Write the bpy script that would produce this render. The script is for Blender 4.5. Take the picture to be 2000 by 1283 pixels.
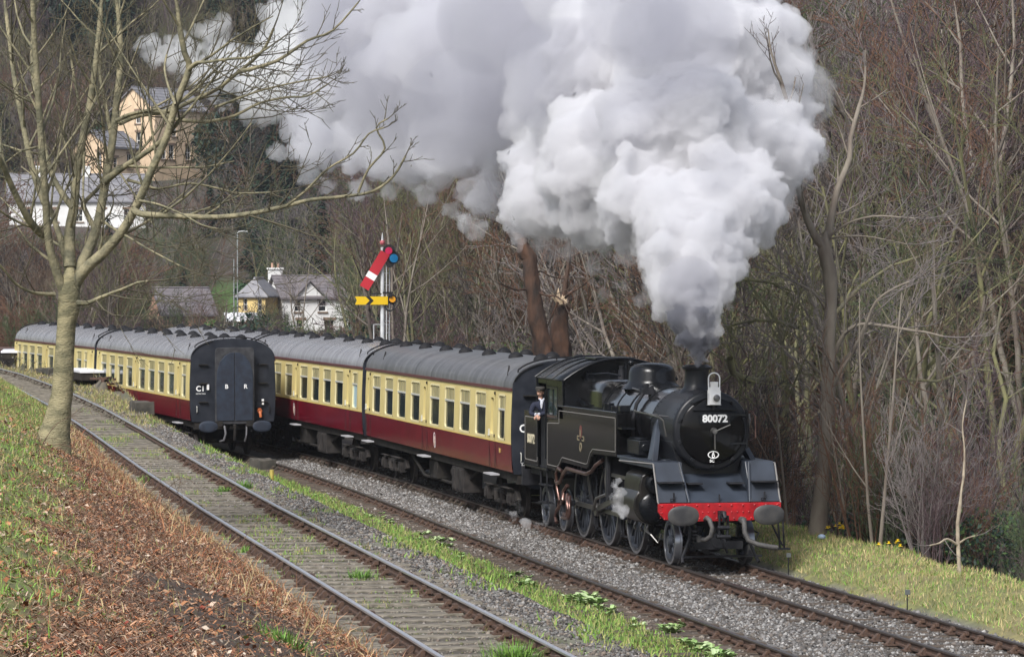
import bpy, bmesh, math, random
import numpy as np
from mathutils import Vector, Matrix, noise as mnoise
sc = bpy.context.scene
for _o in list(bpy.data.objects): bpy.data.objects.remove(_o)
COL = sc.collection
R = math.radians
random.seed(7); RNG = np.random.default_rng(7)

# ---------------------------------------------------------------- camera, sky, sun, exposure
CAM = np.array([64.80, -18.23, 5.653]); YAW = 2.92845; PIT = -0.01397; FPX = 6645.95   # FPX in pixels of a 2000 px wide frame
cd = bpy.data.cameras.new('camera'); cam = bpy.data.objects.new('camera', cd); COL.objects.link(cam)
cam.location = CAM.tolist(); cam.rotation_euler = (math.pi/2 + PIT, 0, YAW - math.pi/2)
cd.sensor_width = 36; cd.lens = 36*FPX/2000; cd.clip_start = .5; cd.clip_end = 4000
sc.camera = cam
SUN_EL, SUN_AZ = R(46), R(-40)          # sun stands to the left behind the camera, behind thin cloud
w = bpy.data.worlds.new('World'); sc.world = w; w.use_nodes = True
nt = w.node_tree; nt.nodes.clear()
sky = nt.nodes.new('ShaderNodeTexSky'); sky.sky_type = 'NISHITA'; sky.sun_disc = False
sky.sun_elevation = SUN_EL; sky.sun_rotation = math.pi/2 - SUN_AZ; sky.air_density = 1.0; sky.dust_density = 3.0; sky.ozone_density = 1.0
hs = nt.nodes.new('ShaderNodeHueSaturation'); hs.inputs['Saturation'].default_value = .6; hs.inputs['Value'].default_value = 1.0
bg = nt.nodes.new('ShaderNodeBackground'); bg.inputs['Strength'].default_value = .095
ow = nt.nodes.new('ShaderNodeOutputWorld')
nt.links.new(sky.outputs[0], hs.inputs['Color']); nt.links.new(hs.outputs[0], bg.inputs['Color']); nt.links.new(bg.outputs[0], ow.inputs[0])
sd = bpy.data.lights.new('sun', 'SUN'); sd.energy = 2.5; sd.angle = R(20); sd.color = (1, .985, .96)
so = bpy.data.objects.new('sun', sd); COL.objects.link(so)
sv = Vector((math.cos(SUN_EL)*math.cos(SUN_AZ), math.cos(SUN_EL)*math.sin(SUN_AZ), math.sin(SUN_EL)))
so.rotation_euler = sv.to_track_quat('Z', 'Y').to_euler(); so.location = (0, -40, 60)
sc.view_settings.view_transform = 'Standard'; sc.view_settings.look = 'None'
sc.view_settings.exposure = 0.84; sc.view_settings.gamma = 1; sc.view_settings.use_curve_mapping = False
sc.cycles.use_denoising = True
sc.cycles.max_bounces = 10; sc.cycles.diffuse_bounces = 3; sc.cycles.glossy_bounces = 3; sc.cycles.transmission_bounces = 4
sc.cycles.volume_bounces = 7; sc.cycles.transparent_max_bounces = 16
sc.cycles.caustics_reflective = False; sc.cycles.caustics_refractive = False; sc.cycles.sample_clamp_indirect = 6

# viewing rays, to read real positions off a known distance
_d = np.array([math.cos(PIT)*math.cos(YAW), math.cos(PIT)*math.sin(YAW), math.sin(PIT)])
_r = np.array([math.sin(YAW), -math.cos(YAW), 0.0]); _u = np.cross(_r, _d)
def at(px, py, dist): return CAM + (_d + _r*(px-1000)/FPX - _u*(py-641.5)/FPX)*dist
def ppm(dist): return FPX/dist

# ---------------------------------------------------------------- lines of the railway
def smooth(e0, e1, x):
    t = np.clip((np.asarray(x, float)-e0)/(e1-e0), 0, 1); return t*t*(3-2*t)
def yM(x): x = np.asarray(x, float); return np.where(x < -18, -(x+18)**2/1400.0, 0.0)
def yB(x): return yM(x) - (3.95 - .5*smooth(0, -42, x))
_AX = np.array([-400, -200, -120, -90, -70, -55, -42, -30, -14, 0, 9, 26, 60.])
_AY = np.array([-80, -30, -13.6, -10.75, -9.55, -9.1, -8.95, -9.0, -9.25, -9.5, -9.65, -9.93, -10.4])
_AZ = np.array([2.6, 2.5, 2.35, 2.15, 2.0, 1.85, 1.68, 1.52, 1.36, 1.3, 1.3, 1.3, 1.3])
def yA(x): return np.interp(x, _AX, _AY)
def zA(x): return np.interp(x, _AX, _AZ)
def zB(x): return np.zeros_like(np.asarray(x, float))
def heading(f, x, e=.5): return math.atan2(float(f(x+e)-f(x-e)), 2*e)

# ---------------------------------------------------------------- materials
MATS = {}
def mat(name, col, rough=.6, metal=0., col2=None, scale=8., amt=1., bump=0., bscale=None, coat=0., detail=6., attr=None, spec=.5, coords='Object', stretch=None, sharp=(.35, .65)):
    if name in MATS: return MATS[name]
    m = bpy.data.materials.new(name); m.use_nodes = True; n = m.node_tree.nodes; l = m.node_tree.links
    b = n['Principled BSDF']; b.inputs['Roughness'].default_value = rough; b.inputs['Metallic'].default_value = metal
    b.inputs['Specular IOR Level'].default_value = spec
    if coat: b.inputs['Coat Weight'].default_value = coat; b.inputs['Coat Roughness'].default_value = .12
    b.inputs['Base Color'].default_value = (*col, 1)
    if col2 is not None or bump:
        tc = n.new('ShaderNodeTexCoord'); src = tc.outputs[coords]
        if stretch:
            mp = n.new('ShaderNodeMapping'); mp.inputs['Scale'].default_value = stretch; l.new(src, mp.inputs[0]); src = mp.outputs[0]
    last = None
    if attr:
        a = n.new('ShaderNodeAttribute'); a.attribute_name = attr; last = a.outputs['Color']
    if col2 is not None:
        t = n.new('ShaderNodeTexNoise'); t.inputs['Scale'].default_value = scale; t.inputs['Detail'].default_value = detail; l.new(src, t.inputs['Vector'])
        r = n.new('ShaderNodeMapRange'); r.inputs[1].default_value = sharp[0]; r.inputs[2].default_value = sharp[1]; r.inputs[4].default_value = amt; l.new(t.outputs['Fac'], r.inputs[0])
        x = n.new('ShaderNodeMix'); x.data_type = 'RGBA'; l.new(r.outputs[0], x.inputs[0])
        if last: l.new(last, x.inputs[6])
        else: x.inputs[6].default_value = (*col, 1)
        x.inputs[7].default_value = (*col2, 1); last = x.outputs[2]
    if last: l.new(last, b.inputs['Base Color'])
    if bump:
        t2 = n.new('ShaderNodeTexNoise'); t2.inputs['Scale'].default_value = bscale or scale*3; t2.inputs['Detail'].default_value = 5; l.new(src, t2.inputs['Vector'])
        bp = n.new('ShaderNodeBump'); bp.inputs['Strength'].default_value = bump; bp.inputs['Distance'].default_value = .03; l.new(t2.outputs['Fac'], bp.inputs['Height']); l.new(bp.outputs[0], b.inputs['Normal'])
    MATS[name] = m; return m

# ---------------------------------------------------------------- mesh building
class MB:
    def __init__(s): s.v = []; s.f = []
    def add(s, vs, fs):
        o = len(s.v); s.v += [tuple(map(float, p)) for p in vs]; s.f += [tuple(i+o for i in f) for f in fs]; return s
    def box(s, c, sz, rot=None):
        x, y, z = [q/2 for q in sz]
        P = [Vector(p) for p in ((-x,-y,-z),(x,-y,-z),(x,y,-z),(-x,y,-z),(-x,-y,z),(x,-y,z),(x,y,z),(-x,y,z))]
        if rot is not None: P = [rot @ p for p in P]
        return s.add([p+Vector(c) for p in P], [(0,3,2,1),(4,5,6,7),(0,1,5,4),(1,2,6,5),(2,3,7,6),(3,0,4,7)])
    def b2(s, a, b): return s.box([(p+q)/2 for p, q in zip(a, b)], [abs(q-p) for p, q in zip(a, b)])
    def tube(s, pts, r, n=8, caps=True):
        pts = [Vector(p) for p in pts]; k = len(pts); rs = r if hasattr(r, '__len__') else [r]*k
        o = len(s.v); up = Vector((0, 0, 1)); u = None
        for i, p in enumerate(pts):
            d = (pts[min(i+1, k-1)] - pts[max(i-1, 0)]).normalized()
            if u is None: u = d.orthogonal().normalized()
            else: u = (u - d*u.dot(d)).normalized()
            v = d.cross(u)
            for j in range(n):
                a = 2*math.pi*j/n; s.v.append(tuple(p + (u*math.cos(a) + v*math.sin(a))*rs[i]))
        for i in range(k-1):
            for j in range(n):
                a = o+i*n+j; b = o+i*n+(j+1) % n; s.f.append((a, b, b+n, a+n))
        if caps: s.f.append(tuple(o+j for j in range(n))[::-1]); s.f.append(tuple(o+(k-1)*n+j for j in range(n)))
        return s
    def cyl(s, a, b, r, r2=None, n=16): return s.tube([a, b], [r, r if r2 is None else r2], n)
    def lathe(s, prof, n=32, axis='x', c=(0, 0, 0), caps=True, sy=1., sz=1.):
        # prof: (along, radius)
        o = len(s.v)
        for (t, r) in prof:
            for j in range(n):
                a = 2*math.pi*j/n; p, q = r*math.cos(a), r*math.sin(a)
                P = {'x': (t, p*sy, q*sz), 'y': (p*sy, t, q*sz), 'z': (p*sy, q*sz, t)}[axis]
                s.v.append(tuple(P[i]+c[i] for i in range(3)))
        for i in range(len(prof)-1):
            for j in range(n):
                a = o+i*n+j; b = o+i*n+(j+1) % n; s.f.append((a, b, b+n, a+n))
        if caps: s.f.append(tuple(o+j for j in range(n))[::-1]); s.f.append(tuple(o+(len(prof)-1)*n+j for j in range(n)))
        return s
    def prism(s, poly, axis, a, b):
        # poly: 2D points in the other two axes (x: (y,z); y: (x,z); z: (x,y))
        def P(q, t): return {'x': (t, q[0], q[1]), 'y': (q[0], t, q[1]), 'z': (q[0], q[1], t)}[axis]
        n = len(poly); vs = [P(q, a) for q in poly] + [P(q, b) for q in poly]
        return s.add(vs, [tuple(range(n))[::-1], tuple(range(n, 2*n))] + [(i, (i+1) % n, n+(i+1) % n, n+i) for i in range(n)])
    def sweep(s, prof, path, close=True):
        # prof: (lateral, up) points; path: (point, heading)
        o = len(s.v); n = len(prof)
        for p, h in path:
            for a, z in prof: s.v.append((p[0]-a*math.sin(h), p[1]+a*math.cos(h), p[2]+z))
        for i in range(len(path)-1):
            for j in range(n if close else n-1):
                a = o+i*n+j; b = o+i*n+(j+1) % n; s.f.append((a, b, b+n, a+n))
        if close: s.f.append(tuple(o+j for j in range(n))[::-1]); s.f.append(tuple(o+(len(path)-1)*n+j for j in range(n)))
        return s
    def sphere(s, c, r, n=12, m=8, sq=(1, 1, 1)):
        pr = [(-math.cos(math.pi*i/m)*r, max(math.sin(math.pi*i/m)*r, 1e-4)) for i in range(m+1)]
        o = len(s.v); s.lathe(pr, n, 'z', (0, 0, 0), False)
        for i in range(o, len(s.v)): s.v[i] = tuple(s.v[i][k]*sq[k]+c[k] for k in range(3))
        return s
    def mesh(s, name, m=None, smooth=35, fix=True):
        me = bpy.data.meshes.new(name); me.from_pydata(s.v, [], s.f); me.update()
        if fix:
            bm = bmesh.new(); bm.from_mesh(me); bmesh.ops.recalc_face_normals(bm, faces=bm.faces); bm.to_mesh(me); bm.free()
        if m: me.materials.append(m)
        if smooth:
            me.polygons.foreach_set('use_smooth', [True]*len(me.polygons)); me.set_sharp_from_angle(angle=R(smooth))
        return me
    def build(s, name, m, parent=None, smooth=35, bevel=0, loc=None, rz=0):
        return place(name, s.mesh(name, m, smooth), parent, bevel, loc, rz)
def place(name, me, parent=None, bevel=0, loc=None, rz=0):
    o = bpy.data.objects.new(name, me); COL.objects.link(o)
    if parent: o.parent = parent
    if loc is not None: o.location = loc
    if rz: o.rotation_euler = (0, 0, rz)
    if bevel:
        b = o.modifiers.new('bevel', 'BEVEL'); b.width = bevel; b.segments = 2; b.limit_method = 'ANGLE'; b.angle_limit = R(40)
    return o
def tag(o, label=None, cat=None, group=None, kind=None):
    if label: o['label'] = label
    if cat: o['category'] = cat
    if group: o['group'] = group
    if kind: o['kind'] = kind
    return o
def thing(name, label, cat, loc=(0, 0, 0), rz=0, group=None):
    o = bpy.data.objects.new(name, None); COL.objects.link(o); o.location = loc; o.rotation_euler = (0, 0, rz); o.empty_display_size = .2
    return tag(o, label, cat, group)
def kids(o): return [c for c in bpy.data.objects if c.parent == o]
def np_mesh(name, V, F, m=None, smooth=False, cols=None):
    """fast mesh from arrays; F all of one size; cols per vertex"""
    V = np.asarray(V, np.float32); F = np.asarray(F, np.int32); k = F.shape[1]
    me = bpy.data.meshes.new(name); me.vertices.add(len(V)); me.vertices.foreach_set('co', V.ravel())
    me.loops.add(F.size); me.loops.foreach_set('vertex_index', F.ravel())
    me.polygons.add(len(F)); me.polygons.foreach_set('loop_start', np.arange(0, F.size, k, dtype=np.int32)); me.polygons.foreach_set('loop_total', np.full(len(F), k, np.int32))
    if smooth: me.polygons.foreach_set('use_smooth', np.ones(len(F), bool))
    me.update(calc_edges=True)
    if cols is not None:
        a = me.color_attributes.new('Col', 'FLOAT_COLOR', 'POINT'); c = np.ones((len(V), 4), np.float32); c[:, :3] = cols; a.data.foreach_set('color', c.ravel())
    if m: me.materials.append(m)
    return me
def text_mesh(txt, size, name='lettering', depth=.004, bold=0.):
    c = bpy.data.curves.new('txt', 'FONT'); c.body = txt; c.size = size; c.extrude = depth; c.align_x = 'CENTER'; c.align_y = 'CENTER'; c.resolution_u = 3; c.offset = bold
    o = bpy.data.objects.new('txt', c); COL.objects.link(o); dg = bpy.context.evaluated_depsgraph_get()
    me = bpy.data.meshes.new_from_object(o.evaluated_get(dg)); me.name = name
    bpy.data.objects.remove(o); bpy.data.curves.remove(c); return me
def put_text(txt, size, parent, m, loc, normal, name='lettering', bold=0., sx=1.):
    """lettering whose face looks along normal: 'x', '-y'"""
    me = text_mesh(txt, size, name, bold=bold); me.materials.clear(); me.materials.append(m)
    M = {'x': Matrix(((0, 0, 1), (1, 0, 0), (0, 1, 0))), '-y': Matrix(((1, 0, 0), (0, 0, -1), (0, 1, 0)))}[normal].to_4x4()
    me.transform(M @ Matrix.Diagonal((sx, 1, 1, 1)))
    return place(name, me, parent, loc=loc)
def vnoise(P, s, seed=0):
    """3-D value noise on an array of points, 0..1"""
    q = np.asarray(P, float)/s+seed*7.31; i = np.floor(q).astype(np.int64); f = q-i; f = f*f*(3-2*f)
    def h(a): n = a[:, 0]*374761393+a[:, 1]*668265263+a[:, 2]*2147483647+seed*974711; n = (n ^ (n >> 13))*1274126177; return ((n ^ (n >> 16)) & 0xffff)/65535.
    out = 0
    for dx in (0, 1):
        for dy in (0, 1):
            for dz in (0, 1):
                w_ = (f[:, 0] if dx else 1-f[:, 0])*(f[:, 1] if dy else 1-f[:, 1])*(f[:, 2] if dz else 1-f[:, 2]); out = out + w_*h(i+np.array([dx, dy, dz]))
    return out
def fnoise(x, y, s, seed=0., oct=3):
    """cheap smooth noise on arrays, about -1..1"""
    x = np.asarray(x, float)/s+seed*17.3; y = np.asarray(y, float)/s+seed*9.1; t = np.zeros_like(x+y); a = 1.
    for i in range(oct):
        t = t + a*(np.sin(x*1.7+1.3*np.sin(y*1.1+seed+i))*np.cos(y*1.9+1.1*np.sin(x*1.3-seed*2+i*2))); x = x*2.03+3.1; y = y*2.03-1.7; a *= .5
    return t/1.5
# ================================================================ SETTING
def y_foot(x): return np.interp(x, [-700, -400, -261, -181, -112, -70, -32, -11, 60, 200], [110, 62, 37, 24.5, 14, 15, 17, 22, 32, 60])
def ground_z(x, y, fine=True):
    x = np.asarray(x, float); y = np.asarray(y, float)
    a, za = yA(x), zA(x); b, m = yB(x), yM(x)
    # bank on the near side of the siding
    k = .40 + .17*smooth(26, 8, x) + .02*smooth(-10, -40, x)
    d = (a - .98) - y
    bump = .12 + .32*smooth(-4, -26, x)
    zbank = za - .28 + bump*smooth(0, .7, d) + k*np.maximum(d-.25, 0)
    far_bank = 7.5 + .12*np.maximum(d-14, 0)
    zbank = np.where(zbank > far_bank, far_bank+.0*d, zbank)
    zbank = zbank + (.05*fnoise(x, y, 1.1, 3) + .09*fnoise(x, y, 3.2, 5))*smooth(.3, 1.6, d)
    # siding bed, slope to the lower tracks
    e0, e1 = a+1.9, b-1.45
    w_hold = smooth(-38, -62, x)         # beside the parked coaches the upper level reaches right up to them
    e0 = e0 + (e1-.35-e0)*w_hold*.85
    t = np.clip((y-e0)/np.maximum(e1-e0, .2), 0, 1)
    zs = (za-.2) + (-.22-(za-.2))*(t*t*(3-2*t)*.75 + t*.25) + w_hold*.5*smooth(a+1.2, a+1.7, y)*smooth(1, .9, t)
    zs = zs + smooth(-52, -64, x)*(.25+.10*fnoise(x, y, 2.2, 6))*smooth(a+1.6, a+2.1, y)*smooth(e1+.0, e1-.12, y) if False else zs + .03*fnoise(x, y, .9, 2)*np.where((y > a+1.4) & (y < b-1.4), 1, 0)
    zbed = -.2 + 0*x
    # verge, river, hills
    ve = 3.7 + .35*fnoise(x, y*0, 3., 1) + .1*np.maximum(-8-x, 0)*0
    v = y - m
    zv = -.1 + .28*smooth(1.5, 2.6, v)*smooth(-22, -4, x) + .05*fnoise(x, y, 1.4, 8)*smooth(1.5, 2.2, v)
    drop = smooth(ve, ve+4.5, v)
    base = -3.3 + 3.2*smooth(-45, -110, x)
    zr = zv*(1-drop) + base*drop
    f = y_foot(x)
    hill = .62*np.maximum(y-f, 0)*(1-.0012*np.clip(y-f, 0, 300)) + 1.5*fnoise(x, y, 22, 4)*smooth(0, 20, y-f)
    vill = np.interp(x, [-760, -400, -348, -328, -296, -281], [175, 42, 18.6, 17.2, 4.8, 0])
    hill = np.maximum(hill, vill*smooth(-60, -20, y-m)+0*y)
    zr = zr + hill
    z = np.where(y < a-.98, zbank, np.where(y < e1+.0, np.where(y < e0, za-.2+.008*fnoise(x, y, .5, 4), zs), np.where(v < 1.5, zbed, zr)))
    # far to the left-behind the bank also climbs
    return z
def grid_axis(segs):
    out = []
    for a, b, s in segs: out += list(np.arange(a, b, s))
    return np.array(out+[segs[-1][1]])
gx = grid_axis([(-760, -300, 14), (-300, -120, 5), (-120, -60, 1.2), (-60, 62, .42), (62, 110, 3)])
gy = grid_axis([(-200, -40, 12), (-40, -19, 1.2), (-19, -11, .26), (-11, 6, .2), (6, 40, 1.2), (40, 130, 4), (130, 420, 14)])
X, Y = np.meshgrid(gx, gy, indexing='ij'); Z = ground_z(X, Y)
nx_, ny_ = len(gx), len(gy); idx = np.arange(nx_*ny_).reshape(nx_, ny_)
F = np.stack([idx[:-1, :-1], idx[1:, :-1], idx[1:, 1:], idx[:-1, 1:]], -1).reshape(-1, 4)
def zone_cols(x, y, z=None):
    """what the ground is made of, as a base colour, with shade painted under the train"""
    x = np.asarray(x, float); y = np.asarray(y, float)
    a, b, m = yA(x), yB(x), yM(x)
    n1, n2, n3 = fnoise(x, y, 2.0, 1), fnoise(x, y, .7, 2), fnoise(x, y, 6, 3)
    C = np.zeros(x.shape+(3,)); C[:] = (.075, .06, .045)
    def put(mask, c, k=1.0):
        k = (np.clip(mask, 0, 1)*k)[..., None]; C[:] = C*(1-k) + np.array(c)*k
    d = (a-.98) - y
    # bank: brown litter, green to the left, dark soil at the bottom
    bank = (d > 0)*1.0
    put(bank, (.20, .11, .06)); put(bank*smooth(.1, .9, n1), (.13, .08, .05), .8)
    green = smooth(3.4, 4.3, d + .55*n1 + .3*n2 - .07*(x-20)); green = np.maximum(green, smooth(-6, -16, x)*smooth(1.1, 1.7, d+.4*n1))
    put(bank*green, (.15, .185, .045)); put(bank*smooth(11, 14, d), (.07, .06, .05), .9); put(bank*green*smooth(.2, .8, n2), (.22, .18, .08), .7); put(bank*green*smooth(.3, .9, -n1), (.12, .085, .045), .6)
    soil = bank*smooth(23.5, 27, x+.8*n1)*smooth(.6, 1.2, d)*(1-smooth(3.3, 4.2, d+.3*n1)); put(soil, (.05, .034, .024), .9)
    # siding between the rails: silt, moss and dirt
    inA = (np.abs(y-a) < 1.3)*1.; put(inA, (.075, .064, .05)); put(inA*smooth(.0, .6, n1+.4*n2), (.085, .11, .03), .8); put(inA*smooth(.3, .9, -n2), (.05, .042, .034), .6)
    sh = (y > a+1.3)*(y < b-1.2)*1.; q = (y-(a+1.3))/np.maximum(b-1.2-(a+1.3), .3)
    put(sh, (.21, .2, .19)); put(sh*smooth(.0, .6, n1+.5*n2), (.12, .125, .06), .55)
    put(sh*smooth(.10, .03, np.abs(y-(b-1.48)-.08*n1)*.22)*smooth(-25, -8, x), (.035, .034, .037), .95)
    strip = smooth(-1.2, -1.0, y-b+.12*n2)*smooth(.1, -.15, y-b+.12*n2)*smooth(-46, -30, x)
    far = sh*smooth(-30, -48, x); put(far, (.14, .115, .075), .8); put(far*smooth(-.1, .5, n1), (.085, .08, .05), .7); put(far*smooth(.1, .6, n2), (.10, .12, .045), .6)
    side = (y > b-1.75)*(y < b-1.0)*smooth(-38, -46, x); inB = (np.abs(y-b) < 1.2)*1.; put(inB, (.11, .085, .065)); put(inB*smooth(.1, .7, n2), (.07, .055, .045), .7)
    put(strip, (.13, .16, .045), .85); put(side, (.085, .08, .045), .9); bal = (y > b+.8)*(y-m < 1.7)*1.; put(bal, (.13, .124, .12)); put(bal*smooth(.2, .8, n1+.4*n2), (.14, .125, .11), .7)
    put((np.abs(y-m) < .72)*1.*smooth(-.2, .5, n2), (.15, .125, .105), .6)
    put((np.abs(y-m) < 1.2)*smooth(0, -3, x), (.06, .052, .048), .7)  # darker from the engine front back: train shade in the ground colour
    v = y-m; ver = (v > 1.7)*1.; ve = 3.9
    ver = (v > 1.42+.12*n2)*1.; gr = ver*smooth(ve+.6, ve-.2, v+.3*n2)*smooth(-34, -20, x); put(gr, (.18, .185, .065)); put(gr*smooth(-.1, .6, n1), (.26, .22, .10), .7); put(gr*smooth(.3, .9, n2), (.11, .15, .04), .6)
    wood = ver*smooth(ve, ve+1., v); put(wood, (.06, .048, .04)); put(wood*smooth(.0, .7, n3), (.045, .06, .028), .7)
    lawn = smooth(1., .6, ((x+292.5)/5.5)**2+((y-28.3)/3.2)**2); put(lawn, (.10, .19, .045))
    return C
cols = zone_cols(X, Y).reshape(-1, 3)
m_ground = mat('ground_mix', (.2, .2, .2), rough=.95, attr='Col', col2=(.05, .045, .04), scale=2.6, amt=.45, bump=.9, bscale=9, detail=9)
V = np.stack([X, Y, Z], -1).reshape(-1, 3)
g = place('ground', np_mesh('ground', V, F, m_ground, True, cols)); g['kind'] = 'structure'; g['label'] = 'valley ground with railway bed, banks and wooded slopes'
# river
m_water = mat('river_water', (.33, .35, .36), rough=.12, bump=.8, bscale=1.3, col2=(.85, .87, .9), scale=.35, sharp=(.42, .55), stretch=(.5, 1.6, 1))
RX = np.arange(-120, 130, 4.0); q0 = yM(RX)+6.2; q1 = y_foot(RX)+3.0
V = np.concatenate([np.stack([RX, q0, RX*0-2.75], 1), np.stack([RX, q1, RX*0-2.75], 1)]); k = len(RX)
F = np.array([(i, i+1, k+i+1, k+i) for i in range(k-1)])
rv = place('river', np_mesh('river', V, F, m_water)); rv['kind'] = 'structure'
# ---- railway tracks
m_railtop = mat('rail_steel', (.13, .115, .11), rough=.32, metal=.75, col2=(.10, .06, .04), scale=5, amt=.25)
m_railshine = mat('rail_steel_bright', (.78, .79, .82), rough=.3, metal=.9)
m_rust = mat('rail_rust', (.085, .045, .03), rough=.8, col2=(.045, .03, .024), scale=14, bump=.3)
m_chair = mat('chair_rust', (.06, .04, .032), rough=.8, col2=(.10, .055, .035), scale=20)
m_slA = mat('old_sleeper', (.22, .195, .16), rough=.9, col2=(.09, .08, .06), scale=5, stretch=(9, 1, 3), bump=.8, bscale=9)
m_slM = mat('brown_sleeper', (.10, .075, .055), rough=.9, col2=(.045, .036, .03), scale=5, stretch=(9, 1, 3), bump=.8, bscale=9)
web = [(-.035, -.145), (.035, -.145), (.035, -.115), (.011, -.10), (.011, -.05), (.035, -.035), (.035, -.012), (-.035, -.012), (-.035, -.035), (-.011, -.05), (-.011, -.10), (-.035, -.115)]
head = [(-.0355, -.03), (.0355, -.03), (.0355, -.006), (.026, 0), (-.026, 0), (-.0355, -.006)]
def sleeper_mesh(m, seed):
    rr = random.Random(seed); mb = MB(); n = 7; L = 2.6
    prof = [(-.125, -.30), (.125, -.30), (.125, -.185), (.105, -.166), (-.105, -.166), (-.125, -.185)]
    o = len(mb.v)
    for i in range(n):
        y = -L/2 + L*i/(n-1)
        for (px, pz) in prof: mb.v.append((px+rr.uniform(-.008, .008), y+(rr.uniform(-.02, .02) if i in (0, n-1) else 0), pz+rr.uniform(-.009, .006)))
    for i in range(n-1):
        for j in range(6): mb.f.append((o+i*6+j, o+i*6+(j+1) % 6, o+(i+1)*6+(j+1) % 6, o+(i+1)*6+j))
    mb.f += [tuple(range(6)), tuple(o+(n-1)*6+j for j in range(6))]
    return mb.mesh('sleeper', m, 30)
ch = MB()
ch.b2((-.10, -.19, -.168), (.10, .19, -.142)); ch.prism([(-.17, -.142), (-.05, -.142), (-.04, -.045), (-.075, -.04)], 'x', -.045, .045); ch.prism([(.05, -.142), (.17, -.142), (.075, -.04), (.04, -.045)], 'x', -.05, .05)
ch.box((0, -.075, -.075), (.16, .06, .055)); ch.cyl((.06, -.15, -.142), (.06, -.15, -.11), .02, n=6); ch.cyl((-.06, .15, -.142), (-.06, .15, -.11), .02, n=6)
chair_me = ch.mesh('rail_chair', m_chair, 30)
def track(label, fy, fz, x0, x1, rails, m_sl, top, chairs, x_far, pitch=.72, sl_seed=1, sink=0.):
    xs = np.arange(x0, x1+.01, 2.0)
    t = thing('railway_track', label, 'railway track', (float((x0+x1)/2), float(fy((x0+x1)/2)), float(fz((x0+x1)/2))))
    inv = Vector(t.location)
    for s in rails:
        path = [((x-inv.x, float(fy(x))-s*math.sin(heading(fy, x))*0 + 0 - inv.y, float(fz(x))-inv.z), heading(fy, x)) for x in xs]
        r_ = MB().sweep([(a+s*.753, z) for a, z in web], path).build('rail', m_rust, t, 30)
        h_ = MB().sweep([(a+s*.753, z) for a, z in head], path).build('rail_head', top, r_, 30)
    mes = [sleeper_mesh(m_sl, sl_seed*10+i) for i in range(6)]
    rr = random.Random(sl_seed); far = MB(); x = x1 - .3
    while x > x0:
        h = heading(fy, x); p = Vector((x, float(fy(x)), float(fz(x)))) - inv
        p.z += -sink + rr.uniform(-.02, .012); me = rr.choice(mes)
        hh = h + rr.uniform(-.018, .018); p.y += rr.uniform(-.06, .06)
        if x > x_far:
            so_ = place('sleeper', me, t, loc=p, rz=hh)
            if chairs and x > chairs:
                for s in rails: place('rail_chair', chair_me, so_, loc=(0, s*.753, sink), rz=0 if s > 0 else math.pi)
        else:
            Mx = Matrix.Translation(p) @ Matrix.Rotation(hh, 4, 'Z'); far.add([Mx @ v.co for v in me.vertices], [tuple(q.vertices) for q in me.polygons])
            for s in rails: far.add([Mx @ (v.co+Vector((0, s*.753, sink))) for v in chair_me.vertices], [tuple(q.vertices) for q in chair_me.polygons])
        x -= pitch
    if far.v: f_ = far.build('distant_sleepers', m_sl, t, 30); f_['kind'] = 'stuff'
    return t
track('bright worn siding rails nearest the bracken bank, weathered grey sleepers', yA, zA, -170, 34, (-1, 1), m_slA, m_railshine, -22, -34, sl_seed=1)
track('running line under the black engine, brown chairs and clean ballast', yM, zB, -150, 22, (-1, 1), m_slM, m_railtop, -16, -16, sl_seed=2, sink=.012)
track('middle line along the weed strip with its single visible rusty rail', yB, zB, -120, 21, (1,), m_slM, m_railtop, -38, -38, sl_seed=3)
# ================================================================ COACHES
m_maroon = mat('maroon_paint', (.155, .004, .016), rough=.24, col2=(.085, .004, .011), scale=1.4, amt=.7, spec=.35, coat=.12, bump=.22, bscale=1.1)
m_cream = mat('cream_paint', (.66, .55, .24), rough=.35, col2=(.56, .45, .19), scale=1.8, amt=.6, bump=.2, bscale=1.1)
m_creamedge = mat('cream_edge', (.70, .62, .36), rough=.4)
m_roof = mat('coach_roof_grey', (.06, .06, .064), rough=.38, col2=(.13, .13, .135), scale=1.1, amt=.8, stretch=(3.2, .5, .5), bump=.12, bscale=4)
m_roofpale = mat('coach_roof_pale', (.17, .17, .185), rough=.22, col2=(.28, .28, .30), scale=1.1, amt=.8, stretch=(3.2, .5, .5), bump=.12, bscale=4)
m_vent = mat('roof_vent_black', (.012, .012, .014), rough=.7, spec=.2)
m_under = mat('underframe_black', (.012, .011, .011), rough=.8, spec=.25, col2=(.03, .026, .022), scale=6)
m_dusty = mat('underframe_dusty', (.042, .037, .034), rough=.85, spec=.25, col2=(.018, .016, .016), scale=5)
m_end = mat('coach_end_black', (.010, .013, .020), rough=.55, spec=.3, col2=(.022, .025, .034), scale=3, bump=.05)
m_gang = mat('gangway_grey', (.026, .036, .056), rough=.65, spec=.3, col2=(.018, .022, .034), scale=4, bump=.1)
m_glass = mat('coach_glass', (.014, .022, .022), rough=.06, spec=.6)
_n = m_glass.node_tree.nodes; _l = m_glass.node_tree.links
_t = _n.new('ShaderNodeBsdfTransparent'); _t.inputs[0].default_value = (.75, .85, .80, 1); _m = _n.new('ShaderNodeMixShader'); _m.inputs[0].default_value = .55
_l.new(_t.outputs[0], _m.inputs[1]); _l.new(_n['Principled BSDF'].outputs[0], _m.inputs[2]); _l.new(_m.outputs[0], _n['Material Output'].inputs[0])
m_glassg = mat('coach_glass_green', (.045, .065, .058), rough=.1, spec=.5, col2=(.015, .022, .02), scale=.9)
m_glassp = mat('coach_glass_frosted', (.30, .44, .50), rough=.25)
m_glassb = mat('coach_glass_backlit', (.10, .095, .06), rough=.12, spec=.5, col2=(.03, .035, .03), scale=1.5)
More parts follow.
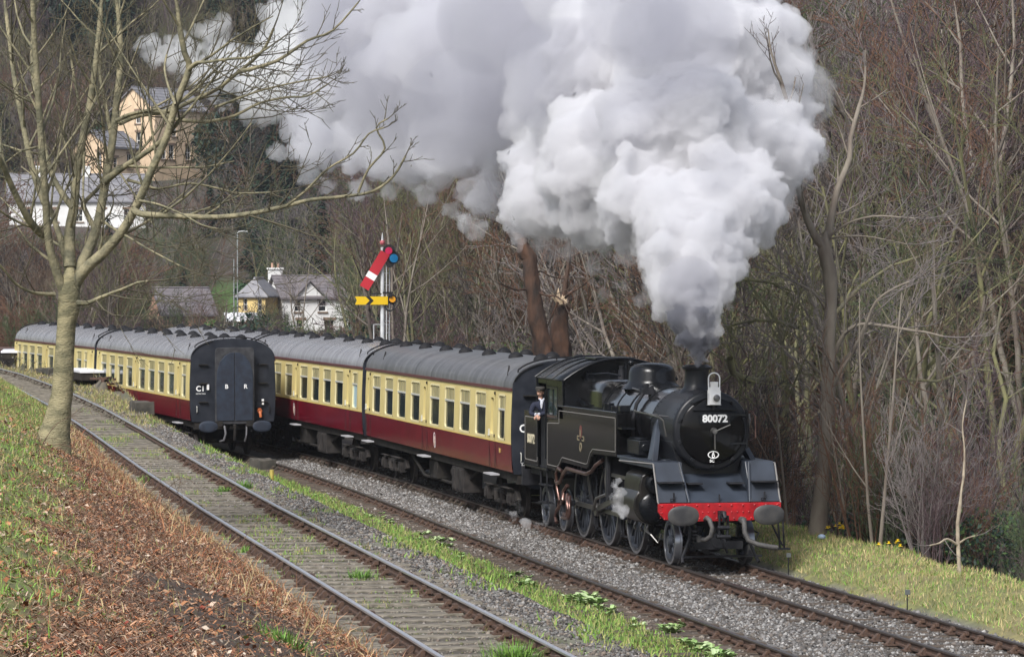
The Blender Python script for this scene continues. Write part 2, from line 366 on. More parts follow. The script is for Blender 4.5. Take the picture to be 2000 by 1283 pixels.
m_ventl = mat('window_ventlight', (.22, .20, .115), rough=.35, col2=(.36, .32, .17), scale=9, stretch=(1.2, 1, .12))
m_alu = mat('aluminium', (.62, .62, .58), rough=.4, metal=.3)
m_white = mat('white_paint', (.80, .80, .80), rough=.5)
m_gold = mat('gold_lettering', (.55, .40, .12), rough=.5)
m_step = mat('footboard', (.42, .42, .44), rough=.4)
m_orange = mat('orange_lamp', (.55, .16, .06), rough=.5)
m_seat = mat('seat_cloth', (.05, .06, .07), rough=.9)
m_people = [mat('passenger_coat_red', (.25, .02, .03), rough=.9), mat('passenger_coat_teal', (.04, .10, .10), rough=.9), mat('passenger_coat_grey', (.16, .16, .17), rough=.9)]
m_skin = mat('skin', (.52, .30, .22), rough=.55)
HL = 9.83; HW = 1.41; ZB, ZW, ZC, ZT = 1.17, 1.83, 3.09, 3.80
def bodyw(z): return np.interp(z, [1.1, 1.25, 1.9, 2.4, 3.09, 3.2], [1.355, 1.385, 1.41, 1.405, 1.375, 1.37])
def roof_prof(n=18, grow=0.):
    P = []
    for i in range(n+1):
        a = math.pi*i/n; c, s_ = math.cos(a), math.sin(a)
        e = 2/2.35
        P.append(((1.385+grow)*math.copysign(abs(c)**e, c), ZC+(ZT-ZC+grow)*abs(s_)**e))
    return P
def side_strip(mb, sgn, x0, x1, z0, z1, nz=4, inset=0.):
    """one curved patch of body side"""
    zs = np.linspace(z0, z1, nz+1); o = len(mb.v)
    for z in zs:
        y = sgn*(float(bodyw(z))-inset); mb.v += [(x0, y, z), (x1, y, z)]
    for i in range(nz): mb.f.append((o+2*i, o+2*i+1, o+2*i+3, o+2*i+2))
def rrect(x0, x1, z0, z1, r, n=4):
    P = []
    for cx, cz, a0 in ((x1-r, z1-r, 0), (x0+r, z1-r, 90), (x0+r, z0+r, 180), (x1-r, z0+r, 270)):
        for i in range(n+1): a = R(a0+90*i/n); P.append((cx+r*math.cos(a), cz+r*math.sin(a)))
    return P
def ring(mb, outer, inner, sgn, y_out, y_in):
    """a frame between two outlines of as many points; y as function of z minus depth"""
    n = len(outer); o = len(mb.v)
    for P, dp in ((outer, y_out), (inner, y_out), (inner, y_in)):
        for (x, z) in P: mb.v.append((x, sgn*(float(bodyw(z))+dp), z))
    for i in range(n):
        j = (i+1) % n
        mb.f.append((o+i, o+j, o+n+j, o+n+i)); mb.f.append((o+n+i, o+n+j, o+2*n+j, o+2*n+i))
def add_window(parent, x0, x1, sgn, kind, glass):
    z0, z1 = 1.90, 2.95
    if kind == 'small': x0, x1 = x0+.05, x1-.05
    fr = MB(); ring(fr, rrect(x0-.028, x1+.028, z0-.028, z1+.028, .12), rrect(x0+.022, x1-.022, z0+.022, z1-.022, .09), sgn, .006, -.035)
    w_ = fr.build('window', m_creamedge, parent, 40)
    g_ = MB(); P = rrect(x0+.005, x1-.005, z0+.005, z1-.005, .1); o = len(g_.v)
    for (x, z) in P: g_.v.append((x, sgn*(float(bodyw(z))-.032), z))
    g_.f.append(tuple(range(len(P)))); g_.build('pane', glass, w_, 0)
    zb = 2.61; v_ = MB(); P = rrect(x0+.02, x1-.02, zb+.015, z1-.018, .06)
    for (x, z) in P: v_.v.append((x, sgn*(float(bodyw(z))-.024), z))
    v_.f.append(tuple(range(len(P))))
    k = 4 if kind == 'big' else 3
    for i in range(1, k):
        x = x0+(x1-x0)*i/k; v_.box((x, sgn*(float(bodyw(2.78))-.018), 2.78), (.03, .018, .3))
    v_.build('ventlight', m_ventl if glass is not m_glassp else m_ventl, w_, 0)
    b_ = MB(); b_.box(((x0+x1)/2, sgn*(float(bodyw(zb))-.012), zb), (x1-x0-.03, .03, .045)); b_.build('glazing_bar', m_alu, w_, 0)
def coach(label, loc, rz, wins, doors, sides=(-1, 1), roofm=None, pale=(), ends=('plain', 'plain'), emblem=None, interior=True, ventseed=1, doorglass=None, glass=None):
    glass = glass or m_glass
    roofm = roofm or m_roof
    t = thing('railway_coach', label, 'railway coach', loc, rz, None)
    L0, L1 = -HL, HL                                    # near end is +HL; window stations are metres back from it
    # --- lower (maroon) and upper (cream) sides
    for sgn in (-1, 1):
        lo = MB(); side_strip(lo, sgn, L0, L1, ZB, ZW, 5); lo.build('lower_side', m_maroon, t, 60)
        ops = sorted([(HL-b, HL-a, 1.90, 2.95) for a, b, k in wins] + [(HL-d-.155, HL-d+.155, 1.98, 2.86) for d in doors])
        up = MB(); x = L0
        for a, b, c, d in ops:
            side_strip(up, sgn, x, a, ZW, ZC, 8); side_strip(up, sgn, a, b, ZW, c, 2); side_strip(up, sgn, a, b, d, ZC, 2); x = b
        side_strip(up, sgn, x, L1, ZW, ZC, 8); up.build('upper_side', m_cream, t, 60)
        if sgn not in sides:
            fg = MB()
            for a, b, c, d in ops: side_strip(fg, sgn, a, b, c, d, 2, .03)
            fg.build('far_glazing', m_glass, t, 0); continue
        st = MB()
        for z, hgt in ((ZW, .022),): st.box((0, sgn*(float(bodyw(z))+.004), z), (2*HL, .012, hgt))
        st.build('waist_line', m_gold, t, 0)
        cr = MB(); cr.box((0, sgn*1.383, ZC+.015), (2*HL, .05, .07)); cr.build('cantrail', mat('cantrail_brown', (.09, .03, .03), rough=.5), t, 0)
        for i, (a, b, k) in enumerate(wins):
            gl = m_glassp if (k == 'frost') else (m_glassb if i in pale else glass)
            add_window(t, HL-b, HL-a, sgn, 'small' if k != 'big' else 'big', gl)
        for d in doors:
            x = HL-d; dm = MB()
            P0 = rrect(x-.33, x+.33, 1.84, 3.03, .05); P1 = rrect(x-.15, x+.15, 1.985, 2.855, .06); ring(dm, P0, P1, sgn, .010, -.075)
            do = dm.build('door', m_cream, t, 40)
            gp = MB(); o = len(gp.v)
            for (xx, z) in rrect(x-.155, x+.155, 1.98, 2.86, .06): gp.v.append((xx, sgn*(float(bodyw(z))-.07), z))
            gp.f.append(tuple(range(len(gp.v)))); gp.build('door_window', doorglass or m_glass, do, 0)
            hm = MB(); hm.box((x-.24, sgn*1.432, 2.02), (.05, .035, .15)); hm.box((x-.24, sgn*1.44, 1.95), (.14, .03, .03)); hm.build('door_handle', m_alu, do, 0, .006)
            ln = MB()
            for xe in (x-.335, x+.335): ln.box((xe, sgn*1.404, 1.52), (.012, .014, .66)); 
            ln.build('door_edge', m_under, do, 0)
            hg = MB(); hg.box((x+.30, sgn*1.40, 2.97), (.05, .03, .07)); hg.box((x+.30, sgn*1.415, 1.95), (.05, .03, .07)); hg.build('hinge', m_under, do, 0)
            fb = MB(); fb.box((x, sgn*1.42, 1.03), (.85, .22, .035)); fb.build('footboard', m_step, t, 0)
    # --- roof
    rf = MB(); P = roof_prof(); n = len(P); k = 12; o = len(rf.v)
    for i in range(k+1):
        xx = -HL-.02 + (2*HL+.04)*i/k
        for (y, z) in P: rf.v.append((xx, y, z))
    for i in range(k):
        for j in range(n-1): rf.f.append((o+i*n+j, o+i*n+j+1, o+(i+1)*n+j+1, o+(i+1)*n+j))
    ro = rf.build('roof', roofm, t, 70)
    ri = MB(); Pg = roof_prof(18, .006)
    for xx in np.linspace(-HL+.9, HL-.9, 9):
        o = len(ri.v)
        for dx in (-.02, .02):
            for (y, z) in Pg: ri.v.append((xx+dx, y, z))
        for j in range(n-1): ri.f.append((o+j, o+j+1, o+n+j+1, o+n+j))
    ri.build('roof_seam', roofm, ro, 70)
    gt = MB()
    for xx in (-HL+1.6, HL-1.6): gt.tube([(xx-.75*0, -1.1, 3.62), (xx+.62, -1.27, 3.42)], .018, 6)
    gt.build('rain_strip', m_under, ro, 0)
    rr = random.Random(ventseed); vm = MB(); vm.lathe([(-.03, .20), (.05, .185), (.11, .13), (.15, .05), (.155, .002)], 12, 'z')
    vme = vm.mesh('roof_vent', m_vent, 50)
    for i in range(7):
        for sd_ in (-1, 1):
            xx = -HL+1.3 + i*2.85 + (0.55 if sd_ > 0 else 0) + rr.uniform(-.2, .2)
            place('roof_vent', vme, ro, loc=(xx, sd_*.42, 3.765))
    # --- underframe
    uf = MB()
    for sgn in (-1, 1):
        uf.box((0, sgn*1.20, 1.06), (2*HL-.1, .09, .22)); uf.tube([(-4.6, sgn*1.05, .95), (-2.6, sgn*1.05, .42), (2.6, sgn*1.05, .42), (4.6, sgn*1.05, .95)], .045, 6)
    uf.box((0, 0, 1.07), (2*HL-.2, 2.3, .12)); uf.box((HL-.1, 0, 1.04), (.2, 2.5, .30)); uf.box((-HL+.1, 0, 1.04), (.2, 2.5, .30))
    uf.build('underframe', m_under, t, 0)
    for sgn in (-1, 1):
        bx = MB(); bx.b2((HL-7.75, sgn*.75, .30), (HL-6.3, sgn*1.25, .93)); bx.build('battery_box', m_dusty, t, 0, .02)
        bd = MB()
        for i in range(3): bd.b2((HL-7.75+.1+i*.46, sgn*1.24, .36), (HL-7.75+.43+i*.46, sgn*1.275, .88))
        bd.build('box_door', m_dusty, kids_of(t, 'battery_box')[-1], 0, .01)
        b2 = MB(); b2.b2((-1.2, sgn*.8, .45), (-.1, sgn*1.2, .93)); b2.cyl((1.2, sgn*.95, .72), (2.2, sgn*.95, .72), .17); b2.build('underfloor_gear', m_under, t, 30, .02)
    for xb in (-7.1, 7.1): bogie(t, xb)
    # --- ends
    for s, kind in ((1, ends[0]), (-1, ends[1])):
        if kind: coach_end(t, s, kind)
    # --- interior: seats and a few passengers, seen as dark shapes behind the glass
    if interior:
        si = MB()
        for a, b, k in wins:
            if k == 'big':
                for yy in (-.85, .85):
                    si.box((HL-a+.08, yy, 1.95), (.14, 1.0, 1.3)); si.box((HL-b-.08, yy, 1.95), (.14, 1.0, 1.3))
        si.box((0, 0, 1.25), (2*HL-.1, 2.6, .06)); si.build('seating', m_seat, t, 0)
    if emblem is not None:
        cx = HL-emblem; em = MB(); q = [(cx+.145*math.cos(a), 1.51+.205*math.sin(a)) for a in np.linspace(0, 2*math.pi, 24, endpoint=False)]
        q2 = [(cx+.115*math.cos(a), 1.51+.172*math.sin(a)) for a in np.linspace(0, 2*math.pi, 24, endpoint=False)]
        ring(em, q, q2, -1, .006, .001); eo = em.build('emblem', m_white, t, 0)
        li = MB(); li.box((cx, -1.404, 1.50), (.035, .012, .24)); li.box((cx+.03, -1.404, 1.56), (.07, .012, .05)); li.box((cx, -1.404, 1.46), (.12, .012, .035)); li.box((cx-.03, -1.404, 1.40), (.05, .012, .06))
        li.build('emblem_lion', mat('emblem_cream', (.62, .5, .4), rough=.5), eo, 0)
    return t
def kids_of(o, nm): return [c for c in bpy.data.objects if c.parent == o and c.name.split('.')[0] == nm]
WHEEL = None
def bogie(t, xb):
    bg_ = thing_part('bogie', t, (xb, 0, 0))
    for sgn in (-1, 1):
        f_ = MB(); y = sgn*1.0
        f_.prism([(-1.85, .46), (-1.55, .40), (-.95, .40), (-.6, .50), (.6, .50), (.95, .40), (1.55, .40), (1.85, .46), (1.7, .66), (.75, .70), (-.75, .70), (-1.7, .66)], 'y', y-.05, y+.05)
        for xa in (-1.29, 1.29): f_.box((xa, y+sgn*.07, .46), (.34, .16, .3)); f_.box((xa, y+sgn*.16, .46), (.2, .05, .2))
        f_.box((0, y+sgn*.06, .34), (1.0, .1, .09)); f_.box((0, y+sgn*.04, .58), (1.2, .14, .08))
        for xa in (-.32, .32): f_.cyl((xa, y+sgn*.08, .34), (xa, y+sgn*.08, .56), .075, n=10)
        f_.box((-.9, y+sgn*.14, .70), (.9, .1, .03)); f_.box((.95, y+sgn*.16, .72), (1.2, .12, .03))
        f_.build('bogie_frame', m_dusty, bg_, 30, .012)
    for xa in (-1.29, 1.29):
        w_ = MB()
        for sgn in (-1, 1): w_.lathe([(sgn*.68, .30), (sgn*.69, .44), (sgn*.715, .475), (sgn*.745, .46), (sgn*.81, .452), (sgn*.82, .42), (sgn*.77, .40), (sgn*.76, .12)], 28, 'y', (xa, 0, .457))
        w_.cyl((xa, -.7, .457), (xa, .7, .457), .075); w_.build('wheelset', m_dusty, bg_, 35)
    cb = MB(); cb.box((0, 0, .62), (.5, 1.9, .25)); cb.build('bolster', m_under, bg_, 0)
def thing_part(name, parent, loc):
    o = bpy.data.objects.new(name, None); COL.objects.link(o); o.parent = parent; o.location = loc; return o
def oval_buffer(parent, x, y, z, s, rx=.305, rz_=.185, m=None, shank=.42, face=None):
    b = MB(); n = 28; prof = [(0, 1.), (.022, 1.), (.035, .97)]
    b.cyl((x-s*.0, y, z), (x+s*shank*.55, y, z), .13, .115, 16); b.cyl((x+s*shank*.5, y, z), (x+s*shank*.95, y, z), .085, n=14)
    bo = b.build('buffer', m_under, parent, 40)
    f = MB(); o = 0; X0 = x+s*(shank*.93)
    for t_, k in ((0, .96), (.02, 1.), (.045, 1.), (.058, .93), (.064, .6)):
        for j in range(n):
            a = 2*math.pi*j/n; c, q = math.cos(a), math.sin(a); e = 2/2.3
            f.v.append((X0+s*t_, y+rx*k*math.copysign(abs(c)**e, c), z+rz_*k*math.copysign(abs(q)**e, q)))
    for i in range(4):
        for j in range(n): f.f.append((i*n+j, i*n+(j+1) % n, (i+1)*n+(j+1) % n, (i+1)*n+j))
    f.f.append(tuple(range(n))); f.f.append(tuple(4*n+j for j in range(n)))
    f.build('buffer_head', m or m_gang, bo, 40)
def coach_end(t, s, kind):
    X0 = s*HL
    P = roof_prof(22, -.01); poly = [(y, z) for y, z in P] + [(-bodyw(z)+.01, z) for z in np.linspace(3.0, ZB-.05, 6)] + [(bodyw(z)-.01, z) for z in np.linspace(ZB-.05, 3.0, 6)]
    e = MB(); e.prism(poly, 'x', X0, X0+s*.03); e.build('end_panel', m_end, t, 30, .01)
    # gangway: bellows, then face plate with doors
    gw = MB(); q = rrect(-.60, .60, 1.12, 3.50, .14)
    for i in range(5): gw.prism([(y*(.93+.05*(i % 2)), z) for y, z in q], 'x', X0+s*(.03+i*.055), X0+s*(.03+(i+1)*.055))
    g_ = gw.build('gangway', m_under, t, 0)
    XF = X0+s*.31
    fp = MB(); fp.prism(rrect(-.64, .64, 1.06, 3.52, .13), 'x', XF, XF+s*.03); fp.build('gangway_face', mat('gangway_face_grey', (.05, .05, .055), rough=.7, spec=.3, col2=(.025, .026, .03), scale=5), g_, 30, .012)
    for sd_ in (-1, 1):
        pts = [(.012, 1.17), (.55, 1.17), (.585, 1.205), (.60, 2.3), (.58, 2.75), (.49, 3.05), (.33, 3.25), (.15, 3.35), (.012, 3.36)]
        dd = MB(); dd.prism([(sd_*a, b) for a, b in pts], 'x', XF+s*.03, XF+s*.055); dd.build('gangway_door', m_gang, g_, 30, .01)
        fo = MB(); fo.b2((XF-s*.02, sd_*.38, .98), (XF+s*.05, sd_*.62, 1.16)); fo.build('gangway_foot', m_under, g_, 0, .02)
        oval_buffer(t, X0, sd_*.875, .985, s)
    rails = MB()
    arc = [(X0-s*.18, y*1.0, z+.055) for y, z in roof_prof(22)][4:-4]
    rails.tube(arc, .02, 6)
    for i in (0, 4, 8, len(arc)-1): rails.cyl(arc[i], (arc[i][0], arc[i][1], arc[i][2]-.08), .018, n=6)
    for sd_ in (-1,):
        pp = [(X0+s*.045, y*1.0, z-.03) for y, z in roof_prof(22)][(14 if sd_ < 0 else 2):(21 if sd_ < 0 else 9)]
        rails.tube(pp, .016, 6)
    rails.build('roof_handrail', m_vent, t, 40)
    for sd_ in (-1, 1):
        hr = MB(); hr.tube([(X0+s*.03, sd_*1.18, 1.42), (X0+s*.09, sd_*1.18, 1.45), (X0+s*.09, sd_*1.18, 1.60), (X0+s*.03, sd_*1.18, 1.63)], .013, 6); hr.build('grab_handle', m_alu if sd_ < 0 else m_under, t, 0)
    fs = MB()
    for sd_ in (-1, 1):
        for z in (1.75, 2.35, 2.95): fs.b2((X0+s*.03, sd_*.82, z), (X0+s*.12, sd_*1.12, z+.03))
    fs.build('end_step', m_under, t, 0)
    hp = MB()
    hp.tube([(X0+s*.1, -.33, 1.03), (X0+s*.35, -.33, .98), (X0+s*.42, -.31, .75), (X0+s*.36, -.36, .55), (X0+s*.15, -.45, .50)], .035, 8)
    hp.tube([(X0+s*.1, .40, 1.03), (X0+s*.30, .40, .95), (X0+s*.34, .38, .7), (X0+s*.2, .36, .5)], .03, 8)
    hp.build('vacuum_hose', mat('hose_grey', (.12, .12, .13), rough=.7), t, 40)
    cp = MB(); cp.prism([(-.15, .92), (.15, .92), (.13, 1.18), (-.13, 1.18)], 'x', X0, X0+s*.25); cp.tube([(X0+s*.2, 0, 1.04), (X0+s*.42, 0, 1.0), (X0+s*.40, 0, .8), (X0+s*.30, 0, .55)], .05, 8); cp.build('coupling', m_under, t, 30)
    if kind == 'tail':
        XL = X0+s*.034; 
        put_text('C1', .24, t, m_white, (XL, -1.06, 2.19), 'x', bold=.006)
        put_text('RESTRICTION', .06, t, m_white, (XL, -1.05, 2.03), 'x', sx=.85)
        for y, z in ((-.82, 2.245), (.97, 1.755)):
            b_ = MB(); b_.b2((X0+s*.03, y-.035, z-.09), (X0+s*.10, y+.035, z+.09)); b_.build('lamp_bracket', m_white, t, 0, .005)
        XD = XF+s*.058
        put_text('B', .19, g_, m_white, (XD, -.27, 2.26), 'x', bold=.004); put_text('R', .19, g_, m_white, (XD, .35, 2.26), 'x', bold=.004)
        oc = MB(); oc.cyl((X0+s*.03, .86, 1.50), (X0+s*.16, .86, 1.46), .075); oc.tube([(X0+s*.12, .86, 1.46), (X0+s*.17, .87, 1.38), (X0+s*.15, .89, 1.27)], .045, 8); oc.build('orange_valve', m_orange, t, 40)
        bxm = MB(); bxm.b2((X0+s*.03, .72, 1.58), (X0+s*.12, .92, 1.78)); bxm.build('jumper_box', m_end, t, 0, .01)
    if kind == 'engine':
        put_text('C1', .26, t, m_white, (X0+s*.036, -1.06, 2.19), 'x', bold=.006); put_text('T.S.O.', .10, t, m_white, (X0+s*.036, -1.05, 1.36), 'x', bold=.004)
TSO_W = [(.66, 1.48, 'frost'), (2.86, 4.09, 'big'), (4.77, 6.0, 'big'), (6.69, 7.93, 'big'), (8.65, 9.91, 'big'), (11.35, 12.6, 'big'), (13.37, 14.6, 'big'), (15.28, 16.5, 'big'), (17.25, 18.48, 'big')]
TSO_W2 = [(.66, 1.48, 'small')] + TSO_W[1:]
TSO_D = [2.12, 10.66, 19.2]
def coach_at(fy, x_end, hd, y_end=None):
    """centre of a coach whose near end stands at x_end"""
    y = float(fy(x_end)) if y_end is None else y_end
    return (x_end-HL*math.cos(hd), y-HL*math.sin(hd), 0)
h1 = .004; p = (-13.05, 0, 0)
c1 = coach('cream and maroon coach coupled directly behind the black engine', coach_at(yM, -13.05, h1, 0.), h1, TSO_W2, TSO_D, sides=(-1,), ends=('engine', 'plain'), emblem=9.3, ventseed=3)
put_text('18', .16, c1, m_gold, (HL-1.25, -1.41, 1.62), '-y')
e1_ = (-13.05-20.31*math.cos(h1), -20.31*math.sin(h1)); h2 = .032
c2 = coach('cream and maroon coach second from the engine, with one pale blue toilet window', coach_at(None, e1_[0], h2, e1_[1]), h2, TSO_W, TSO_D, sides=(-1,), roofm=m_roofpale, pale=(5, 6, 7, 8), ends=('plain', 'plain'), emblem=11.0, ventseed=5)
e2_ = (e1_[0]-20.31*math.cos(h2), e1_[1]-20.31*math.sin(h2)); h3 = .06
c3 = coach('third coach of the moving train, its pale roof rising behind the parked coach', coach_at(None, e2_[0], h3, e2_[1]), h3, TSO_W2, TSO_D, sides=(-1,), roofm=m_roofpale, ends=('plain', None), ventseed=7, interior=False)
hp1 = .06; ep = (-44.16, -3.85)
p1 = coach('parked cream and maroon coach with closed black corridor end marked B R', coach_at(None, ep[0], hp1, ep[1]), hp1, TSO_W2, TSO_D, sides=(-1, 1), roofm=m_roofpale, ends=('tail', 'plain'), ventseed=9, glass=m_glassg)
ep2 = (ep[0]-20.31*math.cos(hp1), ep[1]-20.31*math.sin(hp1)); hp2 = .083
P2W = [(1.54, 2.24, 'small'), (2.82, 3.87, 'big'), (5.6, 6.85, 'big'), (7.5, 8.75, 'big'), (9.43, 10.7, 'big'), (12.32, 13.68, 'big'), (14.28, 15.6, 'big'), (16.2, 17.47, 'big'), (18.0, 18.85, 'small')]
p2 = coach('farthest parked coach, partly hidden by the pale tree trunk and the low platform', coach_at(None, ep2[0], hp2, ep2[1]), hp2, P2W, [.67, 11.1, 19.45], sides=(-1,), roofm=m_roofpale, ends=('plain', 'plain'), ventseed=11, glass=m_glassg)
# ================================================================ PEOPLE
def figure(name, joints, bones, radii, m, parent=None, sub=2, root=0):
    """one continuous body grown over a skeleton; the modifiers are applied into the mesh"""
    me = bpy.data.meshes.new(name); me.from_pydata([tuple(j) for j in joints], bones, []); me.update()
    o = bpy.data.objects.new(name, me); COL.objects.link(o)
    md = o.modifiers.new('skin', 'SKIN'); md.use_smooth_shade = True
    if not me.skin_vertices: bm = bmesh.new(); bm.from_mesh(me); bm.verts.layers.skin.verify(); bm.to_mesh(me); bm.free()
    for i, r in enumerate(radii):
        v = me.skin_vertices[0].data[i]; v.radius = r if hasattr(r, '__len__') else (r, r); v.use_root = (i == root)
    sb = o.modifiers.new('sub', 'SUBSURF'); sb.levels = sub; sb.render_levels = sub
    dg = bpy.context.evaluated_depsgraph_get(); nm = bpy.data.meshes.new_from_object(o.evaluated_get(dg)); nm.name = name
    bpy.data.objects.remove(o)
    nm.materials.clear(); nm.materials.append(m)
    nm.polygons.foreach_set('use_smooth', [True]*len(nm.polygons))
    return place(name, nm, parent)
def head_on(t, c, face, m_s, hair, cap=None, tilt=0.):
    """face, nose, ears, eyes, mouth, hair; face is the heading (in the thing's frame) it looks along"""
    hd = thing_part('head', t, c); hd.rotation_euler = (0, tilt, face)
    h = MB(); n, m_ = 20, 14
    for i in range(m_+1):
        a = math.pi*i/m_; z = -math.cos(a); r = math.sin(a)
        for j in range(n):
            b = 2*math.pi*j/n; x, y = r*math.cos(b), r*math.sin(b)
            jaw = 1-.28*max(0, -z-.1); fx = x*.098*(1.0 if x > 0 else 1.04)*(1-.10*max(0, -z)); 
            if x > 0 and z < -.1: fx *= 1.02
            h.v.append((fx+.004*(z < -.2), y*.074*jaw, z*.118))
    for i in range(m_):
        for j in range(n): h.f.append((i*n+j, i*n+(j+1) % n, (i+1)*n+(j+1) % n, (i+1)*n+j))
    h.prism([(.088, .012), (.122, -.028), (.090, -.034)], 'y', -.013, .013)       # nose
    for s in (-1, 1): h.sphere((-.005, s*.075, -.012), .026, 8, 6, (.6, .35, 1.1))
    h.tube([(0, 0, -.16), (-.01, 0, -.08)], .05, 10)
    sk = h.build('face', m_s, hd, 60)
    e = MB()
    for s in (-1, 1): e.sphere((.084, s*.030, .012), .011, 8, 6, (.5, 1.1, .7))
    e.box((.086, 0, -.062), (.012, .045, .007)); e.build('eyes_and_mouth', mat('eye_dark', (.05, .03, .03), rough=.5), hd, 0)
    hr = MB(); hr.sphere((-.014, 0, .02), .105, 14, 9, (.92, .78, 1.0)); hr.build('hair', hair, hd, 60)
    if cap:
        k = MB(); k.lathe([(.050, .090), (.075, .118), (.110, .118), (.128, .09), (.132, .002)], 18, 'z', (-.01, 0, 0), True, .88, 1); k.prism([(.07, -.07), (.135, -.05), (.150, 0), (.135, .05), (.07, .07)], 'z', .048, .060); k.build('cap', cap, hd, 40)
    return hd
def hand(parent, root, direc, side, m, curl=1., up=Vector((0, 0, 1))):
    """palm, four unequal bent fingers and a thumb from the side of the palm"""
    d = Vector(direc).normalized(); s = up.cross(d).normalized()*side; n = d.cross(s).normalized()
    if n.z > 0: n = -n
    r0 = Vector(root); j = [r0, r0+d*.045, r0+d*.085]; b = [(0, 1), (1, 2)]; rad = [.022, (.036, .018), (.038, .016)]
    for k, (off, L) in enumerate(((-.03, .068), (-.01, .080), (.011, .076), (.030, .058))):
        base = r0+d*.088+s*off; i0 = len(j); a = .5*curl
        p1 = base+(d*math.cos(a)+n*math.sin(a))*L*.42; p2 = p1+(d*math.cos(2.2*a)+n*math.sin(2.2*a))*L*.33; p3 = p2+(d*math.cos(3.3*a)+n*math.sin(3.3*a))*L*.25
        j += [base, p1, p2, p3]; b += [(2, i0), (i0, i0+1), (i0+1, i0+2), (i0+2, i0+3)]; rad += [.0105, .0095, .0088, .0075]
    i0 = len(j); t0 = r0+d*.03-s*.034; t1 = t0+(d*.6-s*.6+n*.3).normalized()*.04; t2 = t1+(d*.9+n*.4).normalized()*.032
    j += [t0, t1, t2]; b += [(1, i0), (i0, i0+1), (i0+1, i0+2)]; rad += [.013, .0115, .009]
    return figure('hand', j, b, rad, m, parent, 1)
m_hair = mat('hair_grey', (.12, .09, .07), rough=.8); m_hair2 = mat('hair_brown', (.06, .04, .025), rough=.8)
m_jacket = mat('driver_jacket', (.006, .009, .026), rough=.85, col2=(.012, .016, .036), scale=30); m_cap = mat('driver_cap', (.035, .033, .03), rough=.75)
m_shirt = mat('driver_shirt', (.50, .52, .58), rough=.8)
def passenger(label, loc, rz, coat, hair):
    t = thing('person', label, 'person', loc, rz, None)
    J = [(0, 0, .12), (-.02, 0, .36), (-.03, 0, .58), (-.01, 0, .66), (.0, .19, .55), (.07, .25, .30), (.30, .16, .25), (.0, -.19, .55), (.07, -.25, .30), (.30, -.16, .25), (.42, .11, .10), (.46, .12, -.32), (.42, -.11, .10), (.46, -.12, -.32), (.56, .12, -.36), (.56, -.12, -.36)]
    Bn = [(0, 1), (1, 2), (2, 3), (2, 4), (4, 5), (5, 6), (2, 7), (7, 8), (8, 9), (0, 10), (10, 11), (0, 12), (12, 13), (11, 14), (13, 15)]
    rd = [(.16, .13), (.15, .12), (.15, .10), .055, .07, .055, .04, .07, .055, .04, .085, .055, .085, .055, .045, .045]
    figure('body', J, Bn, rd, coat, t, 1)
    head_on(t, (.01, 0, .80), 0, m_skin, hair)
    for s in (1, -1): hand(t, (.32, s*.15, .25), (1, -s*.5, -.1), s, m_skin, 1.1)
    return t
c1M = Matrix.Translation(Vector(c1.location)) @ Matrix.Rotation(h1, 4, 'Z')
for s_, k, dz, face, lab in ((9.25, 0, -.05, 0, 'passenger in a red coat behind the window right of the middle door'), (16.05, 2, 0., 0, 'passenger in a grey coat behind the third window from the far end'),
                             (5.4, 1, .0, 0, 'passenger in a teal coat behind the second big window from the engine'), (14.2, 2, .02, math.pi, 'passenger in grey behind the second window left of the middle door'),
                             (3.4, 1, -.02, math.pi, 'passenger in a dark teal coat behind the big window nearest the engine')):
    p_ = c1M @ Vector((HL-s_, -.92, 1.55+dz)); passenger(lab, p_, h1+face, m_people[k], m_hair if k == 2 else m_hair2)
# ================================================================ LOCOMOTIVE
m_blk = mat('engine_black_gloss', (.0035, .0035, .004), rough=.10, spec=.2, coat=.0, col2=(.006, .006, .0065), scale=2.2, amt=.6, bump=.03, bscale=1.5)
m_blk2 = mat('engine_black_satin', (.004, .005, .007), rough=.24, spec=.3, col2=(.014, .015, .018), scale=2.5, amt=.6, bump=.05, bscale=6)
m_sbx = mat('smokebox_black', (.007, .008, .011), rough=.36, spec=.3, col2=(.02, .021, .025), scale=3, amt=.5, bump=.08, bscale=9)
m_apron = mat('front_plate_grey', (.036, .045, .062), rough=.40, col2=(.014, .017, .024), scale=1.7, amt=.8, bump=.05, bscale=5, stretch=(1, 1, .5))
m_red = mat('buffer_beam_red', (.44, .010, .016), rough=.42, spec=.35, col2=(.20, .010, .014), scale=5, amt=.8, bump=.06, bscale=3)
m_wheel = mat('wheel_black', (.016, .019, .026), rough=.34, col2=(.05, .056, .07), scale=3)
m_tyre = mat('wheel_tyre_steel', (.30, .31, .34), rough=.28, metal=.85)
m_rod = mat('rod_steel', (.17, .165, .16), rough=.32, metal=.8)
m_copper = mat('copper_pipe', (.25, .145, .12), rough=.30, metal=.8, col2=(.10, .06, .055), scale=6)
m_line = mat('lining_grey', (.20, .19, .18), rough=.5)
m_iron = mat('iron_dark', (.008, .009, .012), rough=.6, spec=.3, col2=(.02, .02, .024), scale=6)
m_bufface = mat('buffer_face', (.028, .028, .031), rough=.5, col2=(.055, .053, .052), scale=4)
m_cyl = mat('cylinder_clad', (.008, .008, .008), rough=.3, metal=.0, spec=.25, col2=(.024, .022, .02), scale=4)
loco = thing('steam_locomotive', 'black tank engine 80072 heading the train with a red buffer beam', 'steam locomotive', (0, 0, 0))
BP, RS = 2.668, .80
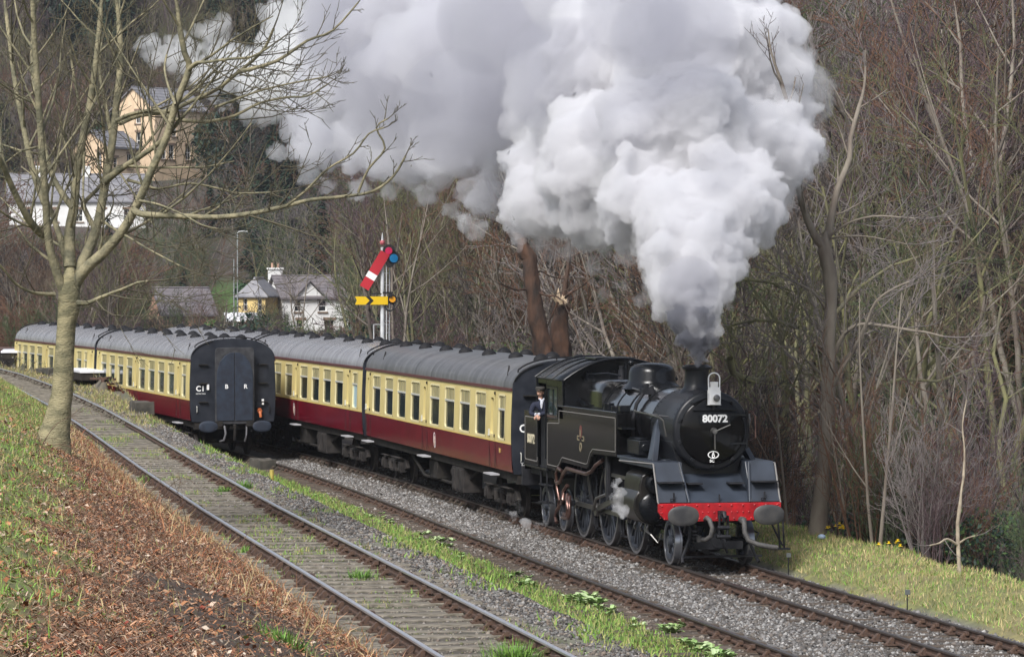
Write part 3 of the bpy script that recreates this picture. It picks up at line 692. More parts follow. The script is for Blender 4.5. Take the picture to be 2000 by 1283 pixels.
def poly_ring(mb, outer, inner, axis, a, b):
    """plate with a hole: outlines of as many points"""
    n = len(outer); o = len(mb.v)
    def P(q, t): return {'x': (t, q[0], q[1]), 'y': (q[0], t, q[1])}[axis]
    for P_, t in ((outer, a), (inner, a), (outer, b), (inner, b)): mb.v += [P(q, t) for q in P_]
    for i in range(n):
        j = (i+1) % n
        mb.f += [(o+i, o+j, o+n+j, o+n+i), (o+2*n+i, o+2*n+j, o+3*n+j, o+3*n+i), (o+i, o+j, o+2*n+j, o+2*n+i), (o+n+i, o+n+j, o+3*n+j, o+3*n+i)]
# frames
fr = MB()
for s in (-1, 1): fr.prism([(-12.5, .75), (-11, .55), (-9.2, .75), (-8.7, .55), (-3.0, .55), (-2.6, .75), (-.4, .80), (-.05, .95), (-.05, 1.30), (-12.5, 1.35)], 'y', s*.60-.02, s*.60+.02)
fr.b2((-12.3, -1.1, 1.2), (-9.9, 1.1, 1.42)); fr.b2((-8.2, -.6, 1.2), (-2.6, .6, 1.75)); fr.b2((-12.62, -1.25, .9), (-12.5, 1.25, 1.35))
fr.build('main_frame', m_iron, loco, 0, .01)
# boiler
b = MB(); b.lathe([(-6.3, .875), (-4.4, .815), (-2.36, .775)], 48, 'x', (0, 0, BP)); m_boil = mat('boiler_black_polished', (.005, .005, .006), rough=.13, spec=.6, coat=.4, col2=(.012, .012, .013), scale=2.2, bump=.03, bscale=1.5); bo = b.build('boiler', m_boil, loco, 50)
bd = MB()
for x, r in ((-2.48, .777), (-3.35, .797), (-4.35, .82), (-5.3, .846), (-6.22, .877)): bd.lathe([(x-.028, r+.0), (x-.028, r+.010), (x+.028, r+.010), (x+.028, r)], 48, 'x', (0, 0, BP), False)
bd.build('boiler_band', m_blk2, bo, 40)
fb = MB(); Pq = []
for i in range(9):
    a = R(90*i/8); Pq.append((.60+.30*math.cos(a)*1.0, 3.20+.32*math.sin(a)))
Pq = Pq + [(-y, z) for y, z in Pq[::-1]]; Pq = Pq + [(-.9, 1.6), (.9, 1.6)]
o_ = len(fb.v); n_ = len(Pq)
for x, k in ((-8.35, 1.0), (-6.55, 1.0), (-6.38, .985), (-6.30, .955)): fb.v += [(x, y*k, BP+(z-BP)*k) for y, z in Pq]
for i in range(3):
    for j in range(n_): fb.f.append((i*n_+j, i*n_+(j+1) % n_, (i+1)*n_+(j+1) % n_, (i+1)*n_+j))
fb.f += [tuple(range(n_)), tuple(3*n_+j for j in range(n_))]
fbo = fb.build('firebox', m_boil, loco, 40)
wp = MB()
for x in (-6.9, -7.5, -8.0):
    for s in (-1, 1): wp.sphere((x, s*.74, 3.46), .035, 8, 6)
wp.build('washout_plug', m_blk2, fbo, 60)
# smokebox, its rivets, door
s_ = MB(); s_.lathe([(-2.38, .79), (-2.36, RS), (-.72, RS), (-.64, .795), (-.60, .77), (-.585, .735), (-.585, .02)], 56, 'x', (0, 0, BP)); sb = s_.build('smokebox', m_sbx, loco, 40)
rv_ = MB()
for x in (-2.30, -2.22, -.74):
    for i in range(44):
        a = 2*math.pi*i/44; rv_.sphere((x, (RS)*math.cos(a), BP+RS*math.sin(a)), .013, 5, 4)
ro_ = rv_.build('rivets', m_sbx, sb, 0); ro_['kind'] = 'stuff'
sa = MB(); sa.prism([(-.62, 1.25), (.62, 1.25), (.62, 1.9), (.78, 2.45), (-.78, 2.45), (-.62, 1.9)], 'x', -2.2, -.85); sa.build('smokebox_saddle', m_sbx, sb, 30, .01)
d_ = MB(); d_.lathe([(-.60, .665), (-.565, .665), (-.548, .64), (-.52, .56), (-.485, .40), (-.462, .22), (-.455, .02)], 56, 'x', (0, 0, BP)); do = d_.build('smokebox_door', m_blk, loco, 60)
hr = MB(); 
hr.b2((-.525, .0, BP-.27), (-.49, .70, BP-.23)); hr.b2((-.53, .08, BP+.30), (-.50, .70, BP+.34))
for z in (-.25, .32): hr.cyl((-.52, .70, BP+z-.09), (-.52, .70, BP+z+.09), .035, n=10)
hr.cyl((-.53, .70, BP-.35), (-.53, .70, BP+.42), .016, n=8); hr.build('door_hinge', m_blk2, do, 30)
dl = MB()
for i in range(10):
    a = R(36*i+18); dl.box((-.575, .70*math.cos(a), BP+.70*math.sin(a)), (.05, .05, .07), Matrix.Rotation(a, 3, 'X'))
dl.build('door_clamp', m_sbx, do, 0, .006)
dh = MB(); dh.cyl((-.46, 0, BP), (-.36, 0, BP), .075, .05, 14); dh.tube([(-.365, 0, BP), (-.355, .12, BP+.05), (-.345, .31, BP+.13)], .014, 7); dh.tube([(-.385, 0, BP), (-.375, 0, BP-.2), (-.365, .0, BP-.36)], .014, 7); dh.build('door_handle', m_rod, do, 40)
hb = MB(); hb.tube([(-.47, -.42, BP+.42), (-.43, -.40, BP+.42), (-.43, .46, BP+.42), (-.47, .48, BP+.42)], .015, 7); hb.build('door_handrail', m_blk2, do, 40)
np_ = MB(); np_.b2((-.50, -.30, BP+.14), (-.44, .34, BP+.35)); npo = np_.build('number_plate', m_blk2, do, 0, .01)
put_text('80072', .20, npo, m_white, (-.436, .02, BP+.245), 'x', bold=.008, sx=1.04)
sp = MB(); q = [(.115*math.cos(a), .075*math.sin(a)) for a in np.linspace(0, 2*math.pi, 24, endpoint=False)]; q2 = [(y*.86, z*.82) for y, z in q]
poly_ring(sp, [(y, z+BP-.47) for y, z in q], [(y, z+BP-.47) for y, z in q2], 'x', -.53, -.478); spo = sp.build('shed_plate', m_white, do, 0)
put_text('6', .085, spo, m_white, (-.49, 0, BP-.445), 'x', bold=.003); put_text('D', .085, spo, m_white, (-.49, 0, BP-.50), 'x', bold=.003); put_text('SC', .08, spo, m_white, (-.515, -.02, BP-.595), 'x', bold=.003)
li = MB(); li.b2((-.56, -.07, BP+.53), (-.46, .07, BP+.56)); li.b2((-.50, -.03, BP+.40), (-.47, .03, BP+.62)); li.build('lamp_bracket', m_blk2, do, 0)
sh_ = MB(); sh_.tube([(-.9, .80, BP+.35), (-.85, .90, BP+.37), (-.72, .93, BP+.28), (-.70, .93, BP-.15), (-.82, .88, BP-.22), (-.9, .80, BP-.22)], .02, 7); sh_.build('side_handrail', m_copper, sb, 40)
# chimney and dome
cm = MB(); cm.lathe([(3.30, .40), (3.43, .335), (3.50, .275), (3.58, .25), (3.80, .238), (3.86, .245), (3.875, .30), (3.915, .305), (3.93, .28), (3.935, .25), (3.955, .235), (3.955, .19), (3.6, .18)], 40, 'z', (-1.74, 0, 0), False); cm.build('chimney', m_sbx, loco, 45)
dm = MB(); dm.lathe([(3.36, .66), (3.42, .60), (3.47, .545), (3.55, .515), (3.72, .50), (3.81, .465), (3.87, .38), (3.905, .23), (3.915, .01)], 40, 'z', (-5.35, 0, 0), False, 1.0, .98); dm.build('dome', m_blk2, loco, 60)
tf = MB()
for s in (-1, 1):
    tf.cyl((-3.62, s*.44, 3.30), (-3.62, s*.50, 3.46), .085, .07, 12); tf.box((-3.62, s*.55, 3.36), (.2, .22, .12)); tf.cyl((-3.62, s*.56, 3.40), (-3.62, s*.58, 3.52), .05, n=10); tf.tube([(-3.62, s*.62, 3.34), (-3.62, s*.78, 3.10), (-3.62, s*.86, 2.75), (-3.62, s*.86, 2.3)], .04, 8)
tf.build('clack_valve', m_iron, bo, 35)
hrl = MB()
for s in (-1, 1):
    hrl.tube([(-3.2, s*.93, 2.98), (-2.9, s*.94, 2.97), (-2.0, s*.94, 2.95), (-1.15, s*.93, 2.92), (-.98, s*.90, 2.86), (-.98, s*.84, 2.55)], .018, 7)
    for x in (-2.9, -2.0, -1.15): hrl.cyl((x, s*.74, 2.93), (x, s*.95, 2.96), .016, n=6)
    hrl.tube([(-6.2, s*.55, 3.36), (-5.9, s*.52, 3.42), (-4.5, s*.5, 3.36)], .02, 6)
hrl.build('boiler_handrail', m_copper if False else m_rod, bo, 40)
for y in (-.16, .16):
    svm = MB(); svm.cyl((-7.35, y, 3.50), (-7.35, y, 3.72), .085, .075, 14); svm.cyl((-7.35, y, 3.72), (-7.35, y, 3.80), .05, .06, 12); svm.build('safety_valve', m_iron, fbo, 40)
wh = MB(); wh.cyl((-8.0, .1, 3.50), (-8.0, .1, 3.86), .035, n=10); wh.tube([(-8.25, -.75, 3.56), (-7.9, -.74, 3.60), (-7.3, -.5, 3.64), (-6.9, -.3, 3.60)], .02, 8); wh.tube([(-8.3, -.92, 3.05), (-8.0, -.95, 3.05), (-7.6, -.95, 3.0), (-7.4, -.95, 2.92)], .025, 7); wh.tube([(-8.3, -.95, 2.98), (-7.9, -1.0, 3.02), (-7.5, -.98, 2.94), (-7.2, -1.0, 2.95)], .018, 7)
wh.sphere((-7.35, .05, 3.86), .06, 10, 8); wh.box((-8.1, -.70, 3.32), (.12, .16, .62)); wh.build('whistle_and_pipes', m_blk2, fbo, 40)
# side tanks
TP = [(-9.97, 1.43), (-8.95, 1.43), (-8.78, 1.47), (-8.52, 1.63), (-8.40, 1.66), (-6.15, 1.63), (-5.95, 1.66), (-5.68, 1.90), (-5.50, 1.98), (-3.43, 2.02), (-3.43, 2.92), (-8.80, 2.88), (-8.80, 2.60), (-9.97, 2.56)]
for s in (-1, 1):
    t_ = MB(); t_.prism(TP, 'y', s*.93, s*1.255); to = t_.build('side_tank', m_blk, loco, 20, .018)
    e = MB(); e.tube([(x, s*1.245, z) for x, z in [(-3.43, 2.925), (-8.80, 2.885)]], .022, 6); e.tube([(-8.80, s*1.245, 2.885), (-8.80, s*1.245, 2.605), (-9.97, s*1.245, 2.565)], .022, 6); e.build('tank_beading', m_blk2, to, 40)
    # lining: a thin band that follows the panel
    off = .10; LP = [(-9.87, 1.53), (-8.93, 1.53), (-8.74, 1.57), (-8.47, 1.73), (-8.36, 1.76), (-6.17, 1.73), (-6.02, 1.75), (-5.75, 1.99), (-5.53, 2.08), (-3.53, 2.12), (-3.53, 2.82), (-8.70, 2.78), (-8.70, 2.50), (-9.87, 2.46)]
    ln = MB(); k = len(LP)
    for i in range(k):
        a, c = Vector((LP[i][0], 0, LP[i][1])), Vector((LP[(i+1) % k][0], 0, LP[(i+1) % k][1])); dd = (c-a).normalized(); nn = Vector((-dd.z, 0, dd.x))*.0085
        ln.add([(p.x, s*1.2605, p.z) for p in (a-nn-dd*.01, c-nn+dd*.01, c+nn+dd*.01, a+nn-dd*.01)] + [(p.x, s*1.25, p.z) for p in (a-nn, c-nn, c+nn, a+nn)], [(0, 1, 2, 3), (0, 1, 5, 4), (2, 3, 7, 6)])
    ln.build('lining', m_line, to, 0)
    if s < 0:
        cx, cz = -6.62, 2.24; em = MB()
        q = [(cx+.105*math.cos(a), cz+.155+.145*math.sin(a)) for a in np.linspace(0, 2*math.pi, 20, endpoint=False)]; em.prism(q, 'y', -1.264, -1.25); eo = em.build('tank_crest', mat('crest_red', (.12, .035, .03), rough=.5), to, 0)
        cw = MB(); q = [(cx+.10*math.cos(a), cz-.17+.10*math.sin(a)) for a in np.linspace(0, 2*math.pi, 20, endpoint=False)]; q2 = [(cx+(x-cx)*.62, cz-.17+(z-cz+.17)*.62) for x, z in q]; poly_ring(cw, q, q2, 'y', -1.266, -1.25)
        for z in (.06, -.02): 
            for dx in (-1, 1): cw.b2((cx+dx*.12, -1.265, cz+z-.014), (cx+dx*.30, -1.25, cz+z+.014))
        for dx in (-.30, .30): cw.b2((cx+dx-.013, -1.265, cz-.03), (cx+dx+.013, -1.25, cz+.07))
        cw.b2((cx-.05, -1.268, cz+.06), (cx+.05, -1.25, cz+.20)); cw.build('crest_wheel', mat('crest_gold', (.20, .17, .11), rough=.5), eo, 0)
# tank front equipment: ejector, lubricator, sandbox, steps
for s in (-1, 1):
    g_ = MB(); g_.b2((-3.1, s*.86, 2.12), (-2.1, s*1.12, 2.42)); g_.cyl((-2.1, s*.99, 2.27), (-2.04, s*.99, 2.27), .085, n=16); g_.b2((-3.0, s*.9, 2.42), (-2.2, s*1.08, 2.46)); g_.build('lubricator', m_blk2, loco, 30, .02)
    stp = MB(); stp.b2((-3.42, s*.95, 2.60), (-3.05, s*1.24, 2.635)); stp.build('tank_step', m_blk2, loco, 0)
    sv_ = MB(); sv_.box((-4.4, s*.98, 2.93), (1.3, .2, .05)); sv_.cyl((-4.9, s*1.05, 2.92), (-4.9, s*1.05, 3.08), .11, n=12); sv_.cyl((-4.2, s*1.05, 2.92), (-4.2, s*1.05, 3.05), .12, n=12); sv_.box((-3.8, s*1.0, 3.0), (.2, .22, .14)); sv_.build('tank_filler', m_blk2, loco, 30, .012)
# running plate, front apron
for s in (-1, 1):
    rp = MB(); rp.b2((-3.40, s*.66, 2.01), (-.50, s*1.25, 2.06)); rp.b2((-3.2, s*1.225, 1.93), (-.50, s*1.25, 2.01)); rpo = rp.build('running_plate', m_apron, loco, 0, .01)
    vl = MB(); path = [(-3.2, s*1.252, 1.96), (-.50, s*1.252, 2.03), (-.42, s*1.252, 2.03), (-.06, s*1.252, 1.30), (.0, s*1.252, 1.27)]; vl.tube(path, .016, 5); vl.build('lining', m_line, rpo, 40)
    st = MB(); st.tube([(-1.15, s*.80, 2.06), (-1.15, s*.80, 2.08)], .1, 6)
    st.add([(-1.55, s*1.08, 2.06), (-1.18, s*1.08, 2.06), (-1.18, s*.96, 2.06), (-1.55, s*.96, 2.06), (-2.15, s*.80, 2.72), (-1.85, s*.80, 2.86), (-1.85, s*.70, 2.86), (-2.15, s*.70, 2.72)], [(0, 1, 5, 4), (1, 2, 6, 5), (2, 3, 7, 6), (3, 0, 4, 7), (4, 5, 6, 7), (0, 1, 2, 3)])
    st.build('steam_pipe', m_apron, loco, 0, .03)
ap = MB()
for y0, y1 in ((-1.25, -.66), (.66, 1.25)):
    ap.add([(-.50, y0, 2.055), (-.50, y1, 2.055), (-.04, y1, 1.285), (-.04, y0, 1.285), (-.56, y0, 2.055), (-.56, y1, 2.055), (-.10, y1, 1.285), (-.10, y0, 1.285)], [(0, 1, 2, 3), (4, 5, 6, 7), (0, 1, 5, 4), (1, 2, 6, 5), (2, 3, 7, 6), (3, 0, 4, 7)])
ap.add([(-1.05, -.66, 1.93), (-1.05, .66, 1.93), (-.045, .66, 1.282), (-.045, -.66, 1.282), (-1.05, -.66, 1.89), (-1.05, .66, 1.89), (-.10, .66, 1.25), (-.10, -.66, 1.25)], [(0, 1, 2, 3), (4, 5, 6, 7), (0, 1, 5, 4), (2, 3, 7, 6)])
for y0 in (-.66, .66): ap.prism([(-1.05, 1.90), (-.045, 1.275), (-.50, 2.052), (-1.05, 2.052)], 'y', y0-.008, y0+.008)
apo = ap.build('front_apron', m_apron, loco, 0, .012)
for s in (-1, 1):
    gs = MB(); gs.add([(-.58, s*.70, 2.07), (-.12, s*.60, 1.285), (.0, s*.60, 1.29), (-.42, s*.70, 2.06), (-.58, s*.73, 2.07), (-.12, s*.64, 1.285), (.0, s*.64, 1.29), (-.42, s*.73, 2.06)], [(0, 1, 2, 3), (4, 5, 6, 7), (0, 1, 5, 4), (1, 2, 6, 5), (2, 3, 7, 6), (3, 0, 4, 7)]); gs.build('apron_gusset', m_apron, apo, 0, .006)
    sf = MB(); sf.b2((-.28, s*.70, 1.66), (-.06, s*1.22, 1.69)); sf.b2((-.55, s*.28, 1.62), (-.25, s*.58, 1.65)); sf.build('front_step', m_iron, apo, 0, .006)
    lb = MB(); lb.b2((-.06, s*.93-.015, 1.28), (-.03, s*.93+.015, 1.48)); lb.tube([(-.02, s*.93-.07, 1.29), (-.02, s*.93-.07, 1.36), (-.02, s*.93+.02, 1.36)], .012, 6); lb.build('lamp_iron', m_iron, apo, 0)
lc = MB(); lc.b2((-.06, -.012, 1.28), (-.03, .012, 1.44)); lc.build('lamp_iron', m_iron, apo, 0)
# buffer beam
bb = MB(); bb.prism([(-1.26, 1.27), (1.26, 1.27), (1.26, 1.10), (1.13, .95), (.5, .91), (-.5, .91), (-1.13, .95), (-1.26, 1.10)], 'x', -.06, 0.0); bbo = bb.build('buffer_beam', m_red, loco, 0, .01)
rv2 = MB()
for i in range(21):
    y = -1.18+i*.118
    if i % 2 == 0: rv2.sphere((.002, y, 1.225), .022, 6, 4)
    if abs(abs(y)-.87) > .25: rv2.sphere((.002, y+.05, .965+.0*i), .020, 6, 4); rv2.sphere((.002, y, 1.09), .018, 6, 4)
for s in (-1, 1):
    for q in range(6): rv2.sphere((.002, s*1.215, 1.24-q*.05), .012, 6, 4)
r2o = rv2.build('rivets', m_red, bbo, 0); r2o['kind'] = 'stuff'
for s in (-1, 1): oval_buffer(loco, 0, s*.87, 1.055, 1, .315, .20, m_bufface, .46); oval_buffer(loco, -12.62, s*.87, 1.055, -1, .315, .20, m_bufface, .46)
hk = MB(); hk.b2((0, -.05, .98), (.22, .05, 1.12)); hk.tube([(.20, 0, 1.06), (.33, 0, 1.10), (.36, 0, 1.02), (.30, 0, .93)], .04, 8)
for s in (-1, 1): hk.tube([(.27, s*.085, 1.04), (.25, s*.085, .80), (.24, s*.085, .62)], .025, 7)
hk.cyl((.25, -.12, .80), (.25, .12, .80), .045, n=10); hk.cyl((.24, -.14, .62), (.24, .14, .62), .04, n=10); hk.tube([(.24, -.06, .62), (.20, .05, .40), (.10, .12, .30)], .025, 7); hk.build('coupling', m_iron, loco, 40)
m_hose = mat('hose_grey2', (.045, .045, .048), rough=.7, col2=(.08, .075, .07), scale=20)
v1 = MB(); v1.tube([(0, -.30, .95), (.12, -.30, .99), (.24, -.28, .95), (.30, -.24, .80), (.27, -.26, .64), (.18, -.34, .56), (.10, -.46, .57)], .048, 10); v1.cyl((.12, -.46, .52), (.12, -.46, .64), .05, n=10); v1.build('vacuum_hose', m_hose, loco, 60)
v2 = MB(); v2.cyl((.0, .44, .93), (.14, .44, .93), .07, n=12); v2.tube([(.10, .44, .95), (.20, .44, .88), (.24, .44, .70), (.28, .50, .55), (.36, .66, .47), (.42, .90, .42), (.40, 1.06, .40)], .052, 10); v2.build('steam_hose', m_hose, loco, 60)
# pony truck, guard irons
pt = MB(); pt.b2((-1.6, -.5, .35), (-.1, .5, .5)); pt.b2((-.35, -.85, .17), (-.28, .95, .21)); pt.cyl((-.45, 0, .45), (-.1, 0, .52), .19, .15, 14)
for s in (-1, 1): pt.tube([(-.2, s*.55, .9), (-.1, s*.60, .55), (-.05, s*.75, .2), (.06, s*.78, .10)], .035, 6)
pt.cyl((-.3, -.45, .75), (-.3, -.45, .3), .075, n=12)
for q in range(6): pt.cyl((-.22, -.47, .34+q*.07), (-.22, -.47, .37+q*.07), .10, n=12)
pt.build('pony_truck', m_iron, loco, 30)
sp2 = MB(); sp2.tube([(-.2, 1.08, .92), (-.05, 1.22, .55), (-.02, 1.30, .40)], .022, 6); sp2.tube([(-.04, 1.30, .98), (-.02, 1.33, .36)], .022, 6); sp2.tube([(-.04, 1.20, .98), (-.02, 1.24, .36)], .022, 6); sp2.b2((-.12, 1.15, .33), (.10, 1.42, .36)); sp2.build('hanging_step', m_iron, loco, 30)
# wheels
def wheel(x, y, r, nsp, name, crank=None, bal=None, wid=.14):
    s = 1 if y > 0 else -1
    W = thing_part('wheel' if name is None else name, loco, (x, y, r))
    ty = MB(); ty.lathe([(-s*.055, r+.028), (-s*.03, r+.026), (-s*.022, r), (s*.085, r-.006), (s*.085, r-.055), (-s*.055, r-.055)], 44, 'y', (0, 0, 0), False)
    ty.f += [(i, (i+1) % 44, 5*44+(i+1) % 44, 5*44+i) for i in range(44)]; ty.build('tyre', m_tyre, W, 40)
    rm = MB(); rm.lathe([(s*.078, r-.056), (s*.078, r-.115), (-s*.045, r-.115), (-s*.045, r-.056)], 44, 'y', (0, 0, 0), False); rm.f += [(i, (i+1) % 44, 3*44+(i+1) % 44, 3*44+i) for i in range(44)]
    for i in range(nsp):
        a = 2*math.pi*(i+.5)/nsp; c, q = math.cos(a), math.sin(a)
        rm.tube([(c*.13, s*.02, q*.13), (c*(r-.11), s*.015, q*(r-.11))], [.042, .03], 6, False)
    hb_ = .19 if r > .6 else .13
    rm.cyl((0, -s*.05, 0), (0, s*.11, 0), hb_, hb_*.9, 20); rm.cyl((0, s*.10, 0), (0, s*.125, 0), .085, n=14)
    if crank is not None: c, q = math.cos(crank), math.sin(crank); rm.cyl((c*.355, -s*.04, q*.355), (c*.355, s*.11, q*.355), .15, .135, 16); rm.cyl((c*.355, s*.1, q*.355), (c*.355, s*.26, q*.355), .06, n=12)
    rm.build('wheel_centre', m_wheel, W, 35)
    if bal is not None:
        P = [((r-.11)*math.cos(bal+a), (r-.11)*math.sin(bal+a)) for a in np.linspace(-.62, .62, 12)] + [((r-.33)*math.cos(bal+a), (r-.33)*math.sin(bal+a)) for a in np.linspace(.5, -.5, 6)]
        bw = MB(); bw.prism(P, 'y', s*.03, s*.085); bw.build('balance_weight', m_wheel, W, 20, .008)
    return W
CR = R(200)
DX = (-3.54, -5.88, -8.22)
for x in DX:
    for s in (-1, 1): wheel(x, s*.735, .865, 17, 'driving_wheel', CR if s < 0 else CR-math.pi/2, (CR if s < 0 else CR-math.pi/2)+math.pi)
for s in (-1, 1):
    wheel(-.80, s*.735, .457, 9, 'pony_wheel')
    for x in (-10.15, -11.95): wheel(x, s*.735, .457, 9, 'bogie_wheel')
ax = MB()
for x, r in [(q, .865) for q in DX]+[(-.80, .457), (-10.15, .457), (-11.95, .457)]: ax.cyl((x, -.72, r), (x, .72, r), .09, n=12)
ax.build('axles', m_iron, loco, 40)
# cylinders and motion
for s in (-1, 1):
    cy = MB(); cy.lathe([(-2.72, .37), (-2.72, .395), (-1.50, .395), (-1.48, .37)], 32, 'y' if False else 'x', (0, s*.99, 1.15)); cyo = cy.build('cylinder', m_cyl, loco, 35)
    cl = MB(); cl.prism([(s*.62, .78), (s*1.02, .74), (s*1.24, .86), (s*1.27, 1.10), (s*1.27, 1.55), (s*1.22, 1.74), (s*1.08, 1.82), (s*.62, 1.82)], 'x', -2.74, -1.46); cl.build('cylinder_cladding', m_cyl, cyo, 25, .03)
    cv = MB()
    cv.lathe([(-1.47, .30), (-1.40, .30), (-1.36, .26), (-1.34, .1), (-1.34, .01)], 24, 'x', (0, s*.98, 1.10)); cv.lathe([(-1.47, .20), (-1.22, .20), (-1.18, .16), (-1.17, .01)], 20, 'x', (0, s*.96, 1.58)); cv.cyl((-1.2, s*.96, 1.58), (-.98, s*.96, 1.58), .05, n=10)
    for i in range(10): a = 2*math.pi*i/10; cv.cyl((-1.46, s*.98+.26*math.cos(a), 1.10+.26*math.sin(a)), (-1.36, s*.98+.26*math.cos(a), 1.10+.26*math.sin(a)), .02, n=6)
    cv.build('cylinder_cover', m_blk2, cyo, 40)
    dr = MB()
    for x in (-2.6, -2.1, -1.6): dr.tube([(x, s*1.02, .78), (x, s*1.08, .66), (x+.15, s*1.1, .60)], .025, 7)
    dr.tube([(-1.6, s*1.1, .62), (-1.1, s*1.12, .58), (-1.0, s*1.0, .42), (-.95, s*.95, .60)], .02, 6); dr.build('drain_cock', m_rod, cyo, 40)
    sb_ = MB(); sb_.b2((-4.55, s*.93, 1.27), (-2.74, s*1.03, 1.33)); sb_.b2((-4.55, s*.93, .97), (-2.74, s*1.03, 1.03)); sb_.build('slide_bar', m_rod, loco, 0, .006)
    xh = MB(); xh.b2((-4.35, s*.91, 1.02), (-3.95, s*1.06, 1.28)); xh.cyl((-4.0, s*.98, 1.15), (-2.74, s*.98, 1.15), .045, n=10); xh.cyl((-4.15, s*.9, 1.15), (-4.15, s*1.13, 1.15), .07, n=12); xh.build('crosshead', m_rod, loco, 30, .01)
    br = MB(); br.b2((-4.75, s*.7, 1.05), (-4.62, s*1.16, 1.98)); br.b2((-5.1, s*1.02, 1.35), (-4.62, s*1.10, 1.98)); br.build('motion_bracket', m_iron, loco, 0, .01)
    cr = CR if s < 0 else CR-math.pi/2; dx, dz = .355*math.cos(cr), .355*math.sin(cr)
    rd = MB(); p = [Vector((x+dx, s*.90, .865+dz)) for x in DX]
    for a, c in ((p[0], p[1]), (p[1], p[2])): rd.box((a+c)/2, ((c-a).length, .045, .10))
    for q in p: rd.cyl(q+Vector((0, -.03, 0)), q+Vector((0, .03, 0)), .12, n=16)
    rd.build('coupling_rod', m_rod, loco, 30, .006)
    a, c = Vector((-4.15, s*1.0, 1.15)), p[1]+Vector((0, s*.10, 0)); cn = MB(); dv = c-a; cn.box((a+c)/2, (dv.length, .05, .12), dv.to_track_quat('X', 'Z').to_matrix()); cn.cyl(c+Vector((0, -.04, 0)), c+Vector((0, .04, 0)), .14, n=16); cn.build('connecting_rod', m_rod, loco, 30, .006)
    vg = MB(); vg.tube([(-4.95, s*1.06, 1.75), (-5.0, s*1.08, 1.45), (-4.95, s*1.06, 1.1)], .05, 8); vg.box((-4.0, s*1.05, 1.58), (1.9, .04, .07)); vg.tube([c+Vector((0, s*.08, 0)), (-5.75, s*1.12, 1.02), (-5.0, s*1.08, 1.15)], .035, 8); vg.tube([(-2.9, s*1.02, 1.62), (-2.95, s*1.06, 1.2), (-3.0, s*1.08, .95), (-4.1, s*1.1, .95)], .028, 7); vg.build('valve_gear', m_rod, loco, 40)
    bk = MB()
    for x in DX: bk.b2((x+.90, s*.70, .35), (x+1.0, s*.8, .95)); bk.tube([(x+1.05, s*.74, 1.2), (x+1.02, s*.74, .3)], .025, 6)
    bk.b2((-9.1, s*.66, .24), (-2.7, s*.72, .29)); bk.build('brake_gear', m_iron, loco, 0)
    sbx = MB(); sbx.b2((-7.15, s*.8, 1.45), (-6.95, s*1.15, 1.62)); sbx.tube([(-7.05, s*.95, 1.45), (-7.1, s*.85, .9), (-7.25, s*.75, .25)], .025, 6); sbx.build('sandbox', m_iron, loco, 0)
    ij = MB(); cpp = []
    ij.tube([(-5.15, s*1.13, 1.86), (-5.45, s*1.20, 1.74), (-5.65, s*1.24, 1.60), (-6.1, s*1.26, 1.52), (-7.9, s*1.26, 1.54), (-8.3, s*1.26, 1.38), (-8.55, s*1.26, 1.20), (-8.9, s*1.25, 1.16), (-9.15, s*1.22, 1.20)], .045, 8)
    ij.tube([(-8.5, s*1.24, 1.45), (-8.75, s*1.26, 1.50), (-8.95, s*1.26, 1.38), (-8.95, s*1.24, 1.05), (-8.7, s*1.24, .8), (-8.9, s*1.22, .6)], .04, 8)
    ij.tube([(-8.1, s*1.2, .95), (-7.9, s*1.26, .85), (-7.75, s*1.27, .65), (-7.9, s*1.26, .5), (-8.3, s*1.24, .52)], .042, 8); ij.tube([(-7.9, s*1.2, .92), (-7.65, s*1.26, .78), (-7.6, s*1.27, .60), (-7.8, s*1.26, .45), (-8.5, s*1.22, .42)], .042, 8)
    ij.tube([(-8.6, s*1.2, .75), (-9.0, s*1.24, .55), (-9.15, s*1.24, .40), (-9.0, s*1.24, .28)], .04, 8); ij.tube([(-8.2, s*1.18, 1.15), (-8.4, s*1.22, 1.0), (-8.3, s*1.24, .85), (-8.6, s*1.22, .72)], .05, 8)
    ij.build('injector_pipes', m_copper, loco, 60)
    iv = MB(); iv.cyl((-8.6, s*1.16, .55), (-8.6, s*1.16, 1.0), .085, n=12); iv.cyl((-8.3, s*1.14, .6), (-8.3, s*1.14, .9), .07, n=12); iv.box((-8.45, s*1.1, .75), (.6, .12, .12)); iv.build('injector', m_iron, loco, 30, .01)
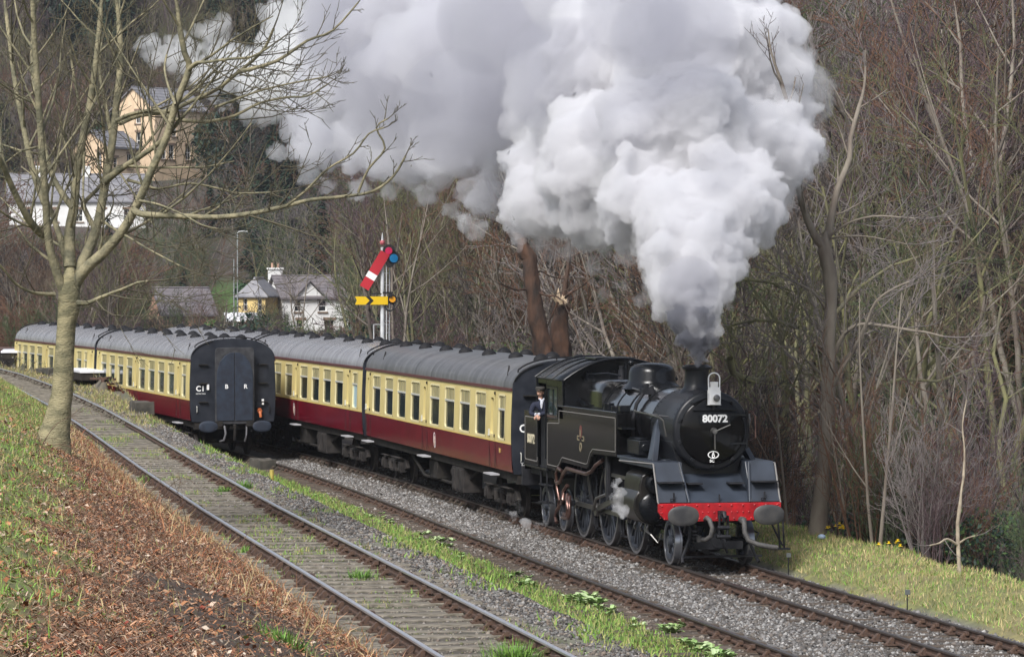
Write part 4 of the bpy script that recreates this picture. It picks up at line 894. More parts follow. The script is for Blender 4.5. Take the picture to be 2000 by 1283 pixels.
# cab
fl = MB(); fl.b2((-10.95, -1.2, 1.40), (-8.3, 1.2, 1.46)); fl.build('cab_floor', m_iron, loco, 0)
cabz = lambda y: 3.93-.47*(abs(y)/1.28)**2.1
Yc = np.linspace(-1.28, 1.28, 17)
cf = MB(); cf.prism([(y, cabz(y)-.02) for y in Yc]+[(1.25, 2.55), (-1.25, 2.55)], 'x', -8.34, -8.30); cf.build('cab_front', m_blk2, loco, 0)
cbk = MB(); cbk.prism([(y, cabz(y)-.02) for y in Yc]+[(1.25, 2.55), (-1.25, 2.55)], 'x', -10.94, -10.90); cbk.build('cab_back', m_blk2, loco, 0)
for s in (-1, 1):
    cs = MB(); y0, y1 = s*1.215, s*1.255
    cs.b2((-8.82, y0, 2.60), (-8.30, y1, 3.47)); cs.b2((-9.99, y0, 2.56), (-9.93, y1, 3.46)); cs.b2((-9.93, y0, 3.30), (-8.82, y1, 3.47)); cs.b2((-10.94, y0, 3.34), (-9.99, y1, 3.46)); cs.build('cab_side', m_blk, loco, 0, .008)
    wf = MB(); poly_ring(wf, rrect(-9.92, -8.84, 2.60, 3.29, .03), rrect(-9.86, -8.90, 2.66, 3.24, .03), 'y', s*1.26, s*1.20); wf.b2((-9.40, s*1.20, 2.64), (-9.36, s*1.25, 3.26)); cw_ = wf.build('cab_window', m_blk2, loco, 0)
    pn = MB(); pn.b2((-9.88, s*1.225, 2.64), (-8.88, s*1.232, 3.26)); pn.build('pane', mat('cab_glass', (.03, .045, .04), rough=.05, spec=.7), cw_, 0)
    ds = MB(); ds.b2((-10.82, s*1.16, 1.45), (-9.98, s*1.19, 2.58)); ds.build('cab_door', m_iron, loco, 0)
    hr2 = MB()
    for x in (-10.80, -9.99): hr2.cyl((x, s*1.27, 1.65), (x, s*1.27, 3.2 if x > -10.5 else 2.55), .016, n=7)
    hr2.build('cab_handrail', m_rod if False else m_blk2, loco, 40)
    stp = MB(); stp.b2((-10.75, s*1.05, .62), (-10.05, s*1.27, .65)); stp.b2((-10.75, s*1.08, 1.02), (-10.05, s*1.26, 1.05))
    for x in (-10.72, -10.08): stp.b2((x-.02, s*1.2, .62), (x+.02, s*1.23, 1.42))
    stp.tube([(-11.2, s*1.1, .55), (-10.75, s*1.18, 1.3)], .025, 6); stp.build('cab_step', m_iron, loco, 0)
rf = MB()
for x in (-10.98, -10.0, -9.0, -8.06):
    for y in Yc: rf.v.append((x, y*1.005, cabz(y)))
for i in range(3):
    for j in range(16): rf.f.append((i*17+j, i*17+j+1, (i+1)*17+j+1, (i+1)*17+j))
cro = rf.build('cab_roof', m_blk2, loco, 60)
sm_ = cro.modifiers.new('thick', 'SOLIDIFY'); sm_.thickness = .03
re = MB()
for x, r in ((-8.07, .028), (-9.3, .014), (-10.1, .014), (-10.97, .022)): re.tube([(x, y*1.01, cabz(y)+.012) for y in Yc], r, 6)
re.build('roof_rib', m_blk2, cro, 60)
rh = MB(); rh.b2((-9.6, -.45, 3.90), (-8.6, .45, 3.955)); rh.build('roof_hatch', m_blk2, cro, 0, .015)
# bunker
bk = MB()
for s in (-1, 1): bk.b2((-12.28, s*1.215, 1.43), (-10.82, s*1.255, 2.66))
bk.b2((-12.30, -1.25, 1.30), (-12.24, 1.25, 2.66)); bk.b2((-12.25, -1.22, 1.42), (-10.9, 1.22, 2.2)); bk.b2((-10.94, -1.22, 1.42), (-10.9, 1.22, 2.66)); bko = bk.build('bunker', m_blk, loco, 0, .012)
for s in (-1, 1):
    L = MB(); poly_ring(L, rrect(-12.20, -10.90, 1.53, 2.54, .06), rrect(-12.178, -10.922, 1.552, 2.518, .05), 'y', s*1.2605, s*1.25); L.build('lining', m_line, bko, 0)
    tb = MB(); tb.tube([(-12.28, s*1.25, 2.665), (-10.82, s*1.25, 2.665)], .02, 6); tb.b2((-12.28, s*1.10, 1.38), (-9.9, s*1.27, 1.43)); tb.build('bunker_beading', m_blk2, bko, 40)
put_text('80072', .30, bko, mat('number_cream', (.62, .56, .40), rough=.5), (-11.55, -1.262, 2.02), '-y', bold=.004, sx=1.0)
co = MB(); rr = random.Random(4)
for i in range(90): c = (-11.6+rr.uniform(-.6, .6), rr.uniform(-1.1, 1.1), 2.25+rr.uniform(0, .35)); co.sphere(c, rr.uniform(.06, .13), 5, 4, (1, rr.uniform(.6, 1.2), rr.uniform(.6, 1)))
coo = co.build('coal', mat('coal', (.015, .015, .016), rough=.5), bko, 0); coo['kind'] = 'stuff'
# headlamp, standing on the lamp bracket of the door
lt = thing('headlamp', 'white oil headlamp with a tall loop handle on top of the smokebox door', 'lamp', (-.44, .0, BP+.55))
lb = MB(); lb.b2((-.08, -.115, -.02), (.08, .115, .26)); lb.prism([(-.115, .26), (.115, .26), (.075, .33), (-.075, .33)], 'x', -.075, .075); lb.cyl((0, 0, .33), (0, 0, .43), .075, .085, 16); lb.b2((-.06, -.135, -.03), (.06, .135, -.02)); m_lampw = mat('lamp_white', (.90, .90, .90), rough=.4); lb.build('lamp_body', m_lampw, lt, 30, .012)
ll = MB(); ll.lathe([(.075, .085), (.115, .085), (.125, .07)], 20, 'x', (0, .02, .11), False); ll.build('lens_rim', m_white, lt, 40)
lg = MB(); lg.lathe([(.10, .078), (.122, .05), (.128, .005)], 20, 'x', (0, .02, .11)); lg.build('lens', mat('lamp_lens', (.12, .12, .12), rough=.08, spec=.8), lt, 60)
lh = MB(); lh.tube([(0, -.11, .20), (0, -.115, .48)]+[(0, .115*math.sin(a), .50+.11*math.cos(a)) for a in np.linspace(-math.pi/2, math.pi/2, 9)]+[(0, .115, .48), (0, .11, .20)], .014, 7); lh.build('handle', m_lampw, lt, 60)
# driver leaning out
dv_ = thing('person', 'driver in a dark jacket, white shirt and flat cap leaning from the cab doorway', 'person', (-10.40, -1.14, 1.47), R(-22))
J = [(-.04, .24, .90), (-.02, .12, 1.10), (.01, -.06, 1.32), (.02, -.13, 1.46), (.02, .06, 1.40), (.13, .04, 1.20), (.17, -.16, 1.165), (.04, -.30, 1.39), (.12, -.36, 1.17), (.20, -.22, 1.16), (-.04, .34, .50), (-.07, .36, .08), (-.04, .16, .50), (-.07, .14, .08), (.06, .37, .05), (.06, .13, .05), (.02, -.135, 1.53)]
Bn = [(0, 1), (1, 2), (2, 3), (2, 4), (4, 5), (5, 6), (2, 7), (7, 8), (8, 9), (0, 10), (10, 11), (0, 12), (12, 13), (11, 14), (13, 15), (3, 16)]
figure('body', J, Bn, [(.16, .12), (.17, .13), (.17, .12), .075, .085, .062, .045, .085, .062, .045, .09, .06, .09, .06, .055, .055, .055], m_jacket, dv_)
sh = MB(); sh.add([(.125, -.145, 1.50), (.125, -.055, 1.50), (.155, -.10, 1.28)], [(0, 1, 2)]); sh.tube([(.06, -.17, 1.515), (.10, -.135, 1.50), (.135, -.10, 1.44)], .02, 6); sh.tube([(.07, -.06, 1.515), (.11, -.075, 1.50), (.135, -.10, 1.44)], .02, 6); sh.tube([(.125, -.10, 1.48), (.15, -.10, 1.40), (.16, -.10, 1.30)], [.03, .035, .015], 8); sh.build('shirt_front', m_shirt, dv_, 0)
head_on(dv_, (.04, -.15, 1.66), R(-14), m_skin, m_hair, m_cap, .05)
cu = MB(); cu.tube([(.15, -.14, 1.165), (.185, -.175, 1.16)], .043, 10); cu.tube([(.18, -.235, 1.16), (.215, -.205, 1.155)], .043, 10); cu.build('shirt_cuffs', m_shirt, dv_, 40)
hand(dv_, (.18, -.17, 1.16), (.35, -.65, -.45), 1, m_skin, 1.0); hand(dv_, (.21, -.21, 1.15), (.55, .45, -.4), -1, m_skin, 1.0)
# ================================================================ TREES
def bark(name, c, c2, scale=3., bump=.5): return mat(name, c, rough=.85, col2=c2, scale=scale, bump=bump, bscale=14, stretch=(1, 1, .35), attr=None)
m_bark = [bark('bark_grey_brown', (.13, .105, .085), (.21, .185, .15)), bark('bark_dark', (.075, .062, .052), (.13, .11, .09)), bark('bark_mossy', (.155, .15, .065), (.095, .085, .06)), bark('bark_orange', (.13, .068, .042), (.045, .032, .026), 3.5, 1.)]
m_barkpale = mat('bark_pale_green', (.30, .265, .155), rough=.85, col2=(.14, .13, .075), scale=3.2, bump=1., bscale=18, stretch=(1, 1, 2.6), sharp=(.38, .62))
m_limbpale = mat('bark_limb', (.27, .24, .15), rough=.9, col2=(.12, .115, .075), scale=4.5, bump=.9, bscale=20, sharp=(.38, .62))
m_twig = [mat('twig_grey', (.15, .13, .125), rough=.9), mat('twig_purple', (.09, .06, .065), rough=.9), mat('twig_brown', (.105, .075, .052), rough=.9), mat('twig_olive', (.105, .105, .048), rough=.9), mat('twig_red', (.14, .06, .055), rough=.9), mat('twig_dark', (.04, .033, .031), rough=.9), mat('twig_russet', (.12, .062, .038), rough=.9), mat('twig_green', (.06, .08, .035), rough=.9)]
def prisms(S, n=3):
    """S: (k,8) array p0 p1 r0 r1 -> verts, quads of n-sided open prisms"""
    S = np.asarray(S, float); p0, p1, r0, r1 = S[:, :3], S[:, 3:6], S[:, 6:7], S[:, 7:8]
    d = p1-p0; d /= np.maximum(np.linalg.norm(d, axis=1, keepdims=True), 1e-9)
    ref = np.where(np.abs(d[:, 2:3]) < .9, [[0, 0, 1.]], [[1., 0, 0]]); u = np.cross(d, ref); u /= np.linalg.norm(u, axis=1, keepdims=True); v = np.cross(d, u)
    V = []
    for p, r in ((p0, r0), (p1, r1)):
        for j in range(n):
            a = 2*math.pi*j/n; V.append(p + (u*math.cos(a)+v*math.sin(a))*r)
    V = np.stack(V, 1).reshape(-1, 3); base = (np.arange(len(S))*2*n)[:, None]
    F = np.concatenate([base + np.array([[j, (j+1) % n, n+(j+1) % n, n+j]]) for j in range(n)], 0)
    return V, F
def rdir(rr, d, spread):
    v = Vector((rr.gauss(0, 1), rr.gauss(0, 1), rr.gauss(0, 1))); v = (v - d*v.dot(d)).normalized()
    return (d*math.cos(spread) + v*math.sin(spread)).normalized()
def grow(rr, p, d, L, r, lev, limbs, twigs, up=.10, droop=0., wig=.16, kids_=(5, 5, 4, 3), ratio=.55, tip=.3, minr=.006, spread=(.5, 1.0)):
    """a branch as a wandering polyline with side branches"""
    n = max(3, int(5-lev*.6)); pts = [p.copy()]; rs = [r]; q = p.copy(); dd = d.copy()
    for i in range(n):
        dd = (rdir(rr, dd, rr.uniform(0, wig)) + Vector((0, 0, up - droop))).normalized(); q = q + dd*(L/n); pts.append(q.copy()); rs.append(max(r*(1-(1-tip)*(i+1)/n), minr*.6))
    if r > .022: limbs.append((pts, rs))
    else:
        for i in range(n): twigs.append((*pts[i], *pts[i+1], rs[i], rs[i+1]))
    if lev < len(kids_):
        k = kids_[lev]
        for j in range(k):
            t = (.22 + .78*(j+rr.random())/k)*n*.999; i = int(t); f = t-i
            b = pts[i].lerp(pts[i+1], f); bd = (pts[i+1]-pts[i]).normalized(); rb = rs[i]*(1-f)+rs[i+1]*f
            grow(rr, b, rdir(rr, bd, rr.uniform(*spread)), L*ratio*rr.uniform(.7, 1.2)*(1-.3*t/n), max(rb*.62, minr), lev+1, limbs, twigs, up, droop, wig*1.12, kids_, ratio, tip, minr, spread)
def tube_np(limbs, n):
    mb = MB()
    for pts, rs in limbs: mb.tube(pts, rs, n, False)
    return mb
def tree_variant(seed, H=10., r=.2, forks=2, kids_=(6, 5, 4, 3), lean=.05, mb_=None, mt=None, fork_h=(.25, .45), minr=.008, up=.10, spread=(.5, 1.0), wig=.16, trunk_n=9):
    """returns meshes (trunk, crown) of a bare tree standing on the origin"""
    rr = random.Random(seed); limbs, twigs = [], []; fh = H*rr.uniform(*fork_h)
    n = 6; pts = [Vector((0, 0, -.5))]; rs = [r*1.5]; d = Vector((rr.uniform(-lean, lean), rr.uniform(-lean, lean), 1)).normalized(); q = Vector((0, 0, 0))
    for i in range(n+1):
        pts.append(q.copy()); rs.append(r*(1.25 if i == 0 else 1.0-.25*i/n)); d = (rdir(rr, d, rr.uniform(0, .09))+Vector((0, 0, .06))).normalized(); q = q + d*fh/n
    tk = MB().tube(pts, rs, trunk_n, True)
    top = pts[-1]
    for f in range(forks): grow(rr, top - d*.05, rdir(rr, d, rr.uniform(.1, .5) if forks > 1 else .05), (H-fh)*rr.uniform(.75, 1.0), r*.66, 0, limbs, twigs, up, 0., wig, kids_, minr=minr, spread=spread)
    for j in range(3):
        i = rr.randint(3, n); grow(rr, pts[i], rdir(rr, Vector((0, 0, 1)), rr.uniform(.8, 1.3)), H*.3, r*.3, 1, limbs, twigs, up, 0., wig, kids_, minr=minr, spread=spread)
    lt = tube_np(limbs, 5); me_t = tk.mesh('trunk', mb_, 60)
    Vp, Fp = prisms(twigs, 3); V = np.concatenate([np.array(lt.v).reshape(-1, 3), Vp]); F = np.concatenate([np.array(lt.f).reshape(-1, 4), Fp+len(lt.v)]).astype(int)
    me_c = np_mesh('crown', V, F, mb_); me_c.materials.append(mt); k = len(lt.f)
    mi = np.zeros(len(F), np.int32); mi[k:] = 1; me_c.polygons.foreach_set('material_index', mi)
    return me_t, me_c
def bush_variant(seed, H=3., stems=14, m=None, spreadr=.5, kids_=(5, 4, 3), minr=.006, lean=.35, r0=.022):
    rr = random.Random(seed); limbs, twigs = [], []
    for i in range(stems):
        a = rr.uniform(0, 2*math.pi); s = rr.uniform(0, spreadr); p = Vector((math.cos(a)*s, math.sin(a)*s, -.1)); d = Vector((math.cos(a)*lean*rr.random()*1.4, math.sin(a)*lean*rr.random()*1.4, 1)).normalized()
        grow(rr, p, d, H*rr.uniform(.6, 1.05), min(r0*rr.uniform(.6, 1.2), .0219), 0, limbs, twigs, .05, 0, .14, kids_, .5, .25, minr, (.4, .9))
    V, F = prisms(twigs, 3); return np_mesh('bare_shrub', V, F, m)
def leaf_cloud(seed, pts_c, rad, n, size, cols, flat=1.):
    """leaf-sized faces through a volume of several clumps"""
    g = np.random.default_rng(seed); c = np.asarray(pts_c, float); w_ = np.asarray(rad, float)
    k = g.integers(0, len(c), n); v = g.normal(size=(n, 3)); v /= np.linalg.norm(v, axis=1, keepdims=True)
    p = c[k] + v*(w_[k]*g.uniform(.35, 1.0, n)**.6)[:, None]*np.array([1, 1, flat])
    t = g.normal(size=(n, 3)); t /= np.linalg.norm(t, axis=1, keepdims=True); b = np.cross(t, g.normal(size=(n, 3))); b /= np.linalg.norm(b, axis=1, keepdims=True)
    s = (size*g.uniform(.6, 1.4, n))[:, None]
    V = np.stack([p-t*s, p+b*s*.55, p+t*s, p-b*s*.55], 1).reshape(-1, 3); F = np.arange(4*n).reshape(-1, 4)
    C = np.repeat(np.asarray(cols)[g.integers(0, len(cols), n)], 4, 0)
    return V, F, C
m_leaf = mat('leaf_mixed', (.06, .1, .03), rough=.6, attr='Col', spec=.3)
GREENS = [(.045, .085, .03), (.065, .11, .035), (.03, .06, .026), (.085, .115, .04)]
DARKG = [(.018, .038, .024), (.026, .052, .032), (.014, .03, .022)]
# ---- variants
TV = []
for i in range(9):
    bk_, tw_ = [(0, 0), (1, 1), (2, 3), (0, 2), (1, 5), (0, 1), (2, 7), (1, 0), (0, 6)][i]
    TV.append(tree_variant(100+i, H=10+(i % 3), r=.13+.02*(i % 4), forks=2+(i % 2), kids_=[(6, 5, 4, 2), (7, 5, 3, 2), (5, 5, 4, 3)][i % 3], mb_=m_bark[bk_], mt=m_twig[tw_], minr=.011, fork_h=(.2, .4)))
BV = [bush_variant(300+i, H=3.0, stems=16, m=m_twig[[1, 4, 0, 5, 6, 7][i % 6]], minr=.007, kids_=(5, 4, 3)) for i in range(6)]
def place_tree(i, loc, s, rz, label, group=None, name='bare_tree', tilt=0.):
    t = thing(name, label, 'tree', loc, rz, group); t.scale = (s, s, s*1.0); t.rotation_euler = (tilt, tilt*.6, rz)
    place('trunk', TV[i][0], t); place('crown', TV[i][1], t); return t
def terrain(x, y): return float(ground_z(np.array([x]), np.array([y]))[0])
def ground_at(px, dist, lift=0.):
    """a spot on the ground at that distance in the direction of a picture column"""
    p = at(px, 548, dist); return (p[0], p[1], terrain(p[0], p[1])+lift)
# ---- the big pale tree on the bank
def at_px(P):
    v = np.array(P)-CAM; return 1000+FPX*float(v@_r)/float(v@_d)
def traced_tree(name, label, base, trunk, limbs_px, dist, depth_seed, mt_, ml_, mtw, twig_every=.5, twig_len=1.1, kids_=(4, 3, 2), minr=.007, cat='tree', root=None, seed=5, twig_up=.10, reach_k=None, rough=1.):
    t = thing(name, label, cat, base); inv = Vector(base); rr = random.Random(seed)
    P = [Vector(at(x, y, dist)) - inv for x, y, w_ in trunk]; Rr = [w_/2/ppm(dist) for x, y, w_ in trunk]
    # flare and a little irregularity
    Pd, Rd_ = [P[0]+Vector((0, 0, -.8))], [Rr[0]*1.1]
    for i in range(len(P)-1):
        for u in ((0, .25, .5, .75) if rough <= 1 else (0, .1, .2, .3, .4, .5, .6, .7, .8, .9)): Pd.append(P[i].lerp(P[i+1], u)); Rd_.append(Rr[i]*(1-u)+Rr[i+1]*u)
    Pd.append(P[-1]); Rd_.append(Rr[-1]); tb = MB().tube(Pd, Rd_, 24, False)
    for i, v in enumerate(tb.v):
        q = Vector(v); nz = mnoise.noise(q*1.3)*.035+mnoise.noise(q*4)*.018+mnoise.noise(Vector((q.x*9, q.y*9, q.z*3)))*.012; nz = nz*rough + (max(0, mnoise.noise(Vector((q.x*6, q.y*6, q.z*.9)))-.1)*.16 if rough > 1 else 0); c = q.copy(); tb.v[i] = tuple(q + Vector((q.x-P[0].x, q.y-P[0].y, 0)).normalized()*nz)
    to = tb.build('trunk', mt_, t, 70)
    limbs, twigs = [], []
    for pts, w0, w1, dz0, dz1 in limbs_px:
        k = len(pts); pl = []; rl = []
        for i, (x, y) in enumerate(pts):
            f = i/(k-1); pl.append(Vector(at(x, y, dist+dz0+(dz1-dz0)*f)) - inv); rl.append((w0*(1.22-.22*min(f*3, 1))+(w1-w0)*f)/2/ppm(dist))
        # smooth by subdivision
        sp, sr = [], []
        for i in range(k-1):
            a, b_, c, d = pl[max(i-1, 0)], pl[i], pl[i+1], pl[min(i+2, k-1)]
            for u in (0, .34, .67):
                sp.append(.5*((2*b_)+(c-a)*u+(2*a-5*b_+4*c-d)*u*u+(3*b_-a-3*c+d)*u**3)); sr.append(rl[i]*(1-u)+rl[i+1]*u)
        sp.append(pl[-1]); sr.append(rl[-1]); limbs.append((sp, sr))
        acc = 0
        for i in range(1, len(sp)):
            acc += (sp[i]-sp[i-1]).length
            rate = twig_every*(1.0 if sr[i] < .05 else 1.5)
            while acc > rate and i > 2:
                acc -= rate; d = (sp[i]-sp[i-1]).normalized(); L = twig_len*rr.uniform(.5, 1.4)*(reach_k(at_px(sp[i]+inv)) if reach_k else 1)
                grow(rr, sp[i], rdir(rr, d, rr.uniform(.5, 1.1)), L, min(max(sr[i]*.5, .010), .028), 1 if L > 1 else 2, limbs, twigs, twig_up, 0, .2, kids_, .55, .35, minr, (.45, .9))
        grow(rr, sp[-1], (sp[-1]-sp[-2]).normalized(), twig_len*.8*(reach_k(at_px(sp[-1]+inv)) if reach_k else 1), max(sr[-1]*.8, .008), 1, limbs, twigs, twig_up, 0, .16, kids_, .55, .35, minr, (.35, .7))
    big = [q for q in limbs if q[1][0] > .035]; small = [q for q in limbs if q[1][0] <= .035]
    for pts, rs in big[:40]:
        MB().tube(pts, rs, 10, True).build('limb', ml_, t, 70)
    lt = tube_np(big[40:]+small, 5); Vp, Fp = prisms(twigs, 4) if twigs else (np.zeros((0, 3)), np.zeros((0, 4), int))
    V = np.concatenate([np.array(lt.v).reshape(-1, 3), Vp]); F = np.concatenate([np.array(lt.f).reshape(-1, 4), Fp+len(lt.v)]).astype(int)
    me = np_mesh('crown', V, F, ml_); me.materials.append(mtw); mi = np.zeros(len(F), np.int32); mi[len(lt.f):] = 1; me.polygons.foreach_set('material_index', mi)
    place('crown', me, t); return t
q4 = lambda L: [(x/2.566, y/2.566+100) for x, y in L]
bx_, by_, bz_ = at(115, 838, 60)
LIMBS = [
 (q4([(330, 1235), (285, 1110), (245, 960), (228, 740), (205, 420), (186, 150), (172, -60), (165, -260)]), 17, 10, 0, -1.0),
 (q4([(240, 930), (190, 900), (130, 820), (60, 680), (8, 560), (-60, 430)]), 16, 9, .1, -1.6),
 (q4([(228, 760), (190, 670), (150, 540), (120, 390), (80, 190), (55, 0), (30, -200)]), 14, 8, .2, 1.2),
 (q4([(345, 1130), (330, 1030), (290, 900), (255, 800), (240, 770)]), 15, 8, .1, .7),
 (q4([(350, 1080), (350, 900), (372, 770), (385, 620), (412, 450), (452, 250), (485, 20), (505, -200)]), 20, 10, 0, .6),
 (q4([(372, 790), (330, 740), (270, 640), (232, 520), (205, 350), (170, 160), (160, 0)]), 12, 8, .1, 1.5),
 (q4([(362, 1195), (400, 1090), (455, 970), (495, 840), (530, 650), (565, 440), (585, 250), (605, 40), (596, -150)]), 22, 11, 0, .8),
 (q4([(375, 1170), (430, 1090), (520, 1010), (610, 905), (672, 800), (722, 690), (762, 590), (835, 430), (880, 270), (948, 90), (925, 10), (900, -120)]), 20, 11, 0, -1.3),
 (q4([(672, 800), (720, 818), (860, 825), (1090, 832), (1290, 808), (1437, 775), (1560, 745)]) + [(672, 384), (728, 374), (768, 345), (792, 305)], 12, 4, -.6, -2.2),
 (q4([(525, 655), (600, 595), (700, 530), (810, 450), (900, 348)]), 13, 8, .2, -.8),
 (q4([(585, 350), (650, 318), (740, 298), (800, 290)]), 8, 5, .4, -.2), (q4([(600, 360), (700, 320), (850, 300), (960, 250), (1090, 190), (1190, 110), (1270, 45), (1330, -20), (1370, -110)]), 10, 5, .4, -1.6),
 (q4([(820, 320), (900, 345), (1050, 352), (1180, 322), (1300, 262), (1437, 232)]) + [(600, 188), (640, 165)], 8, 3, -.1, -1.8),
 (q4([(390, 1260), (440, 1262), (500, 1236), (560, 1212), (620, 1190), (690, 1160), (745, 1152)]), 9, 4, -.3, -1.2),
 (q4([(275, 1218), (200, 1215), (140, 1200), (80, 1165), (40, 1120), (0, 1070)]), 7, 4, -.2, -1.0),
 (q4([(505, 845), (570, 890), (640, 930), (740, 990), (900, 1075)]), 6, 3, .3, -1.2),
 (q4([(640, 645), (720, 668), (800, 690), (950, 662), (1100, 690), (1200, 712), (1360, 708)]), 6, 3, .1, -1.2),
 (q4([(480, 900), (420, 780), (440, 740), (500, 680), (560, 600), (640, 560), (730, 470), (800, 380)]), 9, 5, .4, 1.3),
 (q4([(948, 90), (985, 60), (1040, 55), (1150, 40), (1260, 30), (1350, -20)]), 7, 4, -1.1, -1.8), (q4([(880, 270), (845, 180), (825, 90), (835, 20)]), 6, 4, -1.1, -.4),
 (q4([(560, 430), (525, 250), (495, 80), (510, -40)]), 8, 5, .5, 1.2), (q4([(230, 880), (150, 880), (60, 840), (0, 800), (-50, 770)]), 6, 4, 0, -1),
 (q4([(350, 0), (400, 300), (415, 400), (420, 520)]), 5, 8, 1.2, .3), (q4([(600, 610), (660, 700), (720, 790), (760, 860)]), 4, 2, .4, -.4),
 (q4([(200, 275), (100, 230), (30, 180), (0, 160)]), 5, 3, 0, -.8), (q4([(205, 480), (110, 500), (40, 550), (0, 580)]), 5, 3, 0, -.8), (q4([(700, 750), (800, 770), (920, 820), (1010, 870), (1090, 890)]), 5, 2, -.8, -1.8),
 ([(700, 376), (720, 330), (752, 290), (735, 250), (758, 232)], 5, 3, -2, -2.6), ([(560, 402), (600, 370), (640, 330), (690, 300), (720, 262), (750, 250)], 5, 3, -1.6, -2.8), ([(470, 140), (540, 120), (600, 80), (650, 60), (700, 5)], 7, 3, -1.3, -2.0), ([(420, 210), (500, 180), (560, 165), (640, 150)], 5, 3, -.9, -1.8),
]
m_darktwig = mat('twig_black_olive', (.085, .075, .048), rough=.9)
traced_tree('bare_tree', 'big pale grey-green leafless tree on the bank at the left, many rising limbs', tuple(at(115, 838, 60)),
            [(104, 856, 66), (109, 830, 56), (116, 800, 48), (121, 770, 42), (126, 700, 39), (130, 640, 38), (133, 600, 41), (135, 565, 40), (136, 540, 30), (138, 515, 12)], LIMBS, 60, 1, m_barkpale, m_limbpale, m_darktwig, twig_every=.36, twig_len=1.75, kids_=(5, 4, 3), minr=.0068, seed=21, reach_k=lambda px: 1. if px < 420 else max(.22, 1-(px-420)/300))
# ---- tall tree right of the engine
q8 = lambda L: [(1400+x/1.833, 300+y/1.833) for x, y in L]
L2 = [(q8([(388, 340), (350, 295), (312, 200), (285, 90), (272, 0), (265, -90)]) + [(1540, 210), (1522, 150)], 15, 8, 0, -.8), (q8([(392, 350), (402, 270), (432, 130), (475, 20), (480, -60), (520, -200)]), 16, 8, 0, .8),
      (q8([(425, 712), (445, 665), (480, 625), (530, 610), (610, 618), (690, 632), (750, 640), (812, 655)]), 9, 4, 0, -1), (q8([(395, 870), (430, 800), (480, 720), (530, 620), (570, 530), (640, 480), (690, 460)]), 8, 4, 0, -1.2),
      (q8([(400, 300), (470, 250), (560, 225), (650, 228), (730, 235)]), 5, 3, 0, -1), (q8([(405, 305), (480, 295), (560, 300), (680, 325)]), 4, 2, 0, -1), (q8([(390, 560), (350, 500), (300, 470), (200, 430)]), 5, 3, 0, -1), (q8([(388, 800), (340, 760), (280, 700), (200, 690)]), 5, 3, .2, -1)]
traced_tree('bare_tree', 'tall leafless tree with a brown-grey forked trunk at the verge right of the engine', tuple(at(1598, 1040, 73.5)), [(1596, 1045, 40), (1603, 980, 33), (1612, 900, 31), (1615, 820, 29), (1618, 740, 28), (1620, 660, 26), (1624, 590, 25), (1620, 530, 27), (1611, 490, 29), (1611, 472, 20), (1612, 452, 7)], L2, 73.5, 2, m_bark[0], m_bark[0], m_twig[0], twig_every=.45, twig_len=1.3, kids_=(5, 4, 3), minr=.008, seed=22)
# ---- orange-barked broken tree behind the coach
q6 = lambda L: [(900+x/4.01, 400+y/4.01) for x, y in L]
traced_tree('broken_tree', 'orange-barked leaning tree trunk rising behind the first coach into the smoke', tuple(at(1062, 720, 118)), [(1064, 720, 42), (1058, 660, 35), (1046, 600, 31), (1038, 545, 29), (1035, 505, 27), (1020, 475, 24), (1004, 455, 20)],
            [([(1004, 455), (985, 420), (965, 385), (952, 355)], 14, 9, 0, -1), (q6([(530, 660), (430, 665), (360, 640), (300, 620)]), 5, 2, 0, -1), (q6([(545, 570), (620, 520), (700, 560), (800, 580)]), 4, 2, 0, 1), (q6([(590, 670), (660, 710), (740, 715), (780, 740)]), 5, 3, 0, -1)], 118, 3, m_bark[3], m_bark[3], m_twig[2], twig_every=.8, twig_len=1.8, seed=23, rough=2.2)
bt = traced_tree('broken_tree', 'snapped tree stump with torn pale wood beside the orange-barked trunk', tuple(at(1092, 720, 120)), [(1090, 720, 56), (1092, 670, 42), (1097, 620, 29), (1101, 590, 20)],
            [(q6([(800, 760), (815, 640), (835, 520), (850, 420)]), 11, 7, 0, 0), (q6([(790, 745), (860, 690), (930, 650), (990, 600)]), 5, 3, 0, -1), (q6([(760, 760), (700, 900), (660, 1000)]), 4, 2, -.5, -.5), (q6([(800, 760), (870, 900), (920, 1050)]), 3, 2, -.5, -1)], 120, 3, m_bark[3], m_bark[3], m_twig[2], twig_every=1.0, twig_len=1.4, seed=24, rough=2.6)
sw = MB(); iv_ = Vector(bt.location); rr = random.Random(9)
for i in range(11):
    c = Vector(at(1098+rr.uniform(-9, 9), 590+rr.uniform(-4, 6), 119.6)) - iv_; sw.tube([c, c+Vector((rr.uniform(-.15, .15), rr.uniform(-.3, .3), rr.uniform(.1, .5)))], [.09, .01], 5)
sw.build('torn_wood', mat('torn_wood', (.55, .42, .28), rough=.8), bt, 0)
# ---- mossy fallen bough and other nearer trees of the right bank
def bough(label, pts, w, dist, m, twm, twig_every=.9, L=1.6, seed=3):
    p0 = at(pts[0][0], pts[0][1], dist); t = thing('fallen_bough', label, 'branch', tuple(p0)); inv = Vector(p0); limbs, twigs = [], []; rr = random.Random(seed)
    pl = [Vector(at(x, y, dist+i*.25))-inv for i, (x, y) in enumerate(pts)]; rl = [(w*(1-.6*i/(len(pts)-1)))/2/ppm(dist) for i in range(len(pts))]
    limbs.append((pl, rl))
    for i in range(1, len(pl)):
        for k in range(2): grow(rr, pl[i], rdir(rr, (pl[i]-pl[i-1]).normalized(), rr.uniform(.5, 1.2)), L*rr.uniform(.5, 1.3), max(rl[i]*.4, .012), 1, limbs, twigs, .05, 0, .2, (4, 4, 3), .55, .35, .008)
    tube_np(limbs, 7).build('bough', m, t, 60); V, F = prisms(twigs, 3); place('twigs', np_mesh('twigs', V, F, twm), t)['kind'] = 'stuff'; return t
